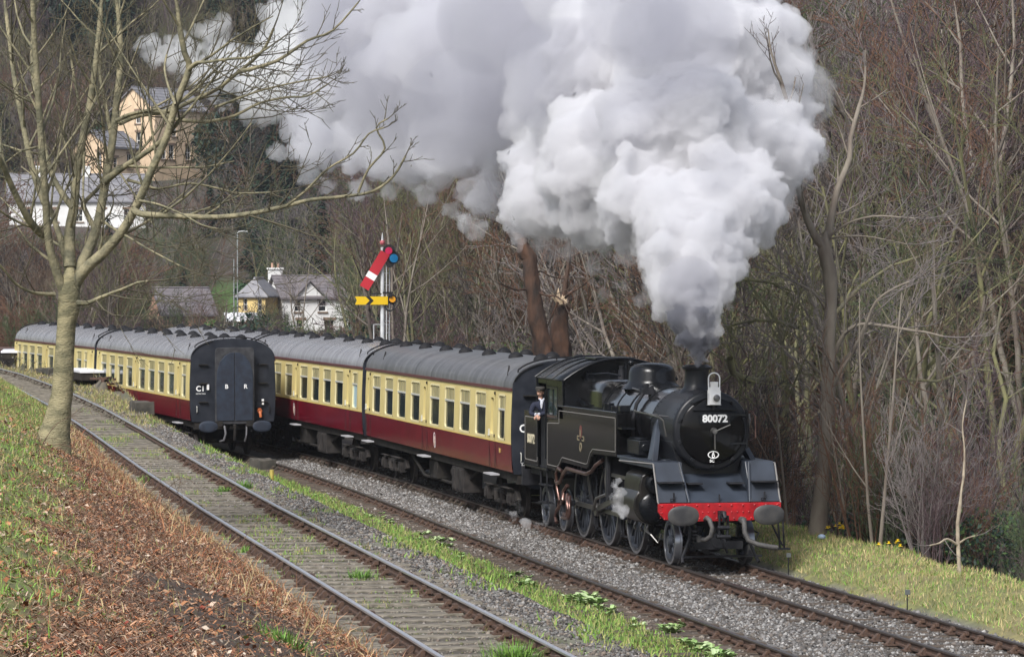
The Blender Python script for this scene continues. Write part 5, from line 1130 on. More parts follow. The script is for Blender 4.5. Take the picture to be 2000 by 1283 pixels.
bough('mossy bent bough arching behind the smokebox, just right of the chimney', [(1425, 700), (1432, 728), (1450, 738), (1480, 742), (1510, 737), (1530, 745)], 16, 82, m_bark[2], m_twig[3], seed=31)
bough('long mossy branch hanging left from the tall tree above the chimney', [(1560, 640), (1520, 628), (1480, 625), (1440, 632), (1400, 650)], 9, 80, m_bark[2], m_twig[3], L=2., seed=32)
for k_, (P_, w_, d_, lab_) in enumerate((([(1400, 560), (1450, 545), (1500, 550), (1550, 570), (1590, 560)], 8, 84, 'mossy crooked branch left of the tall tree, level with the smoke base'), ([(1625, 620), (1680, 560), (1740, 520), (1800, 500), (1860, 470)], 9, 88, 'long mossy branch rising right from behind the tall tree'), ([(1700, 760), (1760, 740), (1830, 745), (1900, 720), (1980, 730)], 8, 80, 'level tangled branch at mid height right of the tall tree'), ([(1960, 960), (1950, 860), (1965, 780), (1940, 690), (1955, 600)], 14, 78, 'mossy upright bough near the right edge'), ([(1470, 730), (1530, 700), (1580, 660), (1600, 610)], 7, 86, 'thin mossy branch just right of the headlamp'))):
    bough(lab_, P_, w_, d_, m_bark[2], m_twig[[3, 2, 6, 3, 2][k_]], L=2.4, seed=50+k_)
# ---- trees of the wood one can tell apart, right bank
rr = random.Random(77); NT = 0
labels_done = []
SPOTS = [(1735, 84, 1.15, 0), (1680, 92, 1.1, 2), (1790, 96, 1.25, 6), (1880, 88, 1.0, 3), (1960, 93, 1.2, 2), (1560, 98, 1.0, 2), (1500, 104, 1.1, 6), (1640, 108, 1.3, 0), (1850, 112, 1.3, 1), (1930, 118, 1.4, 5), (1720, 120, 1.4, 7), (1460, 116, 1.15, 4), (1580, 124, 1.3, 3), (1420, 112, 1.0, 2), (1990, 104, 1.3, 8), (1810, 130, 1.3, 1), (1540, 86, .8, 2), (1900, 100, 1.1, 6)]
for k, (px, d, s, v) in enumerate(SPOTS):
    x, y, z = ground_at(px, d, -.1); place_tree(v, (x, y, z), s, rr.uniform(0, 6.28), 'leafless woodland tree of the thicket right of the engine', 'bare trees in the wood right of the engine', tilt=rr.uniform(-.06, .06))
for k in range(34):
    px = 640+rr.random()*900; d = rr.uniform(118, 190)
    x, y, z = ground_at(px, d, -.1)
    if y - float(yM(x)) < 6.5: continue
    place_tree(rr.randrange(9), (x, y, z), rr.uniform(.6, 1.05), rr.uniform(0, 6.28), 'leafless tree on the slope behind the running train', 'bare trees behind the running train')
for px, d, s, v, lab in ((688, 170, .85, 2, 'slender many-stemmed tree in front of the white house, left of the signal'), (735, 165, .8, 6, 'mossy leafless tree just behind the signal post'), (800, 160, .9, 2, 'green-stemmed leaning tree right of the signal post'),
                         (590, 185, .75, 0, 'bare tree standing before the white house'), (428, 250, .5, 3, 'bare tree left of the lawn and the yellow house'), (385, 240, .5, 1, 'dark bare tree in front of the brick outbuilding')):
    x, y, z = ground_at(px, d, -.2); place_tree(v, (x, y, z), s, rr.uniform(0, 6), lab)
# birch sapling at the right edge
traced_tree('birch_sapling', 'thin pale sapling with a crooked stem at the right edge of the verge', tuple(at(1873, 1115, 64)), [(1873, 1118, 9), (1872, 1070, 8), (1870, 1020, 7), (1877, 970, 6), (1882, 930, 5)], [([(1882, 930), (1884, 880), (1880, 830), (1888, 780)], 5, 2, 0, 0), ([(1872, 1065), (1850, 1052), (1835, 1060), (1815, 1065)], 5, 3, 0, -.5), ([(1874, 1060), (1890, 1050), (1910, 1045)], 4, 2, 0, -.3)], 64, 4, mat('bark_birch', (.42, .36, .27), rough=.8, col2=(.2, .16, .12), scale=4), mat('bark_birch', (.4, .36, .28)), m_twig[0], twig_every=.35, twig_len=.7, kids_=(3, 2), minr=.005, seed=41)
# ---- shrubs along the verge edge: straight saplings and red-brown thicket
for k in range(44):
    px = rr.uniform(1400, 2050); d = {0: rr.uniform(62, 75), 1: rr.uniform(70, 90), 2: rr.uniform(85, 110)}[k % 3]
    if 1545 < px < 1690 and d < 80: continue
    x, y, z = ground_at(px, d, -.05); yy = max(y, float(yM(x))+4.3+rr.random()*1.2+.35*float(fnoise(np.array([x]), np.array([0.]), 3., 1)[0]))
    b_ = place('bare_shrub', BV[rr.choice([0, 1, 2, 2, 0, 3, 5, 4])], loc=(x, yy, terrain(x, yy)-.05), rz=rr.uniform(0, 6.28)); s = rr.uniform(.6, 1.25); b_.scale = (s, s, s*rr.uniform(.9, 1.6))
    tag(b_, 'bare red-brown shrub in the thicket along the grass verge', 'shrub', 'bare shrubs along the grass verge')
sap = MB(); rs_ = []
for k in range(17):
    px = 1530+rr.random()*300; d = rr.uniform(70, 84); x, y, z = ground_at(px, d); y = max(y, float(yM(x))+4.2); z = terrain(x, y); limbs, twigs = [], []
    grow(rr, Vector((0, 0, -.1)), Vector((rr.uniform(-.25, .25), rr.uniform(-.3, .3), 1)).normalized(), rr.uniform(3, 6.5), rr.uniform(.025, .055), 0, limbs, twigs, .05, 0, .07, (4, 3, 2), .35, .3, .006, (.3, .6))
    lt = tube_np(limbs, 6); Vp, Fp = prisms(twigs, 3); V = np.concatenate([np.array(lt.v), Vp]); F = np.concatenate([np.array(lt.f), Fp+len(lt.v)])
    tag(place('sapling', np_mesh('sapling', V, F, m_bark[0]), loc=(x, y, z)), 'straight grey sapling stem among the trunks on the verge edge', 'sapling', 'saplings on the verge edge')
# ---- evergreen ivy and conifers
def evergreen(label, px, d, H, Wd, cols, n, size, py_base=None, seed=1, flat=1.3, name='evergreen_bush', cat='bush'):
    g_ = np.random.default_rng(seed); x, y, z = ground_at(px, d) if py_base is None else tuple(at(px, py_base, d))
    C = [(g_.uniform(-Wd, Wd)*.5, g_.uniform(-Wd, Wd)*.5, H*(.15+.8*g_.random())) for _ in range(14)]; Rd = [Wd*(.22+.2*g_.random())*(1.15-.6*c[2]/H) for c in C]
    V, F, Cc = leaf_cloud(seed, C, Rd, n, size, cols, flat); t = thing(name, label, cat, (x, y, z)); place('foliage', np_mesh('foliage', V, F, m_leaf, False, Cc), t)
    MB().tube([(0, 0, -.5), (0, 0, H*.5), (.1, 0, H*.85)], [.16, .1, .03], 7).build('trunk', m_bark[1], t, 60); return t
# ================================================================ far woods as masses: instanced on points
def scatter(name, label, meshes, P, S, rots, kind='stuff', patchy=False):
    """one object whose points carry instanced meshes"""
    src = bpy.data.collections.new(name+'_sources')
    for i, ms in enumerate(meshes):
        for me in (ms if isinstance(ms, (list, tuple)) else [ms]): pass
        o = bpy.data.objects.new('%s_%02d' % (name, i), ms); src.objects.link(o)
    me = bpy.data.meshes.new(name); me.vertices.add(len(P)); me.vertices.foreach_set('co', np.asarray(P, np.float32).ravel())
    for an, arr, ty in (('scl', S, 'FLOAT'), ('rz', rots, 'FLOAT')):
        a = me.attributes.new(an, ty, 'POINT'); a.data.foreach_set('value', np.asarray(arr, np.float32))
    a = me.attributes.new('pick', 'INT', 'POINT'); Pn = np.asarray(P, float); pk = RNG.integers(0, len(meshes), len(P))
    if patchy: q = np.floor((vnoise(Pn*[1, 1, .3], 26., 3)*1.3-.15+RNG.normal(0, .07, len(P)))*len(meshes)); pk = np.clip(q, 0, len(meshes)-1)
    a.data.foreach_set('value', pk.astype(np.int32))
    o = place(name, me); o['kind'] = kind; o['label'] = label
    ng = bpy.data.node_groups.new(name, 'GeometryNodeTree'); ng.interface.new_socket('Geometry', in_out='INPUT', socket_type='NodeSocketGeometry'); ng.interface.new_socket('Geometry', in_out='OUTPUT', socket_type='NodeSocketGeometry')
    n, l = ng.nodes, ng.links; gi = n.new('NodeGroupInput'); go = n.new('NodeGroupOutput'); ip = n.new('GeometryNodeInstanceOnPoints'); ci = n.new('GeometryNodeCollectionInfo')
    ci.inputs['Collection'].default_value = src; ci.inputs['Separate Children'].default_value = True; ci.inputs['Reset Children'].default_value = True
    def attr(nm, ty): q = n.new('GeometryNodeInputNamedAttribute'); q.data_type = ty; q.inputs[0].default_value = nm; return q.outputs[0]
    cx = n.new('ShaderNodeCombineXYZ'); l.new(attr('rz', 'FLOAT'), cx.inputs[2])
    l.new(gi.outputs[0], ip.inputs['Points']); l.new(ci.outputs[0], ip.inputs['Instance']); ip.inputs['Pick Instance'].default_value = True
    l.new(attr('pick', 'INT'), ip.inputs['Instance Index']); l.new(cx.outputs[0], ip.inputs['Rotation']); l.new(attr('scl', 'FLOAT'), ip.inputs['Scale'])
    l.new(ip.outputs[0], go.inputs[0]); md = o.modifiers.new('scatter', 'NODES'); md.node_group = ng; return o
def joined(a, b):
    bm = bmesh.new(); bm.from_mesh(a); k = len(bm.faces); bm.from_mesh(b); bm.faces.ensure_lookup_table()
    me = bpy.data.meshes.new('woodland_tree'); na = max(1, len(a.materials))
    for i, f in enumerate(bm.faces):
        if i >= k: f.material_index += na
    bm.to_mesh(me); bm.free()
    for m in list(a.materials)+list(b.materials): me.materials.append(m)
    return me
WV = []
for i in range(8):
    bk_, tw_ = [(0, 5), (1, 1), (2, 3), (0, 2), (1, 5), (0, 6), (0, 0), (2, 7)][i]
    WV.append(joined(*tree_variant(500+i, H=10, r=.14, forks=2, kids_=[(6, 5, 4), (7, 5, 4)][i % 2], mb_=m_bark[bk_], mt=m_twig[tw_], minr=.022, fork_h=(.15, .35), trunk_n=6)))
def ylim(px, d):
    """how high (as a picture row) growth may reach so that the village stays in sight"""
    mg = 3.2*ppm(d)
    if d < 385 and -60 < px < 300: return 462
    if d < 412 and 120 < px < 430: return 350
    if d < 302 and 290-mg < px < 420+mg: return 628
    if d < 352 and 405-mg*.6 < px < 490+mg*.6: return 600
    if d < 335 and 445-mg < px < 690+mg*.4: return 645
    return -400
g_ = np.random.default_rng(5); P, S, Rz = [], [], []; PC, SC_ = [], []
for _ in range(9000):
    px = g_.uniform(-150, 2150); d = math.sqrt(g_.uniform(110**2, 640**2)); p = at(px, 548, d)
    x, y = p[0], p[1]
    if y - float(yM(x)) < 6.5 or (y < y_foot(x)-1 and x > -105): continue
    z = terrain(x, y)
    if 130 < px < 425 and 380 < d < 414: continue
    if 425 < px < 715 and 305 < d < 345: continue
    if 395 < px < 500 and 335 < d < 378: continue
    if 280 < px < 425 and 290 < d < 312: continue
    yl = ylim(px, d); top = CAM[2] + (548-yl)/FPX*d; s = g_.uniform(.65, 1.25); s = min(s, (top-z)/11)
    if s < .3 or (235 < px < 510 and d < 335) or (500 < px < 720 and d < 320 and g_.random() < .45): continue
    con = (90 < px < 250 and d > 430) or (405 < px < 640 and 350 < d < 470 and g_.random() < .45) or g_.random() < .012
    if con and d > 300: PC.append((x, y, z)); SC_.append(s*g_.uniform(.8, 1.2))
    else: P.append((x, y, z-.2)); S.append(s); Rz.append(g_.uniform(0, 6.28))
scatter('woodland', 'bare winter woodland covering the hillsides of the valley', WV, P, S, Rz, patchy=True)
def conifer_mesh(seed):
    g2 = np.random.default_rng(seed); H, n = 12., 2600; z = H*(1-np.sqrt(g2.random(n)))*.95+.6; r = (H-z)*.27*g2.uniform(.3, 1, n); a = g2.uniform(0, 6.28, n); p = np.stack([np.cos(a)*r, np.sin(a)*r, z-.25*r], 1)
    t = np.stack([np.cos(a), np.sin(a), g2.uniform(-.6, .1, n)], 1); b = np.cross(t, [0, 0, 1.]); s = g2.uniform(.2, .5, n)[:, None]
    V = np.stack([p-t*s, p+b*s*.5, p+t*s, p-b*s*.5], 1).reshape(-1, 3); C = np.repeat(np.array(DARKG)[g2.integers(0, 3, n)], 4, 0)
    return np_mesh('conifer', V, np.arange(4*n).reshape(-1, 4), m_leaf, False, C)
scatter('conifer_plantation', 'dark green conifers among the bare trees of the far hillside', [conifer_mesh(i) for i in range(3)], PC, SC_, np.zeros(len(PC)))
P, S, Rz = [], [], []
for _ in range(3600):
    px = g_.uniform(-60, 2150); d = math.sqrt(g_.uniform(68**2, 330**2)) if px > 1250 else math.sqrt(g_.uniform(105**2, 330**2)); p = at(px, 548, d); x, y = p[0], p[1]; v = y-float(yM(x))
    if v < (4.6 if x > -26 else 6): continue
    if 6.5 < v and y < y_foot(x)-.5 and x > -70 and g_.random() < .85: continue
    if (395 < px < 500 and 320 < d < 378) or (-20 < px < 300 and 355 < d < 412) or (430 < px < 710 and 300 < d < 345): continue
    z = terrain(x, y); s = g_.uniform(.6, 1.5); yl = ylim(px, d); s = min(s, (CAM[2]+(548-yl)/FPX*d-z)/3.2)
    if px > 1830 and d < 110 and g_.random() < .7: continue
    if s < .2 or (240 < px < 500 and d < 340 and g_.random() < .88) or (500 < px < 720 and d < 320 and g_.random() < .6): continue
    P.append((x, y, z-.05)); S.append(s); Rz.append(g_.uniform(0, 6.28))
BW = [bush_variant(700+i, H=3.0, stems=12, m=m_twig[[5, 1, 7, 6, 5, 3][i]], minr=.011, kids_=(5, 4, 2)) for i in range(6)]
scatter('undergrowth', 'tangled bare undergrowth below the trees', BW, P, S, Rz, patchy=True)
P, S, Rz = [], [], []
for _ in range(760):
    px = g_.uniform(350, 2100); d = math.sqrt(g_.uniform(78**2, 260**2)) if px > 1300 else math.sqrt(g_.uniform(112**2, 300**2)); p = at(px, 548, d); x, y = p[0], p[1]; v = y-float(yM(x))
    if v < 7 or (px < 500 and d > 190) or (y < y_foot(x)-1 and x > -70) or fnoise(np.array([x]), np.array([y]), 14., 9)[0] < -.3: continue
    z = terrain(x, y); s = g_.uniform(.5, 1.3); yl = ylim(px, d); s = min(s, (CAM[2]+(548-yl)/FPX*d-z)/3.4)
    if s < .2: continue
    P.append((x, y, z)); S.append(s); Rz.append(g_.uniform(0, 6.28))
IVY = []
for i in range(5):
    g2 = np.random.default_rng(900+i); C = [(g2.uniform(-.9, .9), g2.uniform(-.9, .9), g2.uniform(.2, 3.2)*(1 if k < 6 else .4)) for k in range(10)]; V_, F_, C_ = leaf_cloud(900+i, C, [.35+.5*g2.random() for _ in C], 900, .085, [GREENS, DARKG+GREENS, [(.09, .12, .035), (.06, .10, .03)], GREENS+[(.11, .12, .05)], DARKG][i], 1.2); IVY.append(np_mesh('ivy', V_, F_, m_leaf, False, C_))
scatter('ivy_cover', 'patches of green ivy and bramble on the wooded slopes', IVY, P, S, Rz)
# evergreens one can tell apart
evergreen('dark evergreen tree right of the tall stone house on the hill', 455, 398, 7.5, 7, DARKG, 5200, .30, seed=3, name='evergreen_tree', cat='tree')
evergreen('dark evergreen tree far right of the stone house, below the smoke', 525, 392, 6.0, 6.5, DARKG, 4200, .30, seed=4, name='evergreen_tree', cat='tree')
evergreen('tall dark evergreen on the slope between the stone house and the smoke', 492, 415, 8.5, 8, DARKG, 5200, .32, seed=33, name='evergreen_tree', cat='tree')
evergreen('lowest dark evergreen under the drifting smoke at left', 560, 372, 6.5, 7, DARKG, 4200, .30, seed=34, name='evergreen_tree', cat='tree')
evergreen('dark evergreen high on the hill above the stone house', 165, 445, 8.5, 7, DARKG, 4800, .34, seed=35, name='evergreen_tree', cat='tree')
evergreen('dark green holly left of the tall stone house', 196, 405, 6.5, 3.6, [(.02, .06, .03), (.03, .08, .04)], 3200, .26, seed=5, name='evergreen_tree', cat='tree')
evergreen('light green round evergreen behind the yellow house', 503, 345, 5.6, 3.4, [(.05, .11, .045), (.08, .15, .07), (.035, .08, .035)], 3200, .22, seed=6)
evergreen('ivy and bramble heaped round the foot of the two broken trunks', 1078, 117, 2.0, 2.4, GREENS+[(.10, .07, .04), (.12, .09, .05)], 1500, .09, seed=44)
evergreen('ivy covered bush on the slope behind the engine', 1240, 112, 3.2, 3.0, GREENS, 1800, .10, seed=7)
for k, (px, d, H) in enumerate(((950, 128, 4.5), (870, 140, 4.0), (1000, 135, 5.5), (1150, 140, 5.0))):
    evergreen(['dark ivy thicket left of the orange-barked trunk', 'ivy thicket right of the signal post', 'ivy thicket directly behind the orange-barked trunk', 'ivy thicket on the slope above the engine cab'][k], px, d, H, 3.2, GREENS, 1500, .11, seed=10+k)
for k, (px, d) in enumerate(((1790, 74.5), (1880, 71.5), (1700, 78), (1955, 70))):
    evergreen(['dark holly behind the sapling stems right of the tall tree', 'dark holly behind the pale birch sapling', 'dark holly between the tall tree and the saplings', 'dark holly at the right edge of the thicket'][k], px, d, 2.6, 2.4, DARKG+GREENS[:2], 3200, .055, seed=20+k)
# ================================================================ BUILDINGS
m_stone = mat('sandstone', (.68, .52, .36), rough=.85, col2=(.56, .42, .28), scale=1.3, bump=.4, bscale=5)
m_stone2 = mat('sandstone_side_lit', (.70, .54, .38), rough=.85, col2=(.58, .44, .30), scale=1.3, bump=.4, bscale=5)  # same stone, colour raised so the side walls look lit
m_slate = mat('slate', (.15, .15, .17), rough=.55, col2=(.22, .215, .225), scale=1.2, bump=.3, bscale=6)
m_slate2 = mat('slate_brown', (.17, .15, .155), rough=.6, col2=(.12, .11, .12), scale=1.0, bump=.3, bscale=6)
m_render = mat('white_render', (.78, .78, .77), rough=.8, col2=(.66, .66, .65), scale=.8)
m_yel = mat('yellow_render', (.70, .53, .22), rough=.8, col2=(.60, .44, .18), scale=.8)
m_brick = mat('red_brick', (.34, .19, .13), rough=.9, col2=(.42, .27, .2), scale=3)
m_win = mat('window_dark', (.02, .022, .026), rough=.1, spec=.6)
m_wfr = mat('window_frame_white', (.72, .72, .70), rough=.5)
m_lint = mat('stone_lintel', (.20, .14, .10), rough=.85)
def wall_holes(mb, O, U, N, L, z0, z1, holes, th=.3, gable=None):
    """wall in the plane O + u*U + z, with openings (u0,u1,z0,z1) that have reveals; N points outward"""
    us = sorted({0, L, *[h[0] for h in holes], *[h[1] for h in holes]}); zs = sorted({z0, z1, *[h[2] for h in holes], *[h[3] for h in holes]})
    P = lambda u, z, t=0: tuple(Vector(O)+Vector(U)*u+Vector((0, 0, z))-Vector(N)*t)
    for i in range(len(us)-1):
        for j in range(len(zs)-1):
            cu, cz = (us[i]+us[i+1])/2, (zs[j]+zs[j+1])/2
            if any(h[0] < cu < h[1] and h[2] < cz < h[3] for h in holes): continue
            mb.add([P(us[i], zs[j]), P(us[i+1], zs[j]), P(us[i+1], zs[j+1]), P(us[i], zs[j+1])], [(0, 1, 2, 3)])
    for (a, b, c, d) in holes:
        for p, q in (((a, c), (b, c)), ((b, c), (b, d)), ((b, d), (a, d)), ((a, d), (a, c))): mb.add([P(*p), P(*q), P(*q, th), P(*p, th)], [(0, 1, 2, 3)])
    if gable: mb.add([P(0, z1), P(L, z1), P(L/2, gable)], [(0, 1, 2)])
def add_windows(par, O, U, N, holes, bars=True, sill=True):
    for (a, b, c, d) in holes:
        P = lambda u, z, t: Vector(O)+Vector(U)*u+Vector((0, 0, z))-Vector(N)*t
        ang = math.atan2(U[1], U[0]); rot = Matrix.Rotation(ang, 3, 'Z'); f = MB(); w_, h = b-a, d-c
        for u, z, su, sz in ((a+.04, (c+d)/2, .08, h), (b-.04, (c+d)/2, .08, h), ((a+b)/2, c+.04, w_, .08), ((a+b)/2, d-.04, w_, .08), ((a+b)/2, (c+d)/2, w_, .07)): f.box(P(u, z, .18), (su, .07, sz), rot)
        if bars and w_ > .7: f.box(P((a+b)/2, (c+d)/2, .19), (.05, .05, h), rot)
        wo = f.build('window', m_wfr, par, 0); g = MB(); g.box(P((a+b)/2, (c+d)/2, .24), (w_-.02, .03, h-.02), rot); g.build('pane', m_win, wo, 0)
        if sill: s = MB(); s.box(P((a+b)/2, c-.07, -.03), (w_+.25, .16, .13), rot); s.box(P((a+b)/2, d+.12, -.01), (w_+.3, .1, .24), rot); s.build('sill_and_lintel', m_lint, wo, 0)
def house(name, label, px, d, zb, ang, Ls, Lg, ze, zr, mw, mr, side_h=(), gab_h=(), mg=None, chim=(), over=.3, hip=False, cat='house', bars=True, sill=True):
    p = at(px, 548, d); t = thing(name, label, cat, (p[0], p[1], zb), R(ang))
    w_ = MB(); wall_holes(w_, (0, 0, 0), (1, 0, 0), (0, -1, 0), Ls, -4, ze, list(side_h)); wall_holes(w_, (0, Lg, 0), (1, 0, 0), (0, 1, 0), Ls, -4, ze, []); 
    wall_holes(w_, (Ls, 0, 0), (0, 1, 0), (1, 0, 0), Lg, -4, ze, [], gable=None if hip else zr)
    w_.build('wall', mw, t, 0)
    gw = MB(); wall_holes(gw, (0, 0, 0), (0, 1, 0), (-1, 0, 0), Lg, -4, ze, list(gab_h), gable=None if hip else zr); gw.build('gable_wall', mg or mw, t, 0)
    r = MB(); k = (zr-ze)/(Lg/2); dz = over*k; th = .14; hx = Lg/2 if hip else 0
    A = [(-over, -over, ze-dz), (Ls+over, -over, ze-dz), (Ls+over-hx*1.0, Lg/2, zr), (-over+hx*1.0, Lg/2, zr), (-over, Lg+over, ze-dz), (Ls+over, Lg+over, ze-dz)]
    r.add(A + [(x, y, z+th) for x, y, z in A], [(0, 1, 2, 3), (3, 2, 5, 4), (6, 7, 8, 9), (9, 8, 11, 10), (0, 1, 7, 6), (4, 5, 11, 10)] + ([(0, 3, 4), (1, 2, 5), (6, 9, 10), (7, 8, 11), (0, 4, 10, 6), (1, 5, 11, 7)] if hip else [(0, 3, 9, 6), (3, 4, 10, 9), (1, 2, 8, 7), (2, 5, 11, 8)]))
    ro = r.build('roof', mr, t, 0)
    sl = MB(); nrow = 7                                   # courses of slates standing a little proud
    if not hip:
        for i in range(nrow):
            for sg in (0, 1):
                f0, f1 = i/nrow, (i+.97)/nrow; y0, y1 = -over+(Lg/2+over)*f0, -over+(Lg/2+over)*f1; z0, z1 = ze-dz+(zr-ze+dz)*f0+th, ze-dz+(zr-ze+dz)*f1+th
                if sg: y0, y1 = Lg-y0, Lg-y1
                sl.add([(-over, y0, z0+.05), (Ls+over, y0, z0+.05), (Ls+over, y1, z1+.012), (-over, y1, z1+.012), (-over, y0, z0), (Ls+over, y0, z0)], [(0, 1, 2, 3), (0, 1, 5, 4)])
        sl.build('slate_course', mr, ro, 0)
    rd = MB(); rd.tube([(-over, Lg/2, zr+th), (Ls+over, Lg/2, zr+th)] if not hip else [(hx-over, Lg/2, zr+th), (Ls+over-hx, Lg/2, zr+th)], .11, 6); rd.build('ridge', mr, ro, 0)
    for (cx, cy, w2, h2) in chim:
        c = MB(); c.box((cx, cy, zr+h2/2-.9), (w2, w2*.8, h2+1.8)); c.box((cx, cy, zr+h2-.05), (w2+.18, w2*.8+.18, .18)); co_ = c.build('chimney', mg or mw, ro, 0); q = MB()
        for s in (-1, 1): q.cyl((cx+s*w2*.25, cy, zr+h2), (cx+s*w2*.25, cy, zr+h2+.5), .13, .11, 10)
        q.build('chimney_pot', m_brick, co_, 40)
    add_windows(t, (0, 0, 0), (1, 0, 0), (0, -1, 0), side_h, bars, sill); add_windows(t, (0, 0, 0), (0, 1, 0), (-1, 0, 0), gab_h, bars, sill)
    return t
house('stone_house', 'tall three-storey sandstone house on the hill with a steep gable', 303, 400, 18.0, 128, 8.6, 7.2, 7.9, 10.4, m_stone2, m_slate, side_h=[(1.0, 1.9, .4+1.6, 3.7), (2.3, 3.2, 2.0, 3.7), (5.0, 6.0, 2.0, 3.7), (2.7, 3.6, 4.7, 6.2)], gab_h=[(2.4, 3.3, 6.2, 7.7), (2.1, 3.2, 3.2, 5.2)], mg=m_stone)
house('stone_house', 'lower sandstone wing with its own gable, in front of the tall house', 214, 390, 17.6, 132, 5.2, 5.6, 3.4, 5.2, m_stone2, m_slate, side_h=[(.7, 1.4, 1.0, 2.2), (3.0, 3.9, 1.0, 2.7)], gab_h=[(1.2, 2.0, 1.2, 2.9)], mg=m_stone)
house('cottage_row', 'white rendered cottage row with a long slate roof below the stone house', 18, 376, 10.6, 86, 15.0, 6.0, 4.0, 6.8, m_render, m_slate, side_h=[(1.5, 2.4, 1.6, 3.0), (4.6, 5.4, 1.6, 3.0), (7.2, 8.1, 1.6, 3.0), (9.7, 10.6, 1.6, 3.0), (12.6, 13.5, 1.6, 3.0)], chim=[(3., 3., .9, 1.0), (8.5, 3, .9, 1.0)])
house('brick_outbuilding', 'brick outbuilding with a brown slate roof and an overgrown gable', 318, 300, 0.4, 102, 4.8, 4.6, 2.4, 4.5, m_brick, m_slate2, side_h=[(1.2, 1.9, .9, 1.7)], cat='outbuilding')
house('yellow_house', 'yellow rendered house with a grey hipped roof beside the white house', 518, 322, .4, 158, 5.5, 2.6, 4.0, 5.4, m_yel, m_slate, gab_h=[(.35, .75, 2.4, 3.6), (1.75, 2.15, 2.4, 3.6)], over=.3, bars=False, sill=False, hip=True)
wh_ = house('white_house', 'white gabled house with a long grey roof behind the bare trees', 552, 326, .0, 98, 7.0, 5.6, 4.1, 6.0, m_render, m_slate2, side_h=[(1.2, 1.9, 2.7, 3.8), (3.6, 4.4, 2.7, 3.8), (1.4, 2.2, .6, 1.9), (4.2, 5.2, .6, 1.9)], gab_h=[(2.5, 3.4, 3.4, 5.0) if False else (2.4, 3.5, 2.6, 4.0), (2.4, 3.5, .2, 1.5)], chim=[(.6, 4.6, 1.2, .9)], bars=False)
gw2 = MB(); gw2.prism([(1.3, 4.05), (4.1, 4.05), (2.7, 5.5)], 'y', -.06, 1.8); gw2.build('dormer_gable', m_render, wh_, 0)
gr2 = MB()
for s_ in (-1, 1): gr2.add([(2.7, -.3, 5.60), (2.7, 2.2, 5.60), (2.7+s_*1.65, 2.2, 3.95), (2.7+s_*1.65, -.3, 3.95), (2.7, -.3, 5.72), (2.7, 2.2, 5.72), (2.7+s_*1.65, 2.2, 4.07), (2.7+s_*1.65, -.3, 4.07)], [(0, 1, 2, 3), (4, 5, 6, 7), (0, 3, 7, 4), (2, 3, 7, 6)])
gr2.build('dormer_roof', m_slate2, wh_, 0)
cn = thing('conservatory', 'white conservatory with a pale roof in front of the yellow house', 'conservatory', tuple(np.append(at(510, 548, 316)[:2], -.05)), R(176))
c_ = MB()
for (x0, x1) in ((0, 3.0),):
    pass
for u in np.linspace(0, 3.1, 7): c_.box((0, u, .9), (.10, .10, 1.9))
for u in np.linspace(0, 2.6, 4): c_.box((u, 0, .9), (.10, .10, 1.9)); c_.box((u, 3.1, .9), (.1, .1, 1.9))
for z in (.05, .75, 1.85): c_.box((0, 1.55, z), (.09, 3.2, .09)); c_.box((1.3, 0, z), (2.6, .09, .09)); c_.box((1.3, 3.1, z), (2.6, .09, .09))
c_.box((0.0, 1.55, -.4), (.12, 3.2, .8)); c_.build('frame', m_render, cn, 0)
for i in range(6): g2 = MB(); g2.box((.02, .26+i*.517, 1.3), (.02, .40, 1.0)); g2.build('pane', m_win, cn, 0)
rr_ = MB(); rr_.add([(-.2, -.2, 1.95), (-.2, 3.3, 1.95), (2.7, 3.3, 2.75), (2.7, -.2, 2.75), (1.3, .9, 2.75), (1.3, 2.2, 2.75)], [(0, 1, 5, 4), (0, 4, 3), (1, 2, 5), (4, 5, 2, 3)]); rr_.build('roof', mat('polycarbonate', (.82, .84, .88), rough=.4), cn, 0)
# lamp posts in the village
for px, d, y0, h, lab, head_ in ((464, 300, 575, 5.4, 'slim grey street lamp left of the yellow house', 1), (457, 302, 585, 3.6, 'plain thin pole beside the street lamp', 0)):
    p = at(px, y0, d); t = thing('street_lamp' if head_ else 'pole', lab, 'street lamp' if head_ else 'pole', tuple(p)); q = MB(); q.tube([(0, 0, -2), (0, 0, h)], [.07, .05], 8); q.build('post', mat('galvanised', (.28, .30, .30), rough=.5, metal=.3), t, 60)
    if head_: q = MB(); q.tube([(0, 0, h), (.1, .1, h+.12), (.25, .5, h+.18)], .04, 6); q.box((.3, .6, h+.16), (.2, .45, .1)); q.build('lamp_head', mat('galvanised2', (.5, .52, .52), rough=.4), t, 0)
# ---- semaphore signal
ps = at(747, 672, 108.5); zg = -.2
sg = thing('semaphore_signal', 'white post signal with a lowered red arm above a level yellow fishtail arm', 'railway signal', (ps[0], ps[1], zg))
m_post = mat('signal_post_white', (.55, .56, .57), rough=.5, col2=(.40, .41, .42), scale=3); m_sred = mat('signal_red', (.42, .018, .03), rough=.45); m_syel = mat('signal_yellow', (.68, .44, .008), rough=.45); m_sblk = mat('signal_black', (.012, .012, .014), rough=.5)
zz = lambda py: float(at(747, py, 108.5)[2]) - zg
sc_ = 1/ppm(108.5)
q = MB(); q.tube([(0, 0, 0), (0, 0, zz(483))], [.085, .055], 12); q.build('post', m_post, sg, 60)
q = MB(); q.cyl((.05, .12, 2.0), (.05, .12, zz(510)), .016, n=6); q.build('operating_rod', m_post, sg, 60)
q = MB(); q.sphere((0, 0, zz(474)), .085, 12, 8); q.build('finial_ball', mat('finial_pink', (.45, .1, .12), rough=.5), sg, 60)
q = MB(); q.cyl((0, 0, zz(471)), (0, 0, zz(455)), .045, .01, 10); q.build('finial_spike', m_post, sg, 60)
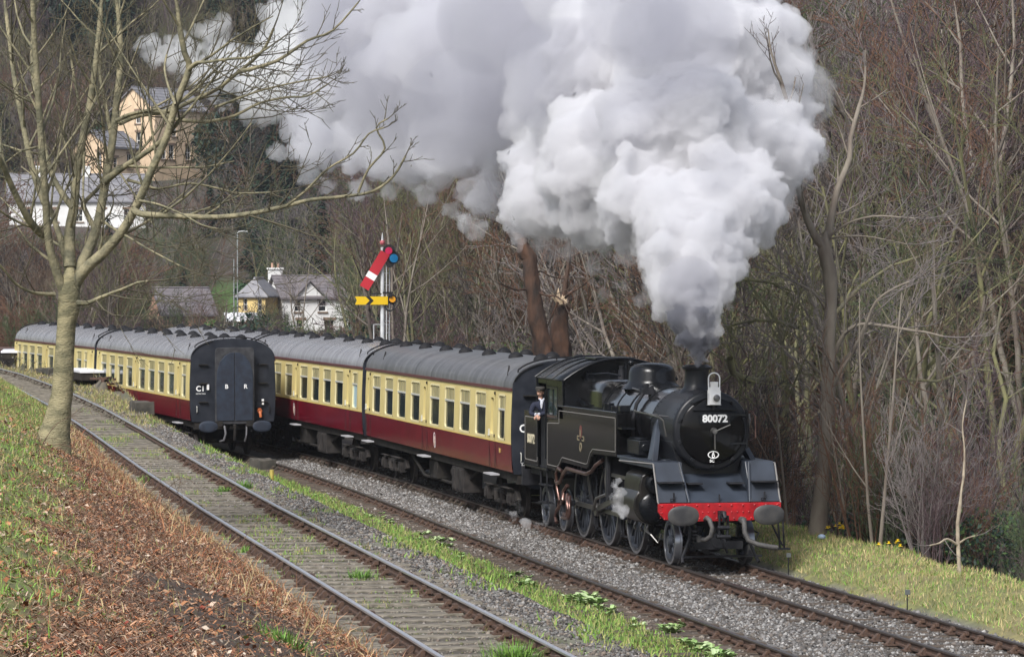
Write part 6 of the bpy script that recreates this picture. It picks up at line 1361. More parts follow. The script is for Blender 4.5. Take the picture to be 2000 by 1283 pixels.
arm = thing_part('stop_arm', sg, (.13, .09, zz(493))); arm.rotation_euler = (R(-59) if False else 0, 0, R(-6))
def arm_box(par, nm, m, x0, u0, u1, w0, w1, ang, thick=.02):
    a = R(ang); du = Vector((0, math.cos(a), math.sin(a))); dv = Vector((0, -math.sin(a), math.cos(a))); q = MB(); V = []
    for x in (x0, x0+thick):
        for u, v in ((u0, w0), (u1, w0), (u1, w1), (u0, w1)): V.append(tuple(Vector((x, 0, 0))+du*u+dv*v))
    q.add(V, [(0, 1, 2, 3), (4, 5, 6, 7), (0, 1, 5, 4), (1, 2, 6, 5), (2, 3, 7, 6), (3, 0, 4, 7)]); return q.build(nm, m, par, 0)
A1 = 180+59
arm_box(arm, 'red_blade', m_sred, 0, .02, .78, -.17, .15, A1); arm_box(arm, 'white_band', mat('signal_white', (.78, .78, .76), rough=.5), 0, .78, .98, -.17, .15, A1); arm_box(arm, 'red_blade', m_sred, 0, .98, 1.33, -.17, .15, A1)
def disc(par, nm, m, c, r, x0=0, th=.03, n=20): q = MB(); q.lathe([(x0, r), (x0+th, r)], n, 'x', (0, c[0], c[1])); return q.build(nm, m, par, 40)
sp_ = MB()
for c, r in (((.10, .05), .20), ((.24, -.17), .21), ((.13, -.36), .13), ((.14, -.1), .2)): sp_.lathe([(-.012, r), (-.035, r)], 22, 'x', (0, c[0], c[1]))
spo = sp_.build('spectacle', m_sblk, arm, 30)
disc(spo, 'red_lens', mat('lens_red', (.55, .02, .09), rough=.15, coat=.5), (.09, .05), .115, -.012, .02); disc(spo, 'blue_lens', mat('lens_blue', (.01, .16, .36), rough=.12, coat=.5), (.25, -.19), .135, -.012, .02)
arm2 = thing_part('distant_arm', sg, (.13, .05, zz(587)))
q = MB(); P = [(.10, -.13), (.10, .13), (-.96, .13), (-.90, .0), (-.96, -.13)]; q.prism(P, 'x', 0, .02); q.build('yellow_blade', m_syel, arm2, 0)
q = MB(); q.prism([(-.62, .131), (-.49, .131), (-.36, 0), (-.49, -.131), (-.62, -.131), (-.49, 0)], 'x', .021, .026); q.build('black_chevron', m_sblk, arm2, 0)
sp2_ = MB(); sp2_.lathe([(-.01, .165), (-.035, .165)], 22, 'x', (0, .25, .03)); n = 22; 
ci = [(.17+.165*math.cos(a), -.19+.165*math.sin(a)) for a in np.linspace(0, 2*math.pi, n, endpoint=False)]; ci2 = [(.17+.115*math.cos(a), -.19+.115*math.sin(a)) for a in np.linspace(0, 2*math.pi, n, endpoint=False)]
poly_ring(sp2_, ci, ci2, 'x', -.035, -.01); spo2 = sp2_.build('spectacle', m_sblk, arm2, 30); disc(spo2, 'amber_lens', mat('lens_amber', (.75, .33, .02), rough=.15, coat=.5), (.25, .04), .10, -.012, .02)
q = MB(); q.b2((-.1, .0, zz(573)), (.1, .34, zz(570))); q.b2((-.05, -.36, zz(575)), (.05, 0, zz(573))); q.b2((.05, .18, zz(580)), (.2, .28, zz(573))); q.build('lamp_platform', m_sblk, sg, 0)
q = MB()
for y in (-.22, .27): q.cyl((-.35, y, zz(690)), (-.35, y, zz(634)), .018, n=6)
q.cyl((-.35, -.22, zz(634)), (-.35, .27, zz(634)), .016, n=6); q.tube([(-.35, .02, zz(634)), (0, 0, zz(634))], .016, 6); q.build('guard_rail', m_post, sg, 40)
lad = MB()
for y in (.06, .26): lad.cyl((-.22, y, 0), (-.16, y, zz(500)), .018, n=6)
for k in range(16): z = .4+k*.38; lad.cyl((-.21, .06, z), (-.21, .26, z), .012, n=5)
lad.build('ladder', m_post, sg, 40)
# ================================================================ SMALL THINGS
m_conc = mat('concrete', (.085, .075, .062), rough=.95, col2=(.035, .033, .027), scale=3, bump=.6, bscale=9)
m_slab = mat('white_lit_slab', (.74, .75, .80), rough=.45, col2=(.62, .63, .68), scale=2)  # concrete tops, the wet sky sheen put into the white colour
m_rustwood = mat('rusty_scrap', (.10, .05, .035), rough=.9, col2=(.05, .035, .03), scale=5)
def block(name, label, cat, p, sz, rz, m, parts=True, jag=.03, seed=1):
    rr = random.Random(seed); q = MB(); nx = 5
    for i in range(nx+1):
        x = -sz[0]/2+sz[0]*i/nx
        for y, z in ((-sz[1]/2, 0), (sz[1]/2, 0), (sz[1]/2, sz[2]), (-sz[1]/2, sz[2])): q.v.append((x+rr.uniform(-jag, jag), y+rr.uniform(-jag, jag), z+rr.uniform(-jag, jag)))
    for i in range(nx):
        for j in range(4): q.f.append((i*4+j, i*4+(j+1) % 4, (i+1)*4+(j+1) % 4, (i+1)*4+j))
    q.f += [(0, 1, 2, 3), tuple(nx*4+j for j in range(4))]
    return tag(q.build(name, m, None, 20, .02, p, rz), label, cat)
def hit(px, py, d0=60, d1=220):
    for d in np.arange(d0, d1, .4):
        p = at(px, py, d)
        if p[2] < terrain(p[0], p[1]): return p
    return at(px, py, d1)
hA = lambda x: heading(yA, x)
def slab(px, py, px2, py2, dist, label):
    a = Vector(hit(px, py+7)); b = Vector(hit(px2, py2+7)); b = a + (b-a)*min(1., 4.2/(b-a).length); c = (a+b)/2; L = (b-a).length; c.z += .36; rz = math.atan2(b.y-a.y, b.x-a.x)
    t = thing('platform_slab', label, 'platform', (c.x, c.y, c.z-.5), rz); q = MB(); q.b2((-L/2, -.45, .40), (L/2, .45, .5)); q.build('slab_top', m_slab, t, 0, .02); q = MB(); q.b2((-L/2+.05, -.42, .12), (L/2-.05, .42, .40)); q.build('support_wall', mat('dark_wall', (.022, .019, .018), rough=.95, spec=.1, col2=(.04, .035, .03), scale=4), t, 0, .02)
slab(22, 692, 80, 702, 141, 'white-topped low platform edge at the far left below the last coach'); slab(148, 728, 184, 738, 122, 'white-topped platform end just right of the pale tree trunk')
for k, (px, py, d, sz, lab) in enumerate(((276, 800, 114, (1.05, .6, .42), 'broken concrete block lying beside the parked coach'), (512, 912, 101, (1.3, .5, .42), 'low concrete block at the end of the weed strip'), (90, 722, 131, (2.4, .4, .22), 'dark crumbling wall below the white platform edge'))):
    p = hit(px, py+4); block('concrete_block', lab, 'concrete block', (p[0], p[1], p[2]-.08), sz, R(8), m_conc, seed=k, jag=.05)
p = at(531, 925, 98); yp = tag(MB().tube([(0, 0, -.1), (0, 0, .42)], .06, 8).build('marker_post', mat('yellow_weathered', (.42, .34, .08), rough=.8), None, 40, 0, (p[0], p[1], -.2)), 'short yellow post beside the low concrete block', 'post')
for k, (px, py, d) in enumerate(((120, 733, 127), (150, 742, 121), (205, 745, 118))):
    p = hit(px, py+3); q = MB(); rr = random.Random(k)
    for i in range(5): q.box((rr.uniform(-.8, .8), rr.uniform(-.3, .3), .06+i*.05), (rr.uniform(.8, 1.8), .12, .08), Matrix.Rotation(rr.uniform(-.5, .5), 3, 'Z'))
    p[2] -= .06; o = q.build('scrap_pile', m_rustwood, None, 0, 0, tuple(p)); tag(o, ['rusty scrap left of the pale tree trunk', 'rusty bars below the right platform end', 'rusty bars right of the pale tree, near the coach side'][k], 'scrap'); o['kind'] = 'stuff'
# dark wagon far left
p = at(6, 690, 158); t = thing('wagon', 'dark low wagon at the far left edge behind the last coach', 'wagon', (p[0], p[1], p[2]-.9), R(6)); q = MB(); q.b2((-4, -1.25, 0), (2.2, 1.25, 1.0)); q.build('wagon_body', m_under, t, 0, .03); q = MB(); q.b2((-4, -1.28, 1.0), (2.25, 1.28, 1.12)); q.build('top_rail', m_rustwood, t, 0)
# marker pins on the verge
for px, py, d, h, lab in ((1540, 1096, 67.5, .42, 'small square marker on a thin pin beside the hanging front step'), (1772, 1180, 58.6, .50, 'small square marker on a thin pin in the grass nearer the right edge')):
    p = at(px, py, d); t = thing('ground_marker', lab, 'marker', (p[0], p[1], terrain(p[0], p[1]))); MB().tube([(0, 0, -.1), (0, 0, h)], .012, 6).build('pin', m_iron, t, 0); q = MB(); q.box((.01, 0, h), (.03, .09, .085)); q.build('plate', mat('marker_grey', (.10, .11, .11), rough=.5), t, 0, .005)
# ================================================================ GROUND COVER
def g3(x, y): return ground_z(np.asarray(x), np.asarray(y))
def stones(name, label, n, box, keep, size, cols, seed, m):
    g = np.random.default_rng(seed); x = g.uniform(box[0], box[1], n*3); y = g.uniform(box[2], box[3], n*3); k = keep(x, y, g); x, y = x[k][:n], y[k][:n]; n = len(x); z = g3(x, y)
    B = np.array([(1, 0, 0), (-1, 0, 0), (0, 1, 0), (0, -1, 0), (0, 0, 1), (0, 0, -1.)]); s = size*g.lognormal(0, .32, n)
    V = B[None]*s[:, None, None]*g.uniform(.55, 1.25, (n, 6, 1)); a = g.uniform(0, 6.28, n); c, q = np.cos(a), np.sin(a); tl = g.uniform(-.6, .6, n)
    V = np.stack([V[..., 0]*np.cos(tl)[:, None]+V[..., 2]*np.sin(tl)[:, None], V[..., 1], V[..., 2]*np.cos(tl)[:, None]-V[..., 0]*np.sin(tl)[:, None]], -1)
    V = np.stack([V[..., 0]*c[:, None]-V[..., 1]*q[:, None], V[..., 0]*q[:, None]+V[..., 1]*c[:, None], V[..., 2]*.75], -1) + np.stack([x, y, z+s*.25], -1)[:, None]
    T = np.array([(0, 2, 4), (2, 1, 4), (1, 3, 4), (3, 0, 4), (2, 0, 5), (1, 2, 5), (3, 1, 5), (0, 3, 5)]); F = (np.arange(n)*6)[:, None, None] + T[None]
    C = np.repeat(np.asarray(cols)[g.integers(0, len(cols), n)]*g.uniform(.75, 1.2, (n, 1)), 6, 0)
    o = place(name, np_mesh(name, V.reshape(-1, 3), F.reshape(-1, 3), m, False, C)); o['kind'] = 'stuff'; o['label'] = label; return o
m_stonec = mat('ballast_stone', (.25, .24, .23), rough=.85, attr='Col')
GREY = [(.17, .162, .158), (.115, .11, .107), (.22, .215, .21), (.08, .074, .07), (.14, .12, .105), (.30, .29, .28), (.10, .088, .076), (.065, .058, .052)]
BRN = [(.16, .125, .10), (.11, .09, .075), (.21, .18, .15), (.26, .24, .22)]
def kM(x, y, g):
    v = y-yM(x); r = g.random(len(x)); on_sl = (np.abs(v) < 1.28)
    return np.where(on_sl, r < .45, (v > -2.55) & (v < 1.42+.15*fnoise(x, y, 1., 3))) & (np.abs(np.abs(v)-.753) > .05)
stones('ballast', 'pale grey ballast stones around the running line', 60000, (-46, 18.5, -3.1, 2.4), kM, .031, GREY, 1, m_stonec)
stones('ballast', 'brown sooty ballast between the middle rail and the weeds', 3000, (-30, 17, -5.6, -3.2), lambda x, y, g: (y < yB(x)+.7) & (y > yB(x)-.2) & (g.random(len(x)) < .6), .03, BRN, 2, m_stonec)
def kS(x, y, g):
    q = (y-(yA(x)+1.0))/np.maximum(yB(x)-1.2-(yA(x)+1.0), .3); return (q > 0) & (q < 1) & (g.random(len(x)) < np.where(y > yB(x)-1.95, .04, np.where(fnoise(x, y, 2.0, 1)+.5*fnoise(x, y, .7, 2) > .35, .3, .95)))
stones('ballast', 'grey gravel shoulder along the right rail of the near siding', 32000, (-38, 27, -9.2, -4.6), kS, .026, [tuple(.78*q for q in c) for c in GREY]+BRN, 3, m_stonec)
stones('cinders', 'black cinder path beside the weed strip', 22000, (-14, 26, -9, -4.6), lambda x, y, g: np.abs(y-yB(x)+1.48-.08*fnoise(x, y, 2.0, 1)) < .42, .018, [(.03, .03, .033), (.05, .048, .05), (.02, .02, .022)], 4, m_stonec)
stones('siding_debris', 'small stones and dirt between the sleepers of the near siding', 12000, (-20, 31, -11.2, -8.3), lambda x, y, g: (np.abs(y-yA(x)) < 1.25) & (g.random(len(x)) < .8), .020, BRN+[(.2, .18, .14), (.12, .12, .06)], 5, m_stonec)
def blades(name, label, n, box, keep, L, W_, cols, seed, lean=.5, flat=0., m=None, lift=0., Lvar=.5):
    """bent blades: two quads each"""
    g = np.random.default_rng(seed); x = g.uniform(box[0], box[1], n*4); y = g.uniform(box[2], box[3], n*4); k = keep(x, y, g); x, y = x[k][:n], y[k][:n]; n = len(x); z = g3(x, y)+lift
    a = g.uniform(0, 6.28, n); d = np.stack([np.cos(a), np.sin(a), 0*a], 1); b = g.uniform(0, 6.28, n); w = np.stack([np.cos(b), np.sin(b), .3*g.normal(size=n)], 1)*(W_*g.uniform(.6, 1.4, n))[:, None]
    l = (L*g.uniform(1-Lvar, 1+Lvar, n))[:, None]; th = g.uniform(0, lean, n)[:, None] + flat; up = np.array([[0, 0, 1.]])
    p0 = np.stack([x, y, z], 1); p1 = p0 + (up*np.cos(th)+d*np.sin(th))*l*.55; p2 = p1 + (up*np.cos(th*1.8)+d*np.sin(th*1.8))*l*.45
    V = np.stack([p0-w, p0+w, p1-w*.8, p1+w*.8, p2-w*.15, p2+w*.15], 1).reshape(-1, 3); f = (np.arange(n)*6)[:, None, None] + np.array([[0, 1, 3, 2], [2, 3, 5, 4]])[None]
    C = np.repeat(np.asarray(cols)[g.integers(0, len(cols), n)]*g.uniform(.75, 1.25, (n, 1)), 6, 0)
    o = place(name, np_mesh(name, V, f.reshape(-1, 4), m or m_grass, False, C)); o['kind'] = 'stuff'; o['label'] = label; return o
m_grass = mat('grass_blades', (.1, .15, .04), rough=.7, attr='Col', spec=.25)
m_litter = mat('dead_litter', (.2, .1, .05), rough=.85, attr='Col', spec=.25)
GR = [(.16, .30, .05), (.21, .36, .07), (.12, .22, .045), (.28, .29, .10), (.22, .30, .07)]; DRY = [(.44, .36, .19), (.36, .28, .14), (.30, .28, .12), (.24, .25, .09)]
LIT = [(.31, .125, .06), (.38, .18, .09), (.20, .08, .04), (.44, .25, .15), (.12, .06, .04), (.23, .115, .07), (.44, .33, .25)]
def bankd(x, y): return (yA(x)-.98)-y
def greenness(x, y):
    d = bankd(x, y); n1, n2 = fnoise(x, y, 2.0, 1), fnoise(x, y, .7, 2); return np.maximum(smooth(3.4, 4.3, d+.55*n1+.3*n2-.07*(x-20)), smooth(-6, -16, x)*smooth(1.1, 1.7, d+.4*n1))
def soilness(x, y):
    d = bankd(x, y); n1, n2 = fnoise(x, y, 2.0, 1), fnoise(x, y, .7, 2); return smooth(23.5, 27, x+.8*n1)*smooth(.6, 1.2, d)*(1-smooth(3.3, 4.2, d+.3*n1))
blades('grass', 'green grass on the upper part of the near bank', 95000, (-62, 56, -19.5, -10.5), lambda x, y, g: (bankd(x, y) > .3) & (g.random(len(x)) < greenness(x, y)*np.where(fnoise(x, y, .7, 2) > .35, .5, 1)) & (x < 57), .085, .0055, GR+GR+GR[:2]+DRY[1:], 11, 1.1)
blades('dead_grass', 'pale dry grass and stems mixed through the bank', 16000, (-60, 55, -19, -10.3), lambda x, y, g: (bankd(x, y) > .05) & (g.random(len(x)) < .35+.65*greenness(x, y)), .16, .004, DRY, 12, 1.2)
blades('bracken_litter', 'red-brown bracken and leaf litter on the bank above the siding', 150000, (-34, 48, -17.5, -10.2), lambda x, y, g: (bankd(x, y) > .05) & (g.random(len(x)) > greenness(x, y)*.9) & (g.random(len(x)) > .75*soilness(x, y)), .085, .0058, LIT+[(.10, .06, .04), (.07, .045, .035), (.20, .14, .10), (.33, .25, .17)], 13, .6, .95, m_litter, .02, .8)
blades('bracken_stalks', 'stiff dead bracken stalks along the foot of the bank', 6500, (-30, 34, -14, -10.3), lambda x, y, g: (bankd(x, y) > .0) & (bankd(x, y) < 2.0) & (g.random(len(x)) > .9*soilness(x, y)) & (g.random(len(x)) > greenness(x, y)), .22, .005, LIT[:4]+[(.5, .36, .2)]+DRY[:2], 14, 1.5, .2, m_litter, 0., .8)
blades('fallen_twigs', 'fallen dark and grey twigs lying in the bank litter', 5200, (-20, 46, -16.5, -10.2), lambda x, y, g: bankd(x, y) > .1, .24, .0035, [(.10, .07, .05), (.06, .045, .035), (.28, .24, .20), (.16, .11, .08)], 23, .3, 1.25, m_litter, .03, .7)
blades('curled_leaves', 'larger curled dead leaves caught in the bank litter', 5200, (-10, 46, -16.5, -10.2), lambda x, y, g: (bankd(x, y) > .1) & (fnoise(x, y, 1.3, 11) > -.2), .075, .022, LIT+[(.34, .20, .12)], 24, .9, .7, m_litter, .02, .6)
def verge_k(x, y, g): v = y-yM(x); return (v > 1.45+.15*fnoise(x, y, 1., 3)) & (v < 4.6)
blades('grass', 'short mixed grass on the verge right of the engine', 30000, (-26, 17, 1.3, 5.2), verge_k, .10, .006, GR[:4]+DRY+DRY[:2], 15, 1.0)
def weed_k(x, y, g):
    q = (y-(yA(x)+1.3))/np.maximum(yB(x)-1.2-(yA(x)+1.3), .3); n1, n2 = fnoise(x, y, 2.0, 1), fnoise(x, y, .7, 2); v = y-yB(x)+.12*n2; return ((v > -1.15) & (v < -.0) & (g.random(len(x)) < .8+.5*n1)) | ((q > .08) & (q < .5) & (n1+.5*n2 > .25) & (g.random(len(x)) < .30))
blades('weed_strip', 'strip of grass and weeds between the black path and the middle line', 42000, (-40, 25, -9.3, -3.2), weed_k, .11, .009, GR+[(.12, .21, .05)]+DRY[2:], 16, 1.0)
def tuft_k(x, y, g):
    n1, n2 = fnoise(x, y, 2.0, 1), fnoise(x, y, .7, 2); return (np.abs(y-yA(x)) < 1.3) & (n1+.6*n2 > .35) & (g.random(len(x)) < .8)
blades('grass_tufts', 'grass tufts growing between the siding rails', 12000, (-45, 31, -11.4, -7.8), tuft_k, .085, .006, GR+DRY[1:], 17, .9)
blades('rough_grass', 'rough dead grass on the raised ground beside the parked coaches', 34000, (-112, -34, -14, -3.5), lambda x, y, g: (y > yA(x)+1.15) & (y < yB(x)-1.08) & (fnoise(x, y, 2.0, 1)+.6*g.normal(size=len(x)) > -.1), .13, .008, DRY+DRY+GR[3:]+[(.12, .11, .06), (.16, .12, .08)], 18, 1.2)
stones('rubble', 'grey rubble and stones on the raised ground beside the parked coaches', 9000, (-105, -34, -13, -3.8), lambda x, y, g: (y > yA(x)+1.0) & (y < yB(x)-1.3) & (g.random(len(x)) < .6), .035, [tuple(.8*q for q in c) for c in GREY]+BRN, 19, m_stonec)
# single tufts, leafy rosettes, daffodils
def tuft(label, px, py, d, r, h, n, cols, group, seed, dz=None):
    g = np.random.default_rng(seed); p = at(px, py, d); x, y = p[0]+g.normal(0, r*.5, n), p[1]+g.normal(0, r*.5, n); z = g3(x, y)-.02
    a = np.arctan2(y-p[1], x-p[0])+g.normal(0, .5, n); l = h*g.uniform(.5, 1.2, n); th = g.uniform(.1, .8, n); w_ = .006
    d_ = np.stack([np.cos(a), np.sin(a), 0*a], 1); s_ = np.stack([-np.sin(a), np.cos(a), 0*a], 1)*w_; up = np.array([[0, 0, 1.]]); th = th[:, None]; l = l[:, None]
    p0 = np.stack([x, y, z], 1)-np.array([p[0], p[1], 0]); p1 = p0+(up*np.cos(th)+d_*np.sin(th))*l*.6; p2 = p1+(up*np.cos(th*2)+d_*np.sin(th*2))*l*.4
    V = np.stack([p0-s_, p0+s_, p1-s_*.8, p1+s_*.8, p2-s_*.1, p2+s_*.1], 1).reshape(-1, 3); f = (np.arange(n)*6)[:, None, None]+np.array([[0, 1, 3, 2], [2, 3, 5, 4]])[None]
    C = np.repeat(np.asarray(cols)[g.integers(0, len(cols), n)], 6, 0); return tag(place('grass_tuft', np_mesh('grass_tuft', V, f.reshape(-1, 4), m_grass, False, C), loc=(p[0], p[1], 0)), label, 'grass tuft', group)
for k, (px, py, d, r, h, n, lab) in enumerate(((1000, 1262, 40.5, .28, .30, 420, 'bright grass tuft against the siding rail near the bottom edge'), (476, 968, 74, .18, .22, 200, 'green tuft between the siding rails under the far weed strip'), (438, 980, 73, .2, .15, 160, 'low tuft on the left side of the siding, far up the line'), (705, 1090, 52, .2, .2, 200, 'tuft beside the right siding rail in mid distance'), (1330, 1235, 50, .45, .28, 500, 'large grass clump at the right end of the weed strip'), (1120, 1190, 55, .3, .16, 260, 'grass clump beside the big leafy rosette'), (980, 1075, 62, .25, .2, 220, 'dense grass clump in the middle of the weed strip'), (470, 1060, 57, .2, .16, 130, 'tuft hugging the left siding rail'), (280, 905, 76, .35, .2, 220, 'grass clump where the left siding rail meets the bank'), (560, 1275, 35, .3, .2, 220, 'grass at the left siding rail by the bottom edge'))):
    tuft(lab, px, py, d, r, h, n, GR[:3]+[(.10, .22, .045)], None, 60+k)
m_ros = mat('rosette_leaf', (.20, .30, .11), rough=.7, attr='Col')
def rosette_mesh(seed, big=1.):
    g = random.Random(seed); V, F, C = [], [], []; n = 19
    for i in range(n):
        a = 6.283*i/n*1.9+g.uniform(-.3, .3); L = g.uniform(.16, .30)*big; w_ = L*.2; el = g.uniform(.35, 1.2); c, s = math.cos(a), math.sin(a); o = len(V); col = g.choice([(.22, .34, .11), (.29, .41, .17), (.16, .27, .08), (.36, .45, .24), (.18, .24, .09)])
        for t, k, dz in ((.02, .25, 0), (.35, .85, .02), (.7, 1.0, -.02), (1., .12, -.09)):
            r = L*t*math.cos(el*(1-t*.5)); z = L*t*math.sin(el)+dz*L*2
            for sgn in (-1, 0, 1): V.append((c*r-s*sgn*w_*k, s*r+c*sgn*w_*k, max(z+(.03*big if sgn else 0)*k, .0))); C.append(col)
        for j in range(3):
            for q in range(2): F.append((o+j*3+q, o+j*3+q+1, o+(j+1)*3+q+1, o+(j+1)*3+q))
    return np_mesh('leafy_rosette', V, F, m_ros, True, np.array(C))
RM = [rosette_mesh(i) for i in range(4)]; rr = random.Random(12)
RP = [(712, 1003, 1), (735, 1010, 1), (764, 1020, .9), (690, 998, .8), (830, 1050, 1.2), (850, 1052, 1.3), (872, 1060, 1.1), (905, 1090, 1.1), (940, 1100, .8), (1000, 1130, 1.2), (1030, 1140, 1.3), (1046, 1136, 1.), (1110, 1170, 1.2), (1140, 1168, 1.8), (1165, 1175, 1.9), (1150, 1185, 1.6), (1180, 1195, 1.4), (1300, 1232, 1.3), (1330, 1228, 1.4), (1350, 1262, 1.7), (1375, 1268, 1.6), (1395, 1280, 1.5), (1240, 1220, 1.), (640, 975, .8), (610, 965, .8), (1420, 1282, 1.2)]
_r2 = random.Random(5); RP = [(x+_r2.uniform(-14, 14), y+_r2.uniform(-7, 7), s*.46) for x, y, s in RP for _ in range(3)]
for k, (px, py, s) in enumerate(RP):
    # where the view ray meets the ground strip
    best = None
    for d in np.arange(40, 110, .25):
        p = at(px, py, d)
        if p[2] < terrain(p[0], p[1])+.03: best = p; break
    if best is None: continue
    o = place('leafy_rosette', RM[k % 4], loc=(best[0], best[1], terrain(best[0], best[1])), rz=rr.uniform(0, 6)); o.scale = (s, s, s)
    tag(o, 'pale green leafy rosette plant in the weed strip', 'plant', 'leafy rosettes in the weed strip')
for k, (px, py, d, lab) in enumerate(((1622, 1040, 73.5, 'yellow daffodil clump at the foot of the tall tree'), (1740, 1078, 68.5, 'smaller yellow daffodil clump right along the verge edge'))):
    p = at(px, py, d); z = terrain(p[0], p[1]); t = thing('daffodil_clump', lab, 'flowers', (p[0], p[1], z)); g = random.Random(k); q, l_ = MB(), MB()
    for i in range(9 if k == 0 else 5):
        x, y, h = g.uniform(-.25, .25), g.uniform(-.3, .3), g.uniform(.14, .26); l_.tube([(x, y, 0), (x, y, h)], .006, 4)
        q.lathe([(h-.01, .055), (h, .01), (h+.03, .03)], 6, 'z', (x, y, 0))
    q.build('flowers', mat('daffodil', (.80, .58, .02), rough=.6), t, 0); l_.build('stems', mat('stem_green', (.08, .16, .04), rough=.7), t, 0)
p = at(1605, 1063, 72); tag(MB().sphere((0, 0, .06), .09, 7, 5, (1.3, 1, .7)).build('litter_bag', mat('blue_litter', (.35, .45, .6), rough=.5), None, 0, 0, (p[0], p[1], terrain(p[0], p[1]))), 'small pale blue scrap of litter on the verge', 'litter')
# bramble stems, arching over the bank
m_bram = mat('bramble_stem', (.10, .055, .035), rough=.8, col2=(.16, .09, .06), scale=6)
rr = random.Random(33); 
for k in range(44):
    for _ in range(40):
        x = rr.uniform(-2, 46); y = rr.uniform(-17.2, -10.8); d = float(bankd(x, y))
        if d > .3: break
    limbs, twigs = [], []; L = rr.uniform(.5, 1.5)*(1 if x < 34 else .8)
    grow(rr, Vector((0, 0, -.05)), Vector((rr.uniform(-.7, .7), rr.uniform(-.7, .7), .8)).normalized(), L, .008, 0, limbs, twigs, 0, .22, .16, (3, 2), .45, .3, .003, (.4, .9))
    V, F = prisms(twigs, 4); tag(place('bramble_stem', np_mesh('bramble_stem', V, F, m_bram), loc=(x, y, terrain(x, y))), 'thin arching bramble stem on the bank', 'bramble', 'bramble stems on the bank')
g = np.random.default_rng(8); n = 1500; x = g.uniform(0, 44, n); y = g.uniform(-17, -10.6, n); k = bankd(x, y) > .1; x, y = x[k], y[k]; n = len(x); z = g3(x, y)+.05; P = np.stack([x, y, z], 1); t = g.normal(size=(n, 3))*[1, 1, .35]; t /= np.linalg.norm(t, axis=1, keepdims=True); b = np.cross(t, g.normal(size=(n, 3))*[.4, .4, 1]); b /= np.linalg.norm(b, axis=1, keepdims=True); s = g.uniform(.018, .045, n)[:, None]
V = np.stack([P-t*s, P+b*s*.6, P+t*s, P-b*s*.6], 1).reshape(-1, 3); C = np.repeat(np.array([(.20, .09, .05), (.5, .42, .34), (.32, .17, .09), (.10, .06, .045), (.26, .06, .04), (.16, .2, .05)])[g.integers(0, 6, n)], 4, 0)
o = place('fallen_leaves', np_mesh('fallen_leaves', V, np.arange(4*n).reshape(-1, 4), m_litter, False, C)); o['kind'] = 'stuff'; o['label'] = 'fallen leaves and wood chips scattered over the bank'
# ---- pale winter air over the whole valley
hm = bpy.data.materials.new('haze_air'); hm.use_nodes = True; _n = hm.node_tree.nodes; _n.clear(); _o = _n.new('ShaderNodeOutputMaterial'); _v = _n.new('ShaderNodeVolumePrincipled'); _v.inputs['Color'].default_value = (.80, .84, .95, 1); _v.inputs['Density'].default_value = .0001; hm.node_tree.links.new(_v.outputs[0], _o.inputs['Volume'])
hz = MB().b2((-800, -260, -8), (160, 480, 190)).build('haze', hm, None, 0); hz['kind'] = 'stuff'; hz['label'] = 'thin pale winter haze filling the valley'
# ================================================================ SMOKE AND STEAM
def smoke_mat(name, dens, col=(.97, .97, .985), surf=.0, scol=(.86, .86, .88), aniso=.2):
    m = bpy.data.materials.new(name); m.use_nodes = True; n = m.node_tree.nodes; l = m.node_tree.links; n.clear()
    o = n.new('ShaderNodeOutputMaterial'); v = n.new('ShaderNodeVolumePrincipled'); v.inputs['Color'].default_value = (*col, 1); v.inputs['Density'].default_value = dens; v.inputs['Anisotropy'].default_value = aniso; l.new(v.outputs[0], o.inputs['Volume'])
    t = n.new('ShaderNodeBsdfTransparent'); x = n.new('ShaderNodeMixShader'); d = n.new('ShaderNodeBsdfDiffuse'); d.inputs['Color'].default_value = (*scol, 1); x.inputs[0].default_value = surf; l.new(t.outputs[0], x.inputs[1]); l.new(d.outputs[0], x.inputs[2]); l.new(x.outputs[0], o.inputs['Surface'])
    return m
_ico = {}
def ico(s):
    if s not in _ico:
        bm = bmesh.new(); bmesh.ops.create_icosphere(bm, subdivisions=s, radius=1); _ico[s] = (np.array([v.co for v in bm.verts]), np.array([[v.index for v in f.verts] for f in bm.faces])); bm.free()
    return _ico[s]
def puffs(seed, main, n1, n2, k1=(.30, .5), k2=(.28, .45), depth_sq=1.):
    """billows on billows: spheres (x,y,z,r)"""
    g = np.random.default_rng(seed); out = []
    for (p, r, f) in main:
        p = np.asarray(p, float); out.append((*p, r))
        for _ in range(int(n1*f)):
            d = g.normal(size=3); d /= np.linalg.norm(d); r1 = r*g.uniform(*k1); c = p+d*(r*.97-r1*.30); out.append((*c, r1))
            for _ in range(int(n2*f)):
                e = g.normal(size=3); e = e/np.linalg.norm(e)+d*.6; e /= np.linalg.norm(e); r2 = r1*g.uniform(*k2); out.append((*(c+e*(r1*.97-r2*.25)), r2))
    return np.array(out)
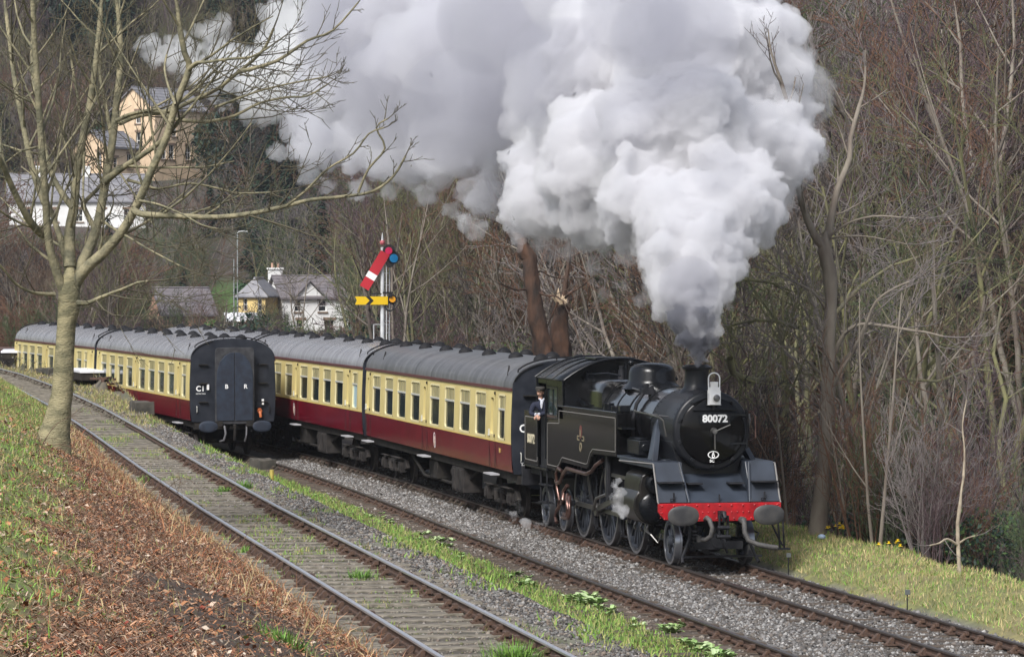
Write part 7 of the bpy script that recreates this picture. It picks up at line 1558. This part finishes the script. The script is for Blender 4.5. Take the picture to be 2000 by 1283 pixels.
def cloud(name, spheres, voxel, m, parent, disp=.0, seed=0, smooth_it=0, ragged=1., amp=1.6):
    V, F, o = [], [], 0
    for i, (x, y, z, r) in enumerate(spheres):
        v, f = ico(2 if r > .6 else 1); V.append(v*r+[x, y, z]); F.append(f+o); o += len(v)
    me = np_mesh(name, np.concatenate(V), np.concatenate(F)); ob = bpy.data.objects.new(name, me); COL.objects.link(ob)
    rm = ob.modifiers.new('r', 'REMESH'); rm.mode = 'VOXEL'; rm.voxel_size = voxel
    if smooth_it: s = ob.modifiers.new('s', 'SMOOTH'); s.iterations = smooth_it; s.factor = .5
    dg = bpy.context.evaluated_depsgraph_get(); nm = bpy.data.meshes.new_from_object(ob.evaluated_get(dg)); nm.name = name; bpy.data.objects.remove(ob)
    
    if disp:
        k = len(nm.vertices); P = np.empty(k*3, np.float32); N = np.empty(k*3, np.float32); nm.vertices.foreach_get('co', P); nm.vertex_normals.foreach_get('vector', N); P = P.reshape(-1, 3).astype(float); N = N.reshape(-1, 3)
        Wp = P + np.stack([vnoise(P, disp*9, seed+j)-.5 for j in (31, 32, 33)], 1)*disp*7      # turbulence, then billows in four sizes
        h = 0
        for j, (sz, am) in enumerate(((7., 1.5), (3.2, 1.0), (1.5, .62), (.75, .36))): h = h + am*(np.abs(2*vnoise(Wp, disp*sz, seed+j)-1)-.42)
        tear = np.clip(vnoise(P, disp*12, seed+50)*2-1.0, 0, 1)*ragged
        h = h + tear*1.6*(2*vnoise(P, disp*1.1, seed+60)-1)
        P = P + N*(h*disp*amp)[:, None] + (np.stack([vnoise(P, disp*6, seed+j)-.5 for j in (41, 42, 43)], 1))*disp*2.2
        nm.vertices.foreach_set('co', P.astype(np.float32).ravel()); nm.update()
    nm.materials.clear(); nm.materials.append(m); nm.polygons.foreach_set('use_smooth', [True]*len(nm.polygons)); return place(name, nm, parent)
def PX(L): return [(at(x, y, d), r/ppm(d), f) for x, y, d, r, f in L]
plume = thing('smoke_plume', 'huge billowing grey-white smoke plume rising from the chimney and drifting left', 'smoke', (-1.74, 0, 3.95))
inv_ = np.array([-1.74, 0, 3.95])
def sub(S): S = S.copy(); S[:, :3] -= inv_; return S
COLUMN = PX([(1362, 702, 66.4, 17, .4), (1362, 690, 66.4, 22, .6), (1361, 672, 66.4, 28, .7), (1359, 650, 66.5, 38, 1), (1354, 618, 66.6, 50, 1), (1350, 585, 67, 62, 1), (1348, 548, 67.2, 74, 1), (1345, 508, 67.6, 86, 1), (1345, 465, 68, 95, 1), (1310, 420, 68.5, 80, 1), (1400, 420, 68.5, 85, 1)])
MASS = PX([(1430, 380, 69.5, 92, 1), (1265, 385, 70, 105, 1), (1150, 405, 74, 78, 1), (1062, 392, 77, 75, 1), (1470, 300, 71.5, 112, 1), (1345, 300, 71, 150, 1), (1205, 300, 74, 135, 1), (1085, 320, 78, 100, 1), (1535, 265, 72, 66, 1), (1490, 175, 74, 105, 1), (1390, 140, 74, 165, .9), (1250, 150, 77, 165, .8)])
UPPER = PX([(1120, 200, 82, 150, .7), (1000, 215, 88, 140, .6), (905, 255, 93, 115, .6), (805, 275, 99, 92, .6), (725, 275, 105, 85, .7), (650, 262, 112, 75, .8), (1380, 0, 77, 160, .7), (1220, 0, 81, 185, .6), (1060, 40, 87, 185, .5), (920, 100, 93, 165, .5), (800, 150, 100, 150, .5), (705, 140, 108, 130, .6), (625, 195, 116, 90, .8), (860, -20, 99, 165, .4), (720, -10, 108, 140, .5), (950, 375, 90, 55, 1), (910, 420, 92, 30, 1), (1455, 60, 76, 85, 1)])
TRAIL = PX([(610, 110, 126, 95, .8), (530, 160, 138, 72, 1), (465, 130, 148, 66, 1), (405, 150, 158, 48, 1), (350, 110, 168, 44, 1), (295, 95, 178, 30, 1), (560, 60, 134, 70, .8), (430, 70, 158, 36, 1), (520, 215, 135, 36, 1), (420, 205, 152, 26, 1), (610, 290, 117, 40, 1)])
m_sm1 = smoke_mat('smoke_dense', 4.4, (.905, .905, .925), .0, (.48, .48, .505)); m_sm2 = smoke_mat('smoke_soft', 1.2, (.86, .86, .893), .0); m_sm3 = smoke_mat('steam_thin', .85, (.995, .995, 1.0), .0); m_sm4 = smoke_mat('steam_wisp', .9, (.98, .98, 1.0), .0)
m_sm0 = smoke_mat('smoke_dark', 9., (.34, .35, .40), .0); m_sm5 = smoke_mat('smoke_fringe', .6, (.985, .985, .995), .0)
def grown(S, k, dr): S = S.copy(); S[:, 3] = S[:, 3]*k+dr; return S
S_col, S_mass = sub(puffs(1, COLUMN[4:], 22, 12)), sub(puffs(2, MASS, 22, 10))
cloud('smoke_column', S_col, .06, m_sm1, plume, .075, 1, 0, .0, 1.4)
cloud('smoke_base', sub(puffs(6, COLUMN[:5], 10, 4)), .04, m_sm0, plume, .045, 1)
cloud('smoke_billows', S_mass, .085, m_sm1, plume, .12, 2, 0, .0, 1.4)
cloud('smoke_fringe', grown(np.concatenate([sub(puffs(11, COLUMN[4:], 12, 3)), sub(puffs(12, MASS, 12, 3))]), 1.03, .05), .11, m_sm5, plume, .16, 9, 0, .8, 1.5)['kind'] = 'stuff'
SHADE_PUFFS = PX([(1095, 150, 76.5, 130, 0), (1320, 70, 69.5, 140, 0), (890, 215, 85.5, 130, 0), (1200, 250, 70.0, 85, 0), (760, 180, 94, 125, 0), (690, 60, 100, 120, 0), (1400, 330, 66.0, 70, 0), (960, 40, 83, 120, 0), (1240, 30, 72, 120, 0)])  # thin dark volumes that tint soft shade into the plume
cloud('shade_haze', sub(puffs(8, SHADE_PUFFS, 0, 0)), .3, smoke_mat('smoke_shade', .42, (.66, .66, .72), .0), plume, 0, 8, 8)['kind'] = 'stuff'
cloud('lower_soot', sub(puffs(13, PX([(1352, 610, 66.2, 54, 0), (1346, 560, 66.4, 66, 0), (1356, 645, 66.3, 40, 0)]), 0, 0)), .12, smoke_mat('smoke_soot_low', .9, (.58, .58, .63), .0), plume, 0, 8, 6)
cloud('drifting_smoke', sub(puffs(3, UPPER, 16, 6)), .16, m_sm2, plume, .20, 3, 2, .2, 1.5)
cloud('trailing_steam', sub(puffs(4, TRAIL, 14, 6)), .22, m_sm3, plume, .26, 4, 1)['kind'] = 'stuff'
WISP = PX([(1180, 470, 76, 22, 1), (1160, 520, 76, 16, 1), (1215, 560, 75, 12, 1), (1180, 575, 75, 13, 1), (1150, 455, 76, 20, 1), (1225, 500, 72, 18, 1), (935, 445, 92, 16, 1), (1440, 540, 67, 12, 1), (1535, 390, 72, 22, 1), (1530, 205, 73, 26, 1), (545, 300, 125, 16, 1), (600, 345, 118, 18, 1), (640, 365, 114, 14, 1), (700, 372, 108, 18, 1), (760, 372, 102, 16, 1), (830, 380, 97, 20, 1), (880, 410, 93, 16, 1), (905, 440, 92, 14, 1), (925, 460, 92, 10, 1), (1010, 465, 79, 16, 1), (1060, 475, 78, 14, 1), (1110, 490, 77, 16, 1), (1600, 300, 72, 20, 1), (1575, 350, 72, 14, 1), (1545, 120, 74, 20, 1), (1500, 70, 75, 18, 1), (1455, 500, 67.5, 10, 1), (1470, 455, 69, 14, 1), (1250, 590, 68, 12, 1), (1285, 620, 67, 8, 1), (1425, 600, 66.6, 9, 1)])
cloud('wisps', sub(puffs(5, [(p, r*1.35, f) for p, r, f in WISP], 14, 5)), .055, m_sm4, plume, .04, 5, 0, .3, 1.6)['kind'] = 'stuff'
def steam(label, L, voxel, seed, dens):
    P0 = PX(L); o0 = np.array(P0[0][0]); t = thing('steam_puff', label, 'steam', tuple(o0)); S = puffs(seed, P0, 12, 5); S[:, :3] -= o0; cloud('steam', S, voxel, smoke_mat('steam_leak', dens, (.99, .99, 1.), .0), t, .06, seed)
steam('white steam drifting in front of the cylinder', [(1205, 965, 66.0, 17, 1), (1210, 990, 66, 15, 1), (1200, 940, 66.2, 11, 1), (1222, 1000, 65.8, 9, 1), (1206, 952, 65.6, 14, 1)], .035, 21, 4.)
steam('low jet of white steam on the ballast under the cab', [(1062, 1022, 73, 11, 1), (1045, 1024, 73.4, 10, 1), (1028, 1020, 74, 9, 1), (1005, 1008, 75, 10, .8)], .035, 22, 4.)
steam('faint grey steam below the bogie behind the engine', [(1010, 985, 75.5, 14, 1), (990, 1000, 76, 12, 1)], .05, 24, .5)
steam('tiny wisp of steam at the safety valves', [(1222, 695, 74, 5, 1), (1215, 688, 74, 5, 1)], .025, 23, 2.0)
